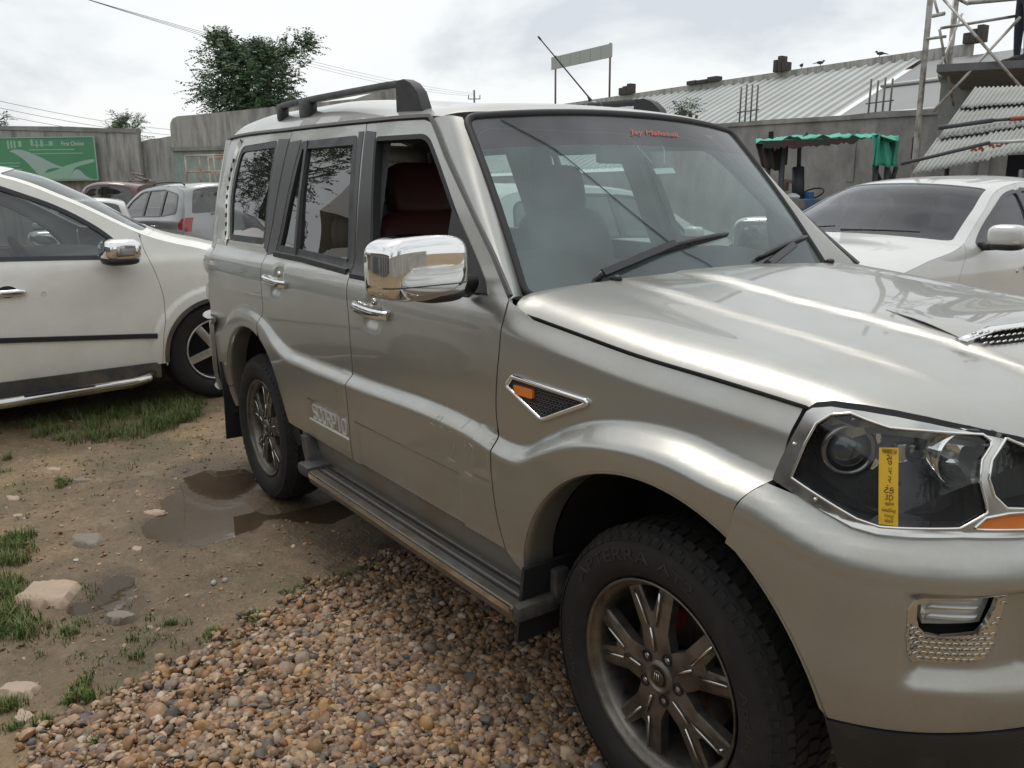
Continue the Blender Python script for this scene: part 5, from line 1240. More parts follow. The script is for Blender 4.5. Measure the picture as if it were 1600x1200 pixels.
class Auto:
    def __init__(s,name,loc,head,P,label,cat='car',group=None):
        s.root=empty(name,loc,head,label,cat,group);s.P=P
        z=P['prof_z'];s.pf=spl(z,np.array(P['prof_y'])*P['W'])
        s.xf,s.xr=P['side_f'],P['side_r']
        st=P['stations'];n=len(st);k=np.arange(n)
        s.ex,s.ez,s.cx,s.cz=[spl(k,[q[i] for q in st]) for i in range(4)]
        s.kk=P.get('k',2.6)
    def S(s,x,z):
        y=s.pf(z);P=s.P
        tf=np.clip((x-(s.xf-P['tf'])) /P['tf'],0,1.6);tr=np.clip(((s.xr+P['tr'])-x)/P['tr'],0,1.6)
        y=y-P['W']*P.get('df',.17)*tf**3-P['W']*P.get('dr',.10)*tr**3
        for (ax,az,r) in P['arches']:
            d=np.hypot(x-ax,z-az);y=y+P.get('flare',.018)*sm(r+.10,r+.06,d)
        return y
    def side(s,off=0.,sg=-1): return lambda x,z:np.stack([x,sg*(s.S(np.asarray(x,float),np.asarray(z,float))+off),z],-1)
    def strip(s,off=0.):
        def f(u,t):
            u=np.asarray(u,float);t=np.asarray(t,float);ex,ez,cx,cz=s.ex(u),s.ez(u),s.cx(u),s.cz(u);w=1-np.abs(t)**s.kk
            yE=s.S(ex,ez);P=np.stack([ex+(cx-ex)*w,t*yE,ez+(cz-ez)*w],-1)
            if off:
                e=1e-3
                du=g0(s,u+e,t)-g0(s,u-e,t);dt=g0(s,u,t+e)-g0(s,u,t-e);n=np.cross(du,dt);n/=np.linalg.norm(n,axis=-1)[...,None]+1e-9
                sgn=np.sign((n*(P-np.array([1.2,0,.6]))).sum(-1))[...,None];P=P+n*sgn*off
            return P
        return f
    def pan(s,name,outl,mat,holes=(),off=0.,res=.035,thick=.02,both=True,gap=.002,parent=None):
        if both: return panel(name,outl,s.side(off),mat,parent or s.root,holes,res,thick,True,gap)
        return panel(name,outl,s.side(off),mat,parent or s.root,holes,res,thick,False,gap)
    def top(s,name,outl,mat,holes=(),off=0.,res=.06,thick=.015,gap=.0):
        # scale u so that tessellation is roughly even
        return panel(name,outl,s.strip(off),mat,s.root,holes,res,thick,False,gap,-1.)
def g0(s,u,t):
    ex,ez,cx,cz=s.ex(u),s.ez(u),s.cx(u),s.cz(u);w=1-np.abs(t)**s.kk
    return np.stack([ex+(cx-ex)*w,t*s.S(ex,ez),ez+(cz-ez)*w],-1)
WHITE=paint('white_paint',(.86,.855,.80),metal=0.,rough=.38,dust=(.42,.37,.30),dusta=.35)
WHITE_P=paint('pearl_white_paint',(.62,.63,.62),metal=.15,rough=.36,dust=(.45,.42,.36),dusta=.3)
SILVER=paint('cool_silver_paint',(.30,.315,.325),metal=.75,rough=.36,dust=(.35,.32,.27),dusta=.3)
MAROON=paint('maroon_paint',(.085,.025,.022),metal=.2,rough=.35,dust=(.2,.15,.11),dusta=.35)
CLAD=M('grey_cladding',(.065,.062,.058),rough=.6,alt=(.14,.11,.08),alts=5.)
ALLOYS=M('alloy_silver',(.55,.55,.54),rough=.3,metal=.85,alt=(.25,.22,.18),alts=9.,altp=(.5,.8))
GLASS_C=glass('car_glass',(.50,.56,.55),ior=1.55,smudge_haze=.06)
GLASS_M=glass('car_glass_dark',(.16,.18,.18),ior=1.6,smudge_haze=.05)
TAILRED=M('tail_red',(.30,.012,.015),rough=.12,coat=1.)
def interior(A,x0,x1,belt,w,seats=((.95,.36),(.95,-.36)),mat=None):
    b=MB();b.box(((x0+x1)/2,0,.45),(x1-x0,w*1.8,.3));b.build('cabin_floor',DASH,A.root)
    for x,y in seats:
        b=MB();T=Matrix.Translation((x,y,.55))@Matrix.Rotation(math.radians(-14),4,'Y');b.sphere((0,0,.30),(.08,.24,.36),18,12,.5,T);b.sphere((0,0,.73),(.05,.13,.10),14,10,.55,T);b.sphere((.25,0,.06),(.27,.24,.09),16,8,.5,T);b.build('seat',mat or SEATGREY,A.root,smooth=True)
def dash_and_wheel(A,x,z,y):
    b=MB();b.sphere((x+.12,0,z-.08),(.30,abs(y)*2.05,.13),24,10,.4);b.build('dashboard',DASH,A.root,smooth=True)
    b=MB();T=Matrix.Translation((x-.22,y,z-.02))@Matrix.Rotation(math.radians(62),4,'Y');b.lathe([(.18+.015*math.cos(a),.015*math.sin(a)) for a in np.linspace(0,2*math.pi,9)[:-1]],32,'z',T,True);b.sphere((0,0,-.02),(.07,.07,.03),12,8,1.,T);b.tube([(-.18,0,0),(.18,0,0)],.014,6,True,T);b.build('steering_wheel',DASH,A.root,smooth=True)
def arc2(ax,az,r,a0,a1,n=20): return [(ax+r*math.cos(math.radians(a0+(a1-a0)*i/n)),az+r*math.sin(math.radians(a0+(a1-a0)*i/n))) for i in range(n+1)]
def place(axle,head,wb=2.7,half=.80):
    d=np.array([math.cos(head),math.sin(head)]);rgt=np.array([d[1],-d[0]]);return np.array(axle)-d*wb-rgt*half
# large crossover: used for the white one alongside and the silver one further back
SUVP=dict(W=.925,wb=2.70,wr=.362,prof_z=[.18,.25,.36,.55,.75,.95,1.03,1.08,1.15,1.35,1.62,1.80],prof_y=[.93,.955,.985,1.,.997,.98,.96,.935,.905,.83,.72,.64],side_f=3.27,side_r=-.80,tf=.62,tr=.55,df=.20,dr=.11,
 arches=((2.70,.36,.380),(0.,.36,.380)),flare=.022,zs=.31,
 stations=[(3.20,.26,3.52,.26),(3.25,.55,3.60,.55),(3.22,.80,3.57,.80),(3.08,.95,3.42,1.00),(2.70,1.085,2.92,1.14),(2.30,1.205,2.52,1.25),(1.84,1.450,2.08,1.51),(1.42,1.615,1.64,1.675),(.70,1.690,.72,1.75),(0.,1.685,-.05,1.75),(-.58,1.60,-.78,1.72),(-.72,1.36,-.88,1.43),(-.80,1.10,-.93,1.12),(-.83,.85,-.98,.86),(-.82,.55,-1.0,.55),(-.78,.28,-.93,.28)],
 fw=[(1.06,1.105),(1.02,1.600),(1.36,1.575),(1.80,1.395),(2.03,1.235),(2.17,1.07)],fwr=[.02,.03,.1,.3,.2,.02],
 rw=[(.18,1.12),(.16,1.615),(.93,1.605),(.985,1.105)],rwr=[.05,.03,.03,.02],qw=[(-.56,1.18),(-.50,1.52),(.08,1.60),(.10,1.12)],qwr=[.06,.10,.02,.05],
 Ccut=[(.99,1.66),(1.0,1.30),(1.02,1.05),(1.03,.7),(1.05,.31)],Dcut=[(.12,1.67),(.13,1.30),(.14,1.06),(.24,.90),(.33,.74)],
 Fcut=[(2.255,1.215),(2.27,1.10),(2.31,.95),(2.342,.80),(2.340,.65),(2.31,.5),(2.29,.31)],
 trims=([(.93,1.615),(1.025,1.605),(1.065,1.09),(.985,1.09)],[(.08,1.61),(.165,1.62),(.185,1.10),(.10,1.11)]),
 mirror=(2.06,1.03,1.105),handles=((1.40,.885),(.34,.93)),mould=[(.45,.655),(1.3,.595),(2.27,.515)],seats=((1.05,.37),(1.05,-.37),(.05,.35),(.05,-.35)),dash=(1.86,1.06,-.37),plate=12.75,rr=(-.62,.87))
SEDP=dict(W=.915,wb=2.795,wr=.332,prof_z=[.16,.22,.32,.50,.68,.84,.92,.97,1.03,1.20,1.38,1.50],prof_y=[.93,.955,.985,1.,.997,.985,.965,.935,.89,.80,.68,.60],side_f=3.42,side_r=-.95,tf=.75,tr=.55,df=.24,dr=.12,
 arches=((2.795,.33,.36),(0.,.33,.36)),flare=.012,zs=.24,
 stations=[(3.38,.22,3.72,.22),(3.42,.48,3.78,.48),(3.36,.68,3.72,.70),(3.12,.79,3.52,.86),(2.62,.90,2.90,.99),(2.10,.985,2.42,1.045),(1.66,1.185,1.96,1.255),(1.24,1.355,1.54,1.415),(.66,1.415,.72,1.47),(.10,1.385,.05,1.45),(-.30,1.285,-.42,1.36),(-.62,1.13,-.80,1.19),(-.90,1.03,-1.08,1.06),(-1.0,.85,-1.16,.88),(-.98,.52,-1.15,.52),(-.92,.24,-1.08,.24)],
 fw=[(1.02,1.0),(.98,1.345),(1.20,1.315),(1.60,1.15),(1.90,.985)],fwr=[.02,.05,.10,.3,.02],rw=[(.10,1.02),(.16,1.20),(.50,1.335),(.92,1.355),(.955,1.0)],rwr=[.03,.12,.12,.03,.02],qw=None,
 Ccut=[(.95,1.395),(.96,1.2),(.99,.97),(1.0,.6),(1.02,.24)],Dcut=[(-.12,1.335),(.0,1.15),(.06,1.0),(.14,.85),(.30,.66)],
 Fcut=[(2.06,1.0),(2.10,.93),(2.20,.80),(2.24,.62),(2.23,.42),(2.20,.24)],
 trims=([(.92,1.36),(.985,1.35),(1.02,1.0),(.955,1.0)],),mirror=(1.86,1.02,1.03),handles=((1.20,.80),(.26,.83)),mould=None,seats=((.85,.36),(.85,-.36),(-.05,.35),(-.05,-.35)),dash=(1.66,.96,-.36),plate=12.9,rr=None)
def suv(name,loc,head,body,label,detail=True,group=None,P=SUVP,glassm=None,rails=False,tint_rear=None):
    A=Auto(name,loc,head,P,label,'car',group);R_=A.root
    topE=[(float(A.ex(k)),float(A.ez(k))) for k in np.arange(3,12.01,.2)]
    zs=P['zs'];wb=P['wb'];ax,az,ar_=P['arches'][0]
    fw=rnd(P['fw'],P['fwr']);rw=rnd(P['rw'],P['rwr']);qw=rnd(P['qw'],P['qwr']) if P['qw'] else None
    Fc=cr(P['Fcut'],4);Cc=cr(P['Ccut'],4);Dc=cr(P['Dcut'],4);fx0=Fc[0][0]
    zE=lambda k:(float(A.ex(k)),float(A.ez(k)))
    o=[(fx0+.012,Fc[0][1]+.004)]+[zE(k) for k in np.arange(5,1.9,-.2) if zE(k)[0]>fx0+.03]+[(zE(2)[0]+.01,zE(2)[1]-.12),(zE(1)[0]-.01,.48),(zE(0)[0],.30),(zE(0)[0]-.1,zs-.01)]+arc2(ax,az,ar_,-8,190,30)+[(Fc[-1][0]+.04,zs)]+Fc[::-1][:-1]
    A.pan('front_wing',o,body,(),0.,.016)
    c0=Cc[0][0]
    A.pan('front_door',Fc+Cc[::-1]+[p for p in topE[::-1] if c0+.01<p[0]<fx0-.02],body,[fw],0.,.03)
    d0=Dc[0][0]
    A.pan('rear_door',Cc+[(ar_+.05,zs)]+arc2(0,az,ar_,-8,60,12)+Dc[::-1]+[p for p in topE[::-1] if d0+.01<p[0]<c0-.01],body,[rw],0.,.035)
    tl=[zE(k) for k in (15,14,13,12)]
    A.pan('rear_quarter_panel',Dc+arc2(0,az,ar_,66,188,24)+[(-.5,zs-.02)]+tl+[p for p in topE[::-1] if p[0]<d0-.01 and p[1]>tl[-1][1]+.01],body,[qw] if qw else (),0.,.035)
    gm=glassm or GLASS_C
    A.pan('front_door_glass',inset(fw,-.004),gm,(),-.010,.06,0);A.pan('rear_door_glass',inset(rw,-.004),tint_rear or gm,(),-.010,.06,0)
    if qw: A.pan('quarter_glass',inset(qw,-.004),tint_rear or gm,(),-.010,.06,0)
    for wv in (fw,rw,qw):
        if wv: A.pan('window_frame',inset(wv,-.018),BLACKG,[inset(wv,.012)],.003,.03,.012)
    for t_ in P['trims']: A.pan('pillar_trim',t_,BLACKG,(),.004,.04,.004)
    # top strip
    A.top('front_bumper',[(0,-1),(2.2,-1),(2.2,1),(0,1)],body,[rnd([(.5,-.6),(1.0,-.6),(1.0,.6),(.5,.6)],.05)],res=.08);A.top('grille',[(.4,-.7),(1.1,-.7),(1.1,.7),(.4,.7)],BLACK,(),-.03,.1,0)
    A.top('bonnet',[(2.2,-1),(5.0,-1),(5.0,1),(2.2,1)],body,[],res=.07,gap=.003)
    A.top('windscreen_surround',[(5.0,-1),(7.05,-1),(7.05,1),(5.0,1)],body,[rnd([(5.1,-.93),(6.95,-.93),(6.95,.93),(5.1,.93)],.08)],res=.07)
    A.top('windscreen',[(5.08,-.94),(6.97,-.94),(6.97,.94),(5.08,.94)],gm,(),-.006,.08,0)
    A.top('roof',[(7.05,-1),(10.0,-1),(10.0,1),(7.05,1)],body,[],res=.07)
    A.top('tailgate',[(10.0,-1),(13.2,-1),(13.2,1),(10.0,1)],body,[rnd([(10.25,-.80),(11.75,-.84),(11.75,.84),(10.25,.80)],.12)],res=.07)
    A.top('rear_window',[(10.2,-.82),(11.8,-.86),(11.8,.86),(10.2,.82)],GLASS_M if tint_rear is None else tint_rear,(),-.008,.08,0)
    A.top('rear_bumper',[(13.2,-1),(15.,-1),(15.,1),(13.2,1)],body,(),.012,.07)
    for sg in (-1,1):
        A.top('tail_lamp',[(12.0,sg*.80),(13.0,sg*.84),(13.0,sg*.99),(12.0,sg*.99)],TAILRED,(),.006,.06)
        panel('tail_lamp',rnd([(-.79,1.09),(-.815,.87),(-.73,.89),(-.70,.97),(-.74,1.09)],.02),A.side(.004,sg),TAILRED,R_,(),.03,.02,False,0,1 if sg<0 else -1) if P['rr'] else None
        A.top('headlamp',[(1.9,sg*.62),(2.35,sg*.58),(2.75,sg*.985),(2.1,sg*.985)],CLEAR,(),.006,.06)
    # lower cladding, inner dark shell
    b=MB()
    for sg in (-1,1):
        b=MB();b.sweep([(.42,sg*(A.S(.42,.26)-.03),zs-.035),(wb-.42,sg*(A.S(wb-.42,.26)-.03),zs-.035)],[(-.05,-.06),(.035,-.06),(.045,.05),(-.05,.05)] if sg<0 else [(.05,-.06),(-.035,-.06),(-.045,.05),(.05,.05)],(0,0,1));b.build('sill',CLAD,R_,sharp=40)
        for ax,az,r in P['arches']:
            Q=arc2(ax,az,r-.006,-6,186,30);b=MB();b.sweep([(x,sg*(float(A.S(np.array(x),np.array(z)))+.004),z) for x,z in Q],[(-.022,-.03),(.012,-.03),(.012,.004),(-.022,.004)] if False else [(-.012,-.05),(.016,-.05),(.016,.004),(-.012,.004)],(0,sg,0));b.build('arch_trim',CLAD,R_,sharp=40)
            b=MB();b.lathe([(r+.02,-.28),(r+.02,.28)],40,'y',Matrix.Translation((ax,sg*.62,az)));b.F=[f for f in b.F if all(b.V[i].z>.3 for i in f)];b.build('arch_liner',LINER,R_,recalc=False)
    b=MB();b.box((1.3,0,.34),(3.6,1.2,.22));b.box((1.35,0,.36),(1.8,1.7,.2));b.build('underbody',LINER,R_)
    panel('inner_panel',[(-.7,.94),(2.1,.94),(3.0,.80),(3.0,.76),(.0,.76),(-.7,.8)],A.side(-.04),DARK,R_,(),.1,0,True)
    panel('inner_panel',[(.45,.95),(2.25,.95),(2.22,.26),(.45,.26)],A.side(-.04),DARK,R_,(),.1,0,True)
    for x in (wb,0):
        for sg in (-1,1): plain_wheel(P['wr'],.235,.225,ALLOYS,R_,(x,sg*(P['W']-.125),P['wr']),sg)
    interior(A,-.5,2.0,1.05,.75,P['seats']);dash_and_wheel(A,*P['dash'])
    for sg in (-1,1):
        mx_,my_,mz_=P['mirror'];mr=empty('wing_mirror',(mx_,sg*my_,mz_));mr.parent=R_
        b=MB();b.sphere((0,0,.02),(.125 if detail else .085,.115,.075),32,18,.62);b.build('mirror_cover',CHROME if detail else body,mr,smooth=True)
        b=MB();b.sphere((-.005,0,-.045),(.115 if detail else .08,.105,.035),24,10,.7);b.tube([(0,-sg*.06,-.05),(0,-sg*.17,-.06)],.03,10);b.build('mirror_base',BLACK,mr,smooth=True)
        b=MB();b.box((.05,sg*.02,-.022),(.05,.16,.014),bev=.004);b.build('mirror_lamp',CLEAR,mr)
        for hx,hz in P['handles']:
            y=float(A.S(np.array(hx),np.array(hz)));b=MB();b.sphere((hx,sg*(y+.014),hz),(.105,.022,.022),18,10,.7);b.build('door_handle',CHROME,R_,smooth=True)
            b=MB();b.sphere((hx,sg*(y-.008),hz-.005),(.075,.012,.05),18,10);b.build('handle_cup',DARK,R_,smooth=True)
            b=MB();b.lathe([(.014,-.004),(.014,.004),(.006,.005),(0,.005)],14,'y',Matrix.Translation((hx+.20,sg*(y+.002),hz-.02)));b.build('lock_barrel',CHROME_D,R_,smooth=True)
        q=P['mould'] or [(.5,.3),(.6,.3)];b=MB();b.sweep([(x,sg*(float(A.S(np.array(x),np.array(z)))+.002),z) for x,z in dens(q,.1,False)],[(-.018,-.004),(.018,-.004),(.014,.010),(-.014,.010)],(0,sg,0));(b.build('side_moulding',BLACK,R_,sharp=40) if P['mould'] else None)
        if detail:
            y=sg*1.02;b=MB();b.tube([(.45,sg*.90,.235),(.58,y,.215),(1.3,y,.212),(2.05,y,.225),(2.16,sg*.99,.235),(2.22,sg*.90,.25)],.034,14);ss=b.build('side_step',CHROME_D,R_,smooth=True)
            for x in (.85,1.60):
                b=MB();b.box((x,y,.243),(.42,.055,.018),bev=.006);b.build('step_pad',BLACK,ss,sharp=40)
        if rails:
            b=MB();P_=[(1.0,sg*.58,1.70),(.9,sg*.58,1.745),(.3,sg*.58,1.765),(-.35,sg*.57,1.75),(-.5,sg*.57,1.70)];b.tube([tuple(p) for p in cr(P_,4)],.017,8);b.build('roof_rail',BLACK,R_,smooth=True)
    if not detail or rails:
        pl=A.strip(.025)(np.array([13.0]),np.array([0.]))[0]
        b=MB();T=Matrix.Translation((float(A.cx(12.75))-.03,0,.90));b.box((0,0,0),(.012,.50,.12),T);pt=b.build('number_plate',M('plate_white',(.70,.70,.68),rough=.5),R_)
        b=MB();b.box((.004,0,0),(.012,.53,.15),T);b.build('plate_frame',BLACK,pt)
        V,F=text_geo('GJ04BE4',1.,.01);lo,hi=V.min(0),V.max(0);a=(V[:,0]-lo[0])/(hi[0]-lo[0]);h=(V[:,1]-lo[1])/(hi[1]-lo[1])
        mesh('plate_lettering',np.stack([np.full(len(V),float(A.cx(12.75))-.038)-.001*(V[:,2]>0),.225-.42*a,.865+.07*h],-1),F,INK,pt,False)
        b=MB();x0=float(A.cx(12.1))-.02;b.tube([(x0,-.10,1.13),(x0-.01,-.02,1.16),(x0+.005,.30,1.17)],[.012,.010,.006],8);b.build('rear_wiper',BLACK,R_,smooth=True)
        b=MB();b.sphere((float(A.cx(12.45))-.02,0,1.02),(.01,.06,.035),16,8);b.build('tail_badge',CHROME,R_,smooth=True)
    return A
# the white crossover standing alongside, nose towards the far side of the lot
H90=math.radians(90)
HW_=math.radians(95.5)
q=place((-2.41,-.38),HW_,2.7,.80)
wsv=suv('parked_suv',(q[0],q[1],0.),HW_,WHITE,'white SUV with chrome mirror and tubular side step beside grass',True)
def gz1(x,y): return float(gz(np.array([x]),np.array([y]))[0])
def local_at(px,D,local,head):
    """root position so that the local point projects at px, D metres along the view axis"""
    P=at_dist(px,D);c,s_=math.cos(head),math.sin(head);return np.array([P[0]-(local[0]*c-local[1]*s_),P[1]-(local[0]*s_+local[1]*c)])
h=math.radians(188);q=local_at((284,347),15.3,(-.9,.85,.95),h)
silv=suv('parked_suv',(q[0],q[1],gz1(*q)),h,SILVER,'silver SUV seen from behind with red tail lamp and number plate',False,None,SUVP,None,True)
h=math.radians(150);q=local_at((146,308),19.8,(-.9,.3,1.3),h)
mar=suv('parked_suv',(q[0],q[1],gz1(*q)),h,MAROON,'maroon SUV parked under a pile of scrap by the stained wall',False,None,SUVP,GLASS_M);mar.root.scale=(1,.97,1.06)
h=math.radians(172);q=local_at((140,318),14.2,(-.9,.0,1.4),h)
wh=suv('parked_hatchback',(q[0],q[1],gz1(*q)),h,WHITE_P,'small white hatchback with dark rear window beside the maroon SUV',False,None,SUVP,GLASS_M);wh.root.scale=(.80,.88,.845)
h=math.radians(-90);q=local_at((1398,297),6.5,(1.54,0,1.42),h)
sed=suv('parked_sedan',(q[0],q[1],gz1(*q)),h,WHITE_P,'pearl white sedan facing the silver SUV bonnet with white mirrors',False,None,SEDP,glass('sedan_glass',(.45,.50,.51),ior=1.45,smudge_haze=.22,dust=(.24,.26,.29)))
# wipers of the sedan
for u0,t0,u1,t1 in ((5.12,-.55,5.42,.02),(5.12,.12,5.36,.72)):
    f=sed.strip(.018);P_=[tuple(f(np.array([u0+(u1-u0)*k*.4]),np.array([t0+(t1-t0)*k]))[0]) for k in np.linspace(0,1,7)];b=MB();b.tube(P_,[.010,.009,.008,.008,.007,.006,.005],6);b.build('wiper',BLACK,sed.root,smooth=True)
# two more white cars standing beyond the silver SUV, seen through its cabin
h=math.radians(84)
for px,D,hh,lab in ((( 770,300),9.5,84,'white car visible only through the cabin of the beige SUV'),((1000,318),9.0,95,'second white car glimpsed through the windscreen of the beige SUV')):
    q=local_at(px,D,(1.2,-.8,1.0),math.radians(hh));c=copy_tree(wh.root);c.location=(q[0],q[1],gz1(*q));c.rotation_euler=(0,0,math.radians(hh));c.scale=(.95,.93,.88);c['label']=lab;c['category']='car'
# ------------------------------------------------------------------ walls, sheds, tractor, scaffold, trees, wires
def W2(px,D): P=at_dist(px,D);return np.array(P)
def stained(name,base,dark,streak=(2.2,2.2,.30),amt=(.40,.66),pale=None):
    if name in MATS: return MATS[name]
    m=M(name,base,rough=.92,var=.16,vs=1.2,bump=.006,bs=14.);nt=m.node_tree;N=nt.nodes.new;L=nt.links.new;b=nt.nodes['Principled BSDF']
    src=b.inputs['Base Color'].links[0].from_socket
    tc=N('ShaderNodeTexCoord');mp=N('ShaderNodeMapping');mp.inputs['Scale'].default_value=streak;L(tc.outputs['Object'],mp.inputs[0])
    n=N('ShaderNodeTexNoise');n.inputs['Scale'].default_value=2.4;n.inputs['Detail'].default_value=9.;n.inputs['Roughness'].default_value=.68;L(mp.outputs[0],n.inputs['Vector'])
    r=N('ShaderNodeMapRange');r.inputs[1].default_value=amt[0];r.inputs[2].default_value=amt[1];r.inputs[3].default_value=0;r.inputs[4].default_value=.92;L(n.outputs[0],r.inputs[0])
    x=N('ShaderNodeMix');x.data_type='RGBA';L(r.outputs[0],x.inputs[0]);L(src,x.inputs[6]);x.inputs[7].default_value=tuple(dark)+(1,);L(x.outputs[2],b.inputs['Base Color']);return m
CONC=stained('weathered_concrete',(.38,.375,.35),(.10,.10,.096),(2.2,2.2,.30),(.44,.72))
CONC2=stained('grey_concrete',(.30,.30,.29),(.15,.15,.15),(1.,1.,.5),(.38,.70))
PGREEN=stained('faded_green_wash',(.34,.42,.38),(.20,.25,.22),(1.,1.,.4))
def wall(name,A,B,z0,z1,th,mat,label=None,cat='wall',top=None,parent=None,seg=10,cap=True):
    """straight wall between two ground points; the top line may wander"""
    A=np.array(A[:2]);B=np.array(B[:2]);d=B-A;Ln=np.linalg.norm(d);ang=math.atan2(d[1],d[0])
    r=np.random.default_rng(int(Ln*1000)%9999);V=[];F=[]
    za=z1 if hasattr(z1,'__len__') else (z1,z1)
    n=max(seg,2)
    for i in range(n+1):
        t=i/n;zt=za[0]+(za[1]-za[0])*t+(r.normal(0,.012) if 0<i<n else 0);zb=z0 if not hasattr(z0,'__len__') else z0[0]+(z0[1]-z0[0])*t
        for y in (-th/2,th/2): V+=[(Ln*t,y,zb),(Ln*t,y,zt)]
    for i in range(n):
        a=4*i;b=4*i+4
        F+=[(a,b,b+1,a+1),(a+2,a+3,b+3,b+2),(a+1,b+1,b+3,a+3)]
    F+=[(0,1,3,2),(4*n,4*n+2,4*n+3,4*n+1)]
    o=mesh(name,V,F,mat,parent,False);o.location=(A[0],A[1],0);o.rotation_euler=(0,0,ang)
    if label: tag(o,label,cat)
    return o
def box_between(name,A,B,r,mat,parent=None,sq=False,n=8):
    b=MB();A=tuple(A);B=tuple(B)
    if sq: b.tube([A,B],r*1.414,4)
    else: b.tube([A,B],r,n)
    return b.build(name,mat,parent,smooth=not sq)
HZ=lambda px:305.
def zpx(px,D): return float(at_dist(px,D)[2])
# -- left boundary wall with the green hoarding
D1=25.
a=W2((-260,300),D1+1);b_=W2((226,300),D1)
lw=empty('boundary_wall',(a[0],a[1],0),0,'long stained concrete boundary wall carrying the green hoarding','wall')
o=wall('wall_face',a,b_,-.4,(zpx((-260,196),D1+1),zpx((224,207),D1)),.22,CONC,parent=lw);o.location=(0,0,0)
d=(b_-a)[:2];Ln=np.linalg.norm(d);ang=math.atan2(d[1],d[0])
o=wall('wall_coping',a,b_,(zpx((-260,196),D1+1)-.05,zpx((224,207),D1)-.05),(zpx((-260,196),D1+1)+.07,zpx((224,207),D1)+.07),.30,CONC2,parent=lw);o.location=(0,0,0)
a2=W2((226,300),D1+.3);b2=W2((298,300),D1-.2)
o=wall('boundary_wall',a2,b2,-.4,(zpx((226,221),D1),zpx((298,213),D1)),.2,CONC,'lower run of streaked dark concrete wall joining the taller one','wall')
a3=W2((279,300),D1-1.2);b3=W2((640,300),D1-2.5)
tw=empty('boundary_wall',(a3[0],a3[1],0),0,'tallest wall with rounded corner and washed green lower half below the tree','wall')
zl=zpx((300,233),D1-1.2);zt0=zpx((285,186),D1-1.2);zt1=zpx((380,178),D1-1.4)
dd=(b3-a3)[:2];L3=np.linalg.norm(dd);an3=math.atan2(dd[1],dd[0])
up=MB();prof=[(0,zl),(L3,zl),(L3,zt1+.6)]+[(L3*k,zt0+(zt1-zt0)*k*3.8) for k in (.8,.5,.26,.1)]+[(.25,zt0+.02),(.10,zt0-.04),(.02,zt0-.16),(0,zt0-.32)]
up.prism([(x,-.12,z) for x,z in prof],(0,.24,0));o=up.build('upper_wall',CONC,tw);o.rotation_euler=(0,0,an3)
lo=MB();lo.box((L3/2,.0,zl/2-.2),(L3,.18,zl+.4-.06));o=lo.build('lower_wall',PGREEN,tw);o.rotation_euler=(0,0,an3)
lo=MB();lo.box((L3/2,-.02,zl-.02),(L3+.04,.34,.10));o=lo.build('ledge',CONC2,tw);o.rotation_euler=(0,0,an3)
# hoarding
hb_=empty('hoarding',(0,0,0),0,'green printed hoarding with pale curved shapes fixed to the wall','sign')
hA=W2((-190,300),D1+.35);hB=W2((157,300),D1-.18);dh=(hB-hA)[:2];LH=np.linalg.norm(dh);ah=math.atan2(dh[1],dh[0]);hz0,hz1=zpx((150,281),D1-.2),zpx((150,215),D1-.2)
hb_.location=(hA[0],hA[1],0);hb_.rotation_euler=(0,0,ah)
HG=M('hoarding_green',(.075,.27,.14),rough=.45,var=.10,vs=.8);HP=M('hoarding_pale',(.34,.47,.43),rough=.5);HL=M('hoarding_light',(.28,.48,.36),rough=.5);HWt=M('hoarding_white',(.62,.68,.64),rough=.5)
b=MB();b.box((LH/2,0,(hz0+hz1)/2),(LH,.05,hz1-hz0));b.build('board',HG,hb_)
b=MB()
for p,q in (((0,0,hz0),(LH,0,hz0)),((0,0,hz1),(LH,0,hz1)),((0,0,hz0),(0,0,hz1)),((LH,0,hz0),(LH,0,hz1))): b.tube([(p[0],-.03,p[2]),(q[0],-.03,q[2])],.022,4)
b.build('board_frame',M('frame_green',(.30,.45,.38),rough=.5),hb_)
def hp(px): # hoarding pixel to local
    k=(px[0]+190)/347.;v=(281-px[1]+ (px[0]-157)*-.0)/66.;return (LH*k,hz0+(hz1-hz0)*np.clip(v,0.02,.98))
def hshape(name,pts,mat,off,smooth=True):
    P=[hp(p) for p in (cr(pts,4) if smooth else pts)];b=MB();b.prism([(x,-.026-off,z) for x,z in P],(0,-.002,0));return b.build(name,mat,hb_)
hshape('print_shape',[(26,236),(34,233),(50,235),(72,245),(92,256),(108,262),(96,262),(82,264),(72,273),(66,272),(58,262),(46,248),(32,238)],HP,.001)
hshape('print_shape',[(54,281),(66,272),(90,267),(112,258),(150,249),(152,254),(126,261),(118,270),(112,279)],HL,.002)
hshape('print_shape',[(112,279),(122,266),(130,266),(140,276),(150,280)],HP,.003)
hshape('print_shape',[(0,275),(6,270),(30,272),(50,279),(20,280),(0,280)],HL,.001)
for i,(x0,y0,w,h) in enumerate(((24,219,3,13),(29,219,3,12),(34,219,3,12),(41,220,5,9),(60,218,4,10),(68,219,3,11),(75,219,4,10),(88,221,6,7),(56,233,70,1.5),(58,239,80,1.3),(62,226,30,1.2),(4,253,36,1.4),(4,258,34,1.4),(4,263,38,1.4))):
    hshape('print_bar',[(x0,y0),(x0+w,y0),(x0+w,y0+h),(x0,y0+h)],HL,.001,False)
V,F=text_geo('First Choice',1.,.01);lo_,hi_=V.min(0),V.max(0);A_=hp((107,228));B_=hp((141,221.5))
mesh('print_lettering',np.stack([A_[0]+(B_[0]-A_[0])*(V[:,0]-lo_[0])/(hi_[0]-lo_[0]),-.030-.001*(V[:,2]>0),A_[1]+(B_[1]-A_[1])*(V[:,1]-lo_[1])/(hi_[1]-lo_[1])],-1),F,HWt,hb_,False)
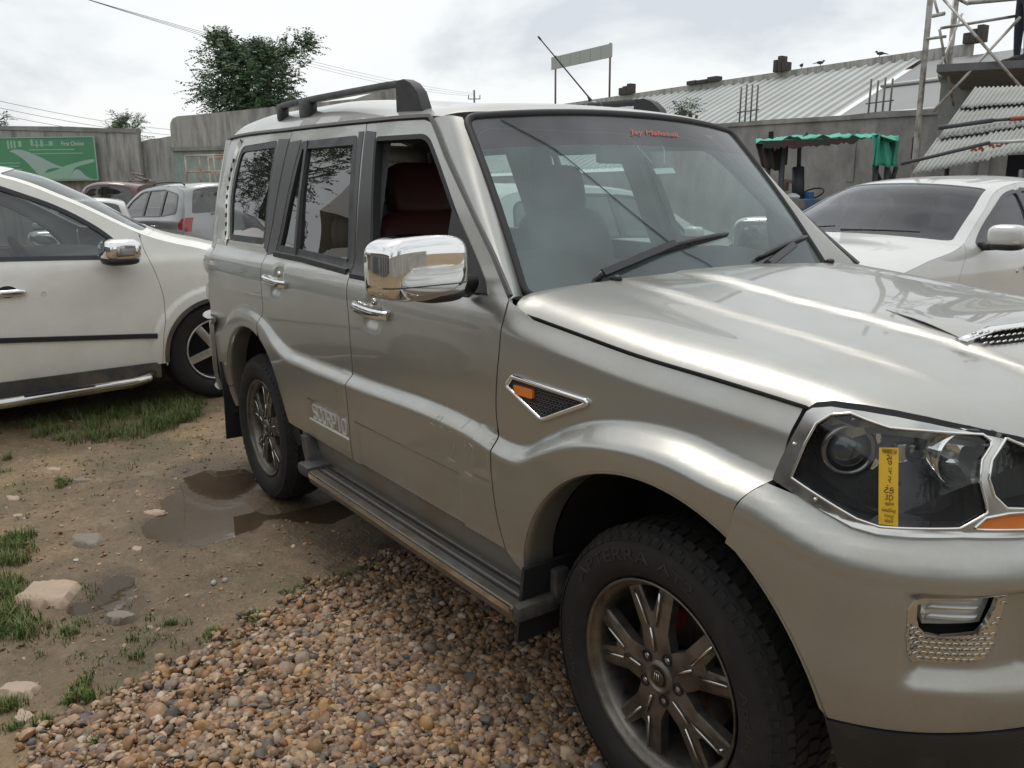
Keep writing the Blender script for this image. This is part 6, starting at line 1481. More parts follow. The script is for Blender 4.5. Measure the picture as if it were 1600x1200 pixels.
# scrap on and behind the maroon car
c=W2((215,300),D1-1.6);sc=empty('scrap_pile',(c[0],c[1],0),0,'dark heap of scrap metal and old bars against the wall above the maroon SUV','scrap')
b=MB();b.box((0,0,.85),(2.3,.9,1.75),bev=.05);b.build('scrap_body',M('scrap_dark',(.035,.03,.028),rough=.8,alt=(.10,.06,.045),alts=3.),sc,sharp=40)
rr_=np.random.default_rng(4);ru=M('scrap_steel',(.22,.20,.18),rough=.6,metal=.4,alt=(.16,.08,.05),alts=6.)
for k in range(9):
    x,y=rr_.uniform(-.9,.7,2)*np.array([1,.4]);a_=rr_.uniform(-.3,.3);ln=rr_.uniform(.4,.9);z=1.78+.32*rr_.random();b=MB();b.tube([(x-ln*math.cos(a_),y,z+.05),(x+ln*math.cos(a_),y+ln*math.sin(a_),z-.05)],.03,6);b.build('scrap_bar',ru,sc,smooth=True)
b=MB();b.box((-.1,0,1.85),(1.7,.7,.16),bev=.04);b.build('scrap_sheet',M('scrap_sheet_grey',(.20,.19,.185),rough=.7,alt=(.06,.055,.05),alts=4.),sc,sharp=40)
# cream loader with a railing rack behind the silver SUV
c=W2((318,300),22.);ld=empty('goods_carrier',(c[0],c[1],0),an3,'cream goods carrier with a pale railing rack on its roof','truck')
CREAM=M('cream_paint',(.58,.52,.36),rough=.5,var=.1)
b=MB();b.box((0,0,.95),(2.6,1.5,1.0),bev=.12);b.build('body',CREAM,ld,sharp=50)
b=MB();b.sphere((0,0,1.48),(1.2,.72,.18),20,8,.6);b.build('roof',CREAM,ld,smooth=True)
RK=M('rack_pink',(.50,.42,.38),rough=.6,alt=(.35,.13,.08),alts=3.)
for z in (1.68,2.1,2.5):
    for y in (-.55,.55): box_between('rack_rail',(-1.0 if z<2 else -.1,y,z),(1.1,y,z),.022,RK,ld)
for x in (-.1,.3,.7,1.1):
    for y in (-.55,.55): box_between('rack_post',(x,y,1.5),(x,y,2.5),.022,RK,ld)
b=MB();b.box((.35,-.5,1.70),(1.2,.05,.12));b.build('rack_board',M('rack_red',(.38,.12,.08),rough=.6),ld)
for x in (-.85,.85):
    for y in (-.68,.68): plain_wheel(.30,.18,.19,ALLOYS,ld,(x,y,.30),-1 if y<0 else 1)
# -- right: grey wall in front of the long shed
w1=W2((1015,300),22.3);w2=W2((1500,300),16.0)
gw=empty('boundary_wall',(w1[0],w1[1],0),0,'bare grey concrete wall behind the green canopied tractor','wall')
o=wall('wall_face',w1,w2,-.4,(zpx((1015,205),22.3),zpx((1500,176),16.)),.2,CONC2,parent=gw);o.location=(0,0,0)
o=wall('wall_coping',w1,w2,(zpx((1015,205),22.3)-.04,zpx((1500,176),16.)-.04),(zpx((1015,205),22.3)+.06,zpx((1500,176),16.)+.06),.30,CONC2,parent=gw);o.location=(0,0,0)
# slits and joints of the wall
dw=(w2-w1)[:2];Lw=np.linalg.norm(dw);aw=math.atan2(dw[1],dw[0])
gl=empty('wall_frame',(0,0,0));gl.parent=gw;gl.rotation_euler=(0,0,aw)
def onwall(px):
    d=ray(px);n=np.array([-math.sin(aw),math.cos(aw),0]);t=((w1-CAM)@n)/(d@n);P=CAM+d*t;return ((P[:2]-w1[:2])@(dw/Lw),P[2])
for q0,q1,m in (((1432,215),(1437,249),DARK),((1334,205),(1337,284),CONC2),((1207,206),(1209,260),DARK)):
    x0,z0=onwall(q0);x1,z1=onwall(q1);b=MB();b.box(((x0+x1)/2,-.11,(z0+z1)/2),(abs(x1-x0)+.02,.03,abs(z1-z0)));b.build('wall_slot' if m is DARK else 'wall_joint',m,gl)
# long shed
SH=M('shed_sheet',(.36,.38,.37),rough=.55,metal=.2,var=.08,vs=.6,alt=(.34,.35,.33),alts=.9,altp=(.5,.75))
R1=W2((820,166),44.);zr=zpx((1440,92),26.6);R2=W2((1440,92),26.6)
R1[2]=zr;tdir=(R2-R1);tdir[2]=0;Lr=np.linalg.norm(tdir);tdir/=Lr;nd=np.array([tdir[1],-tdir[0],0.]);
if (CAM-R1)@nd<0: nd=-nd
shd=empty('long_shed',(R1[0],R1[1],0),0,'long shed with sloping pale corrugated roof behind the grey wall','building')
def rel(P): return (P[0]-R1[0],P[1]-R1[1],P[2])
run=7.5;drop=3.3;V=[];F=[];pitch=.42;n=int(Lr/pitch*6)
for i in range(n+1):
    s_=Lr*i/n;h=.07*(1 if i%6 in (1,2) else 0)
    for k in range(2):
        P=R1+tdir*s_+nd*run*k;V.append(rel((P[0],P[1],zr-drop*k+h)))
for i in range(n): F.append((2*i,2*i+1,2*i+3,2*i+2))
mesh('roof_sheet',V,F,SH,shd,False)
b=MB();P=R1;b.sweep([rel(R1-nd*.15+np.array([0,0,.12])),rel(R2+tdir*1.5-nd*.15+np.array([0,0,.12]))],[(-.12,-.35),(.12,-.35),(.12,.14),(-.12,.14)],(0,0,1));b.build('ridge_parapet',CONC,shd)
e0=R1+nd*run;e1=R2+nd*run
b=MB();b.sweep([rel((e0[0],e0[1],.9)),rel((e1[0],e1[1],.9))],[(-.1,-1.3),(.1,-1.3),(.1,zr-drop-1.0),(-.1,zr-drop-1.0)],(0,0,1));b.build('front_wall',CONC2,shd)
# grey panelled end of the shed
GP=M('grey_panel',(.22,.225,.23),rough=.6,var=.06,vs=1.)
V=[];F=[]
q0=R2+tdir*.05;q1=R2+tdir*4.2
for P in (q0,q1):
    for k in (0,1): V.append(rel((P[0]+nd[0]*run*k,P[1]+nd[1]*run*k,zr-drop*k-.10)))
mesh('end_panel',V,[(0,1,3,2)],GP,shd,False)
RAIL=M('pale_steel',(.45,.45,.43),rough=.5,metal=.2)
for k in (.28,.60,.92):
    P=R2+nd*run*k;Q_=R2+tdir*4.2+nd*run*k;b=MB();b.tube([rel((P[0],P[1],zr-drop*k-.03)),rel((Q_[0],Q_[1],zr-drop*k-.03))],.06,6);b.build('panel_rail',RAIL,shd,smooth=True)
# bits on the ridge
def on_ridge(px):
    d=ray(px);t=((R1-CAM)@nd)/(d@nd);return CAM+d*t
for px,w,h,lab,nm in (((980,141),.8,.42,'dark broken block standing on the shed ridge next to weeds','ridge_block'),((1100,128),1.7,.22,'long low dark slab lying on the shed ridge','ridge_block'),((1222,108),.6,.5,'tall dark brick stub on the shed ridge beside two birds','ridge_block'),((1520,97),.6,.5,'dark rubble stub on the far end of the shed ridge','ridge_block')):
    P=on_ridge(px);r=np.random.default_rng(int(px[0]));o=empty(nm,(P[0],P[1],zr+.24),math.atan2(tdir[1],tdir[0]),lab,'block')
    k=0
    for i in range(3):
        b=MB();ww=w/3*r.uniform(.85,1.05);hh=h*r.uniform(.6,1.1);b.box(((i-1)*w/3,0,hh/2),(ww,.35,hh),bev=.02);b.build('brick_mass',M('old_brick_dark',(.06,.052,.048),rough=.9,bump=.01,bs=12.),o,sharp=40)
BIRD=M('bird_dark',(.03,.03,.032),rough=.7)
for px in ((1252,106),(1281,102),(1375,91)):
    P=on_ridge(px);b=MB();b.sphere((0,0,.16),(.20,.09,.09),14,8,1.);b.sphere((.20,0,.25),(.065,.055,.055),10,8);b.tube([(.24,0,.25),(.33,0,.235)],[.02,.004],6);b.tube([(-.15,0,.16),(-.42,0,.10)],[.05,.02],6,True,None,.4);b.tube([(.02,.03,.1),(.03,.03,-.02)],.012,5);b.tube([(.02,-.03,.1),(.03,-.03,-.02)],.012,5)
    o=b.build('bird',BIRD,None,smooth=True);o.location=(P[0],P[1],zr+.26);o.scale=(.62,.62,.62);o.rotation_euler=(0,0,random.uniform(0,6));tag(o,'dark bird perched on the concrete ridge of the long shed','bird','birds on the shed ridge')
def rebar(px,D,h,label,n=4):
    P=W2(px,D);o=empty('rebar_bundle',(P[0],P[1],P[2]-.5),aw,label,'rebar')
    for i in range(n):
        b=MB();b.tube([(.16*(i-(n-1)/2),.0,0),(.16*(i-(n-1)/2)+.01,.01,h+.5+.1*random.random())],.022,5);b.build('bar',M('rebar_steel',(.13,.125,.12),rough=.7,metal=.4),o,smooth=True)
    b=MB();b.tube([(-.16*n/2,.01,h*.4+.5),(.16*n/2,.0,h*.42+.5)],.014,5);b.build('tie_bar',MATS['rebar_steel'],o,smooth=True)
rebar((1167,200),20.,.95,'four rebar rods rising from the wall nearest the exhaust stack');rebar((1372,183),17.8,.75,'four rebar rods rising from the wall near the shed roof corner');rebar((1007,192),22.2,.5,'rebar rods beside the weed that grows from the wall')
# shed annex and steel platform at the right edge
DS=12.6
def sp(px,D=DS): return W2(px,D)
c=sp((1500,300));sca=empty('scaffold_tower',(c[0],c[1],0),0,'steel scaffold frame with plank platform and cross braces by the shed','scaffold')
STL=M('scaffold_steel',(.40,.40,.385),rough=.5,metal=.4,alt=(.20,.17,.14),alts=5.)
def srel(P): return (P[0]-c[0],P[1]-c[1],P[2])
def sbar(p,q,r,D0=DS,D1_=None,nm='brace'):
    return box_between(nm,srel(sp(p,D0)),srel(sp(q,D1_ or D0)),r,STL,sca,sq=(nm=='post'))
P=sp((1461,100));
def post(px_x,py_top,D,zt=None):
    P=sp((px_x,py_top),D);b=MB();b.box((P[0]-c[0],P[1]-c[1],P[2]/2),(.065,.065,P[2]));b.build('post',STL,sca)
post(1469,-160,DS);post(1511,-160,DS+2.4);post(1668,-160,DS-.6);post(1690,-160,DS+1.8)
for p,q,r,a_,b__ in (((1470,44),(1612,21),.022,DS,DS),((1472,-4),(1600,142),.022,DS,DS-.5),((1594,27),(1458,174),.022,DS-.3,DS),((1457,25),(1476,21),.03,DS,DS),((1447,61),(1478,57),.022,DS,DS),((1468,46),(1490,165),.020,DS,DS+.8),((1490,0),(1480,110),.016,DS+1.,DS+1.),((1503,22),(1466,110),.020,DS+1.2,DS),((1460,0),(1466,22),.02,DS,DS),((1497,-2),(1512,6),.03,DS+1.2,DS+2.4),((1512,4),(1600,-4),.045,DS+2.4,DS+2.2)):
    sbar(p,q,r,a_,b__)
zp=zpx((1590,99),DS)
A=sp((1463,112));Bq=sp((1510,100),DS+2.3);Cq=sp((1680,95),DS+1.8);Dq=sp((1680,104),DS-.6)
for k in range(6):
    t0=k/6;t1=(k+.94)/6;Q=[A+(Bq-A)*t0,A+(Bq-A)*t1,Dq+(Cq-Dq)*t1,Dq+(Cq-Dq)*t0];b=MB();b.prism([(p[0]-c[0],p[1]-c[1],zp-.12) for p in Q],(0,0,.11));b.build('plank',M('plank_grey',(.13,.13,.135),rough=.8,var=.2),sca)
# annex building behind
an=empty('concrete_annex',(0,0,0),0,'grey concrete annex with flat fascia behind the scaffold','building')
A=W2((1452,300),15.2);Bq=W2((1760,300),13.8);dA=(Bq-A)[:2];LA=np.linalg.norm(dA);an.location=(A[0],A[1],0);an.rotation_euler=(0,0,math.atan2(dA[1],dA[0]))
b=MB();b.box((LA/2,1.2,1.7),(LA,2.,3.8));b.build('wall_block',CONC2,an);b=MB();b.box((LA/2,1.1,3.52),(LA+.1,2.4,.16));b.build('fascia',M('fascia_grey',(.30,.31,.32),rough=.7),an)
b=MB();b.box((LA*.28,.18,1.6),(.16,.1,3.7));b.build('pilaster',CONC2,an)
# leaning corrugated sheets
LS=M('cement_sheet',(.33,.34,.32),rough=.85,var=.14,vs=1.5,alt=(.28,.27,.24),alts=2.2,altp=(.5,.75))
ls=empty('lean_to_shelter',(0,0,0),0,'lean-to of old corrugated cement sheets with painted red marks','shelter')
B0=W2((1424,272),9.6);T0=W2((1513,147),11.6);T1=W2((1760,140),10.6);B1=W2((1700,214),8.7);c0=B0.copy();c0[2]=0;ls.location=tuple(c0)
def lsp(u,v): return (B0*(1-u)+B1*u)*(1-v)+(T0*(1-u)+T1*u)*v
def sheet(u0,u1,v0,v1,lift,seed):
    n=int((u1-u0)*34)*8;V=[];F=[];r=np.random.default_rng(seed)
    nn=np.cross(lsp(1,0)-lsp(0,0),lsp(0,1)-lsp(0,0));nn/=np.linalg.norm(nn)
    if nn[2]<0: nn=-nn
    jag=np.repeat(r.normal(0,.004,n//8+2),8)[:n+1]
    for i in range(n+1):
        u=u0+(u1-u0)*i/n;h=lift+.013*math.sin(i*math.pi/4.)
        for k in range(7):
            v=v0+jag[i]+(v1-v0-jag[i])*k/6;P=lsp(u,v)+nn*h-c0;V.append(tuple(P))
    for i in range(n):
        for k in range(6): F.append((i*7+k,(i+1)*7+k,(i+1)*7+k+1,i*7+k+1))
    o=mesh('corrugated_sheet',V,F,LS,ls,True)
    sol=o.modifiers.new('thick','SOLIDIFY');sol.thickness=.008;return o
sheet(0,.34,0,.40,.0,1);sheet(.35,.66,-.02,.40,.012,2);sheet(.67,1.,0,.40,.0,3);sheet(.03,.5,.36,.74,.045,4);sheet(.5,1.,.37,.74,.05,5);sheet(.05,.5,.70,1.,.09,6);sheet(.5,.98,.71,.99,.085,7)
PIPE=M('pipe_dark',(.05,.052,.058),rough=.5)
PIPR=M('pipe_red',(.30,.08,.05),rough=.6)
for p,q,m,r,d0,d1 in (((1408,256),(1546,223),PIPE,.022,9.4,9.3),((1546,223),(1640,218),RAIL,.018,9.3,8.9),((1466,200),(1552,188),PIPE,.028,10.3,10.1),((1578,186),(1640,180),PIPR,.028,10.,9.8),((1552,188),(1580,186),PIPE,.02,10.1,10.),((1500,170),(1640,160),PIPE,.014,11.,10.6)):
    A=W2(p,d0)-c0;Bq=W2(q,d1)-c0;box_between('tie_pipe',A,Bq,r,m,ls)
RU=M('red_marks',(.32,.09,.04),rough=.8)
for pts in (((1517,236),(1522,232),(1526,236)),((1529,234),(1532,230),(1536,234),(1533,236)),((1545,229),(1550,226),(1553,231)),((1556,227),(1562,228),(1567,224)),((1583,172),(1588,171),(1594,174)),((1570,225),(1578,222))):
    P=[tuple(W2(p,9.42-(p[0]-1517)*.0042 if p[1]>200 else 10.7)-c0) for p in cr(pts,4)];b=MB();b.tube(P,.014,5);b.build('painted_mark',RU,ls,smooth=True)
for px,D in ((1600,8.9),(1660,8.8),(1480,10.2)):
    P=W2((px,250),D);b=MB();b.tube([(P[0]-c0[0],P[1]-c0[1],-.2),(P[0]-c0[0],P[1]-c0[1],P[2]-.1)],.04,8);b.build('post',PIPE,ls,smooth=True)
b=MB();P=W2((1640,260),9.6);b.box((P[0]-c0[0],P[1]-c0[1],1.0),(.9,.1,1.75));b.build('dark_tarp',M('navy_tarp',(.012,.014,.03),rough=.8),ls)
# tractor with canopy
DT=14.5
cT=W2((1290,300),DT);tr=empty('tractor',(cT[0],cT[1],0.13),0,'old blue tractor under a torn green canopy with upright exhaust','tractor')
def tp(px,D=DT): P=W2(px,D);return np.array([P[0]-cT[0],P[1]-cT[1],P[2]-.13])
GRN=M('green_tarp',(.045,.36,.25),rough=.6,var=.12,vs=2.,bump=.01,bs=5.);MAR=M('maroon_lining',(.065,.035,.035),rough=.9,alt=(.03,.05,.05),alts=3.)
fx_=lambda u:1180+225*u
def canopy(u,v):  # u along, v front to back
    px=1181+(1404-1181)*u;py=222-6*sm(.05,.3,u)-3*u+ (4*sm(.85,1.,u));D=DT-.6+1.5*v;return tp((px,py-3*v),D)
V=[];F=[];nu,nv=34,9;r=np.random.default_rng(8)
for i in range(nu+1):
    for j in range(nv+1):
        P=canopy(i/nu,j/nv);P=P+np.array([0,0,.02*math.sin(i*.9+j)+.015*r.normal()]);V.append(tuple(P))
for i in range(nu):
    for j in range(nv): F.append((i*(nv+1)+j,(i+1)*(nv+1)+j,(i+1)*(nv+1)+j+1,i*(nv+1)+j+1))
o=mesh('canopy_top',V,F,GRN,tr);o.modifiers.new('t','SOLIDIFY').thickness=.01
# right drape and left drape
V=[];F=[];n=14
for i in range(n+1):
    for j in range(8):
        t=i/n;v=j/7;px=1362+42*t+3*math.sin(t*9+v*3);py0=210+6*t;py=py0+(50-6*t)*v+2*math.sin(t*14);V.append(tuple(tp((px,py),DT-.65+.5*t+.08*math.sin(t*20))))
for i in range(n):
    for j in range(7): F.append((i*8+j,(i+1)*8+j,(i+1)*8+j+1,i*8+j+1))
o=mesh('canopy_drape',V,F,GRN,tr);o.modifiers.new('t','SOLIDIFY').thickness=.01
V=[];F=[]
for i in range(n+1):
    for j in range(8):
        t=i/n;v=j/7;px=1180+52*t+(6-8*t)*v*1.6;py=223+(44-16*abs(t-.5))*v+2*math.sin(t*12);V.append(tuple(tp((px,py),DT-.5+.6*t+.06*math.sin(t*25))))
for i in range(n):
    for j in range(7): F.append((i*8+j,(i+1)*8+j,(i+1)*8+j+1,i*8+j+1))
o=mesh('canopy_lining',V,F,MAR,tr);o.modifiers.new('t','SOLIDIFY').thickness=.01
# ragged fringe along the front edge
V=[];F=[];n=46
for i in range(n+1):
    t=i/n;px=1192+150*t;a_=tp((px,220-5*t),DT-.66);drop=(.10+.10*r.random())*(1-.5*t);V+=[tuple(a_),tuple(a_-np.array([0,0,drop]))]
for i in range(n): F.append((2*i,2*i+1,2*i+3,2*i+2))
mesh('canopy_fringe',V,F,MAR,tr)
for px0,px1,y1 in ((1202,1203,330),(1224,1226,330),(1372,1374,330),(1390,1392,330)):
    A=tp((px0,222),DT-.3);Bq=A.copy();Bq[2]=.3;box_between('canopy_post',A,Bq,.05,PIPE,tr)
for p,q in (((1365,262),(1375,282)),((1386,262),(1392,282)),((1400,262),(1394,282))): box_between('canopy_brace',tp(p),tp(q),.04,PIPE,tr)
EXH=M('exhaust_dark',(.025,.028,.032),rough=.6)
A=tp((1247,312));Bq=tp((1247,262));b=MB();b.tube([tuple(A),tuple(Bq)],.105,14);b.build('exhaust_silencer',EXH,tr,smooth=True)
b=MB();b.tube([tuple(tp(p)) for p in ((1248,262),(1249,232),(1252,220),(1260,208))],.036,10);b.build('exhaust_pipe',EXH,tr,smooth=True)
BLU=M('tractor_blue',(.04,.09,.17),rough=.6,alt=(.16,.14,.12),alts=4.)
g0_=tp((1250,345));b=MB();b.box((g0_[0],g0_[1],.95),(.8,1.3,.55),bev=.08);b.build('bonnet',BLU,tr,sharp=40)
b=MB();b.box((g0_[0]+.1,g0_[1]+.2,.55),(.5,2.2,.4),bev=.05);b.build('chassis',EXH,tr,sharp=40)
sw=tp((1268,303),DT+.4);b=MB();b.lathe([(.21+.014*math.cos(a_),.014*math.sin(a_)) for a_ in np.linspace(0,6.283,8)[:-1]],28,'z',Matrix.Translation(sw)@Matrix.Rotation(.5,4,'X'),True);b.tube([tuple(sw),tuple(sw-np.array([0,.2,.5]))],.02,6);b.build('steering_wheel',EXH,tr,smooth=True)
s_=tp((1218,292),DT+.2);b=MB();b.box((s_[0],s_[1],s_[2]),(.25,.2,.14),bev=.02);b.tube([tuple(s_+np.array([0,0,.12])),tuple(tp((1245,285)))],.03,6);b.build('filter_box',M('rusty_tan',(.28,.20,.14),rough=.8),tr,sharp=40)
s_=tp((1238,308),DT-.2);b=MB();b.sphere(tuple(s_),(.16,.10,.07),10,6,1.2);b.build('plastic_bag',M('bag_white',(.55,.56,.56),rough=.4,bump=.02,bs=9.),tr,smooth=False)
s_=tp((1262,306),DT);b=MB();b.box(tuple(s_),(.16,.14,.13),bev=.01);b.build('battery_box',M('blue_box',(.03,.12,.32),rough=.5),tr,sharp=40)
for dx,dy,rr2,w_ in ((-.55,.9,.62,.32),(.75,.9,.62,.32),(-.35,-.9,.36,.2),(.55,-.9,.36,.2)):
    h=empty('wheel',(g0_[0]+dx,g0_[1]+dy,rr2));h.parent=tr;h.rotation_euler=(0,0,math.pi/2);b=MB();b.lathe([(rr2*.55,-w_/2),(rr2*.9,-w_/2),(rr2,-w_*.35),(rr2,w_*.35),(rr2*.9,w_/2),(rr2*.55,w_/2)],32,'y');b.build('tyre',TYRE,h,smooth=True);b=MB();b.lathe([(rr2*.55,-w_*.3),(rr2*.2,-w_*.1),(.0,-w_*.1)],24,'y');b.build('rim',BLU,h,smooth=True)
# roof hoarding on two posts
sg_=empty('roof_sign',(0,0,0),0,'blank panelled signboard on two posts above the shed','sign')
A=on_ridge((866,160));Bq=on_ridge((953,150));A[2]=Bq[2]=0;sg_.location=tuple(A)
d_=Bq-A;PN=M('sign_back_grey',(.33,.36,.34),rough=.7)
DA=float((A-CAM)@CF);DB=float((Bq-CAM)@CF);cA=W2((868,100),DA);cB=W2((953,105),DB)
zt=W2((868,89),DA)[2];zb=W2((868,108),DA)[2]
for k in range(6):
    t0=-.07+1.12*k/6;t1=-.07+1.12*(k+.93)/6;P0=cA+(cB-cA)*t0-A;P1=cA+(cB-cA)*t1-A;b=MB();b.prism([(P0[0],P0[1],zb+.0),(P1[0],P1[1],zb),(P1[0],P1[1],zt),(P0[0],P0[1],zt)],(.05*tdir[1],-.05*tdir[0],0));b.build('sign_panel',PN,sg_)
for Q in (cA,cB): box_between('sign_post',(Q[0]-A[0],Q[1]-A[1],zr-.2),(Q[0]-A[0],Q[1]-A[1],zt+.05),.05,M('post_rust',(.16,.10,.08),rough=.8),sg_)
# worker standing on the platform
def person(loc,rz):
    me=bpy.data.meshes.new('person');J=[(0,0,.96),(0,0,1.12),(0,.0,1.30),(0,0,1.45),(0,.01,1.54),(0,.02,1.62),(0,.02,1.74),
      (-.10,0,.90),(-.12,.0,.50),(-.13,.02,.09),(-.13,-.13,.045),(.10,0,.90),(.13,.02,.50),(.15,.03,.09),(.17,-.12,.045),
      (-.19,0,1.42),(-.24,.02,1.15),(-.20,-.16,.98),(-.17,-.24,.97),(.19,0,1.42),(.25,.02,1.14),(.21,-.17,1.02),(.17,-.25,1.02)]
    E=[(0,1),(1,2),(2,3),(3,4),(4,5),(5,6),(0,7),(7,8),(8,9),(9,10),(0,11),(11,12),(12,13),(13,14),(3,15),(15,16),(16,17),(17,18),(3,19),(19,20),(20,21),(21,22)]
    Rd=[(.15,.12),(.14,.11),(.17,.12),(.14,.10),(.055,.055),(.085,.10),(.07,.085),(.095,.095),(.07,.07),(.048,.05),(.045,.035),(.095,.095),(.07,.07),(.048,.05),(.045,.035),(.06,.06),(.045,.045),(.033,.033),(.038,.02),(.06,.06),(.045,.045),(.033,.033),(.038,.02)]
    me.from_pydata(J,E,[]);o=bpy.data.objects.new('person',me);COL.objects.link(o);o.location=loc;o.rotation_euler=(0,0,rz)
    m=o.modifiers.new('skin','SKIN');m.use_smooth_shade=True
    for i,(a_,b__) in enumerate(Rd): me.skin_vertices[0].data[i].radius=(a_,b__);me.skin_vertices[0].data[i].use_root=(i==0)
    s_=o.modifiers.new('sub','SUBSURF');s_.levels=2;s_.render_levels=2
    me.materials.append(M('worker_clothes',(.022,.028,.045),rough=.85,bump=.004,bs=18.));return o
P=W2((1592,97),DS);pw=person((P[0],P[1],zp),math.radians(-40));tag(pw,'person in dark clothes standing on the scaffold platform','person')
SKN=M('skin_brown',(.22,.12,.075),rough=.55)
b=MB();b.sphere((0,.02,1.66),(.078,.09,.11),18,12);b.sphere((0,-.07,1.65),(.014,.02,.02),8,6);b.sphere((-.08,.02,1.65),(.012,.02,.03),8,6);b.sphere((.08,.02,1.65),(.012,.02,.03),8,6);b.build('head',SKN,pw,smooth=True)
b=MB();b.sphere((0,.035,1.70),(.086,.092,.085),16,10);b.build('hair',BIRD,pw,smooth=True)
for sx in (-1,1):
    b=MB();hx=sx*.17
    for f in range(4): b.tube([(hx+sx*(-.03+.02*f),-.25,1.0),(hx+sx*(-.032+.02*f),-.29-.006*(f%3),.985),(hx+sx*(-.03+.019*f),-.305,.965)],[.010,.009,.007],6)
    b.tube([(hx-sx*.02,-.24,1.0),(hx-sx*.06,-.27,1.0),(hx-sx*.07,-.295,.995)],[.011,.010,.008],6);b.sphere((hx,-.235,1.0),(.042,.04,.022),12,8);b.build('hand',SKN,pw,smooth=True)
    b=MB();b.sphere((sx*.14+(.0 if sx<0 else .01),-.06,.045),(.05,.15,.05),14,8,.8);b.build('shoe',M('shoe_dark',(.03,.028,.027),rough=.6),pw,smooth=True)
b=MB();b.box((.14,-.30,1.0),(.16,.10,.05),bev=.015);o=b.build('folded_cloth',M('cloth_pale',(.55,.58,.56),rough=.9),None,sharp=40);o.parent=None
o.location=pw.location;o.rotation_euler=pw.rotation_euler;tag(o,'pale folded cloth held by the worker on the scaffold','cloth')
# ------------------------------------------------------------------ trees
BARK=M('bark',(.11,.09,.07),rough=.95,bump=.02,bs=12.);LEAF=M('leaf',(.05,.09,.03),rough=.5,attr='col')
def tree(name,base,h,crown_c,crown_r,nf,label,seed,leaf=.16,spread=None,frond=9):
    r=np.random.default_rng(seed);t=empty(name,tuple(base),0,label,'tree')
    c=np.array(crown_c);R=np.array(crown_r);b=MB();b.tube([(0,0,-.3),(.05,.03,h*.3),(c[0]*.6,c[1]*.6,c[2]-.1*R[2])],[.16,.12,.07],8)
    ends=[]
    for k in range(10):
        a=r.uniform(0,6.28);e=c+R*np.array([.62*math.cos(a),.62*math.sin(a),r.uniform(-.35,.6)]);b.tube([(c[0]*.4,c[1]*.4,h*r.uniform(.28,.5)),tuple((e+c)*.5+r.normal(0,.1,3)),tuple(e)],[.06,.035,.012],6);ends.append(e)
    b.build('trunk',BARK,t,smooth=True)
    # lumpy crown: lobes of different size, fronds of paired leaflets
    lob=[(c+R*np.array(v)*.62,R*s_) for v,s_ in [((math.cos(a)*q,math.sin(a)*q,z),r.uniform(.30,.52)) for a,q,z in zip(r.uniform(0,6.28,26),r.uniform(.0,1.05,26),r.uniform(-1.,.95,26))]]
    lob+=[(c+R*np.array([math.cos(a)*q,math.sin(a)*q,z]),R*.15) for a,q,z in zip(r.uniform(0,6.28,12),r.uniform(.3,.95,12),r.uniform(.35,1.12,12))]
    V=[];F=[];C=[];o=0
    for i in range(nf):
        L,Rr=lob[r.integers(len(lob))];d=r.normal(size=3);d/=np.linalg.norm(d);p=L+Rr*d*(r.random()**.35)
        out=(p-c)/np.linalg.norm(p-c);ax=out*.7+np.array([0,0,.25])+r.normal(0,.45,3);ax/=np.linalg.norm(ax);sd=np.cross(ax,[0,0,1.]);sd/=np.linalg.norm(sd)+1e-6
        ln=leaf*r.uniform(1.8,3.4);tone=np.array([.060,.112,.050])*r.uniform(.55,1.6)*np.array([r.uniform(.8,1.3),1,r.uniform(.8,1.3)])
        for k in range(frond):
            f=k/(frond-1);q=p+ax*ln*f-np.array([0,0,1.])*ln*.28*f*f
            for s_ in (-1,1):
                l=leaf*(.62-.28*abs(f-.4))*r.uniform(.8,1.2);dr=sd*s_*.8+ax*.45-np.array([0,0,.40])+r.normal(0,.16,3);dr/=np.linalg.norm(dr);wv=np.cross(dr,r.normal(size=3));wv/=np.linalg.norm(wv)+1e-6;w_=l*.20
                V+=[q,q+dr*l*.5+wv*w_,q+dr*l,q+dr*l*.5-wv*w_];F.append((o,o+1,o+2,o+3));o+=4;cc=tone*r.uniform(.8,1.25);C+=[cc]*4
    fast('crown',np.array(V),np.array(F),LEAF,t,False,np.array(C));return t
P=W2((416,300),27.);zc=zpx((416,142),27.)
tree('neem_tree',(P[0],P[1],0),5.,(0,0,zc),(2.0,1.95,1.45),2400,'dense leafy neem tree standing behind the tall wall',5,.20)
P=W2((208,300),40.);zc=zpx((208,212),40.);tree('small_tree',(P[0],P[1],0),3.5,(0,0,zc),(.95,.9,.75),330,'small bushy tree showing just above the stained wall',6,.17)
P=W2((-12,300),30.);zc=zpx((-12,192),30.);tree('small_tree',(P[0],P[1],0),3.5,(0,0,zc-.1),(.8,.8,.6),260,'tree tip showing over the wall end above the hoarding',7,.17)
P=W2((1065,300),21.6);zc=zpx((1068,184),21.6);tree('wall_sapling',(P[0],P[1],0),2.8,(0,0,zc),(.42,.3,.22),55,'leafy sapling growing up in front of the shed roof',8,.13,None,7)
P=W2((1009,300),22.);zc=zpx((1012,184),22.);tree('wall_sapling',(P[0],P[1],0),2.8,(0,0,zc-.1),(.2,.2,.14),16,'tiny weed beside the rebar on the wall top',9,.09,None,6)
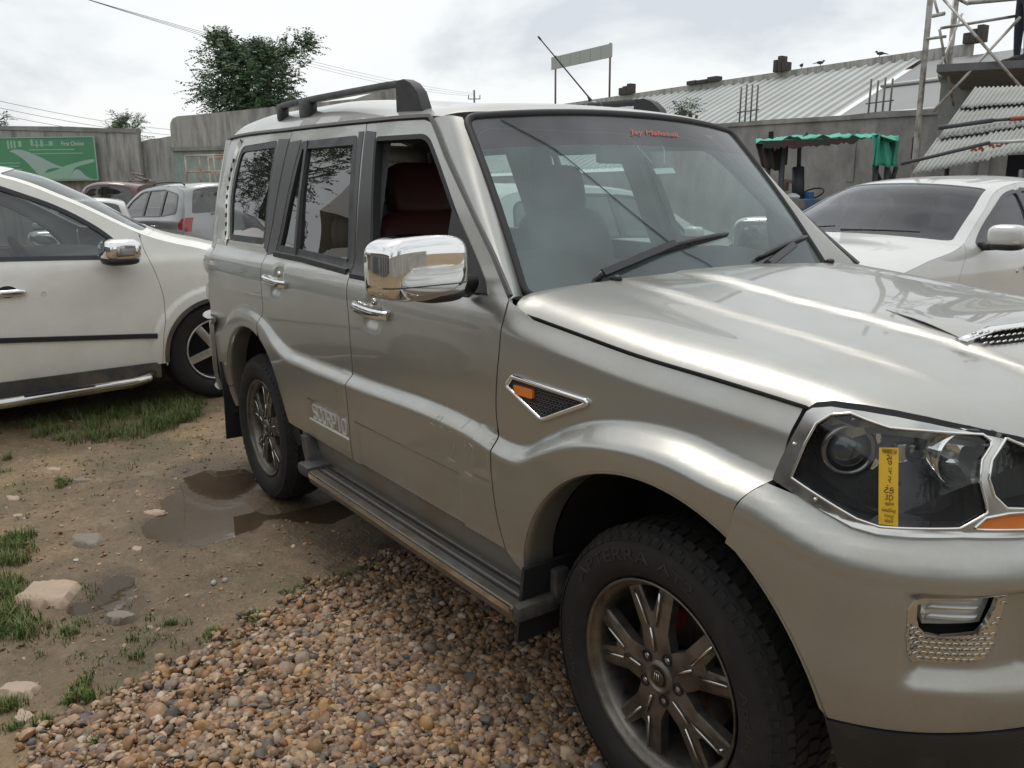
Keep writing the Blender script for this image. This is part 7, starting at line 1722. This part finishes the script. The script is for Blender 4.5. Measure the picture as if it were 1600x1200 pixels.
# wires and a far pole
WIRE=M('wire_dark',(.12,.125,.13),rough=.6)
def wire(p,q,d0,d1,sag,r=.012,lab='thin power cable crossing the sky above the tree',grp='power cables high over the lot'):
    A=W2(p,d0);Bq=W2(q,d1);b=MB();b.tube([tuple(A*(1-t)+Bq*t-np.array([0,0,sag*4*t*(1-t)])) for t in np.linspace(0,1,25)],r,5);o=b.build('power_cable',WIRE,None,smooth=True);tag(o,lab,'cable',grp)
for k in (0,1,2): wire((100+7*k,-12+2*k),(742,146+2*k),30.,88.,.5+.12*k,.010)
for k,(y0,y1) in enumerate(((149,214),(160,222),(171,230))): wire((-40,y0),(320,y1-8),38.,60.,.3,.012,'thin power cable low over the stained wall','power cables over the stained wall')
P=W2((741,150),88.);po=empty('utility_pole',(P[0],P[1],0),0,'distant utility pole with cross arm above the roof of the SUV','pole')
b=MB();b.tube([(0,0,-1),(0,0,P[2]+.6)],.10,8);b.build('mast',WIRE,po,smooth=True);A=math.atan2(CR[1],CR[0]);b=MB();b.tube([(-.65*math.cos(A),-.65*math.sin(A),P[2]-.3),(.65*math.cos(A),.65*math.sin(A),P[2]-.3)],.05,6);b.build('cross_arm',WIRE,po)
for s_ in (-.6,.6): b=MB();b.tube([(s_*math.cos(A),s_*math.sin(A),P[2]-.3),(s_*math.cos(A),s_*math.sin(A),P[2]+.1)],.05,6);b.build('insulator',WIRE,po)
# ------------------------------------------------------------------ out of frame, seen in the reflections of glass, chrome and paint
HW=stained('house_cream',(.42,.38,.31),(.20,.18,.15));
hs=empty('house',(-17.,-13.,0),math.radians(25),'cream gabled house reflected in the rear door window','building')
b=MB();b.box((0,0,2.),(7,9,4.2));b.build('wall_block',HW,hs);b=MB();b.prism([(-3.8,-4.9,4.1),(3.8,-4.9,4.1),(0,-4.9,6.2)],(0,9.8,0));b.build('roof',M('house_roof',(.34,.32,.29),rough=.8),hs)
for y in (-2.6,0,2.6): b=MB();b.box((3.52,y,2.3),(.06,1.1,1.3));b.build('window',GLASS_M,hs)
b=MB();b.box((3.9,0,3.1),(1.2,8.,.1));b.build('awning',LS,hs)
tree('neem_tree',(-13.5,-4.9,0),5.,(0,0,4.2),(1.7,1.7,2.3),900,'leafy neem tree reflected in the rear quarter window',15,.18)
wk=empty('reflection_block',(1.,-13.2,0),math.radians(-4),'added unseen long block that darkens the reflections in the beige SUV doors','building')  # unseen building added so the SUV flank reflects something dark
b=MB();b.box((0,0,2.1),(22.,4.,4.6));b.build('wall_block',CONC2,wk);b=MB();b.box((0,.3,4.45),(22.6,5.,.18));b.build('roof_slab',CONC,wk)
for x in (-8,-4.5,-1,2.5,6,9): b=MB();b.box((x,2.02,1.3),(2.2,.06,2.6));b.build('shutter',M('shutter_grey',(.13,.13,.135),rough=.6,metal=.3,bump=.02,bs=8.),wk)
bw=empty('boundary_wall',(0,0,0),0,'weathered wall reflected in the chrome mirror','wall')
o=wall('wall_face',(11.,-12.),(12.5,9.),-.3,2.7,.25,CONC,parent=bw)
tree('neem_tree',(13.5,-6.5,0),5.,(0,0,4.4),(2.4,2.4,2.1),600,'leafy tree beyond the wall reflected in the chrome mirror',17,.2)
tree('neem_tree',(14.0,1.5,0),5.,(0,0,4.2),(2.2,2.2,1.9),500,'second leafy tree beyond the wall reflected in the chrome mirror',18,.2)
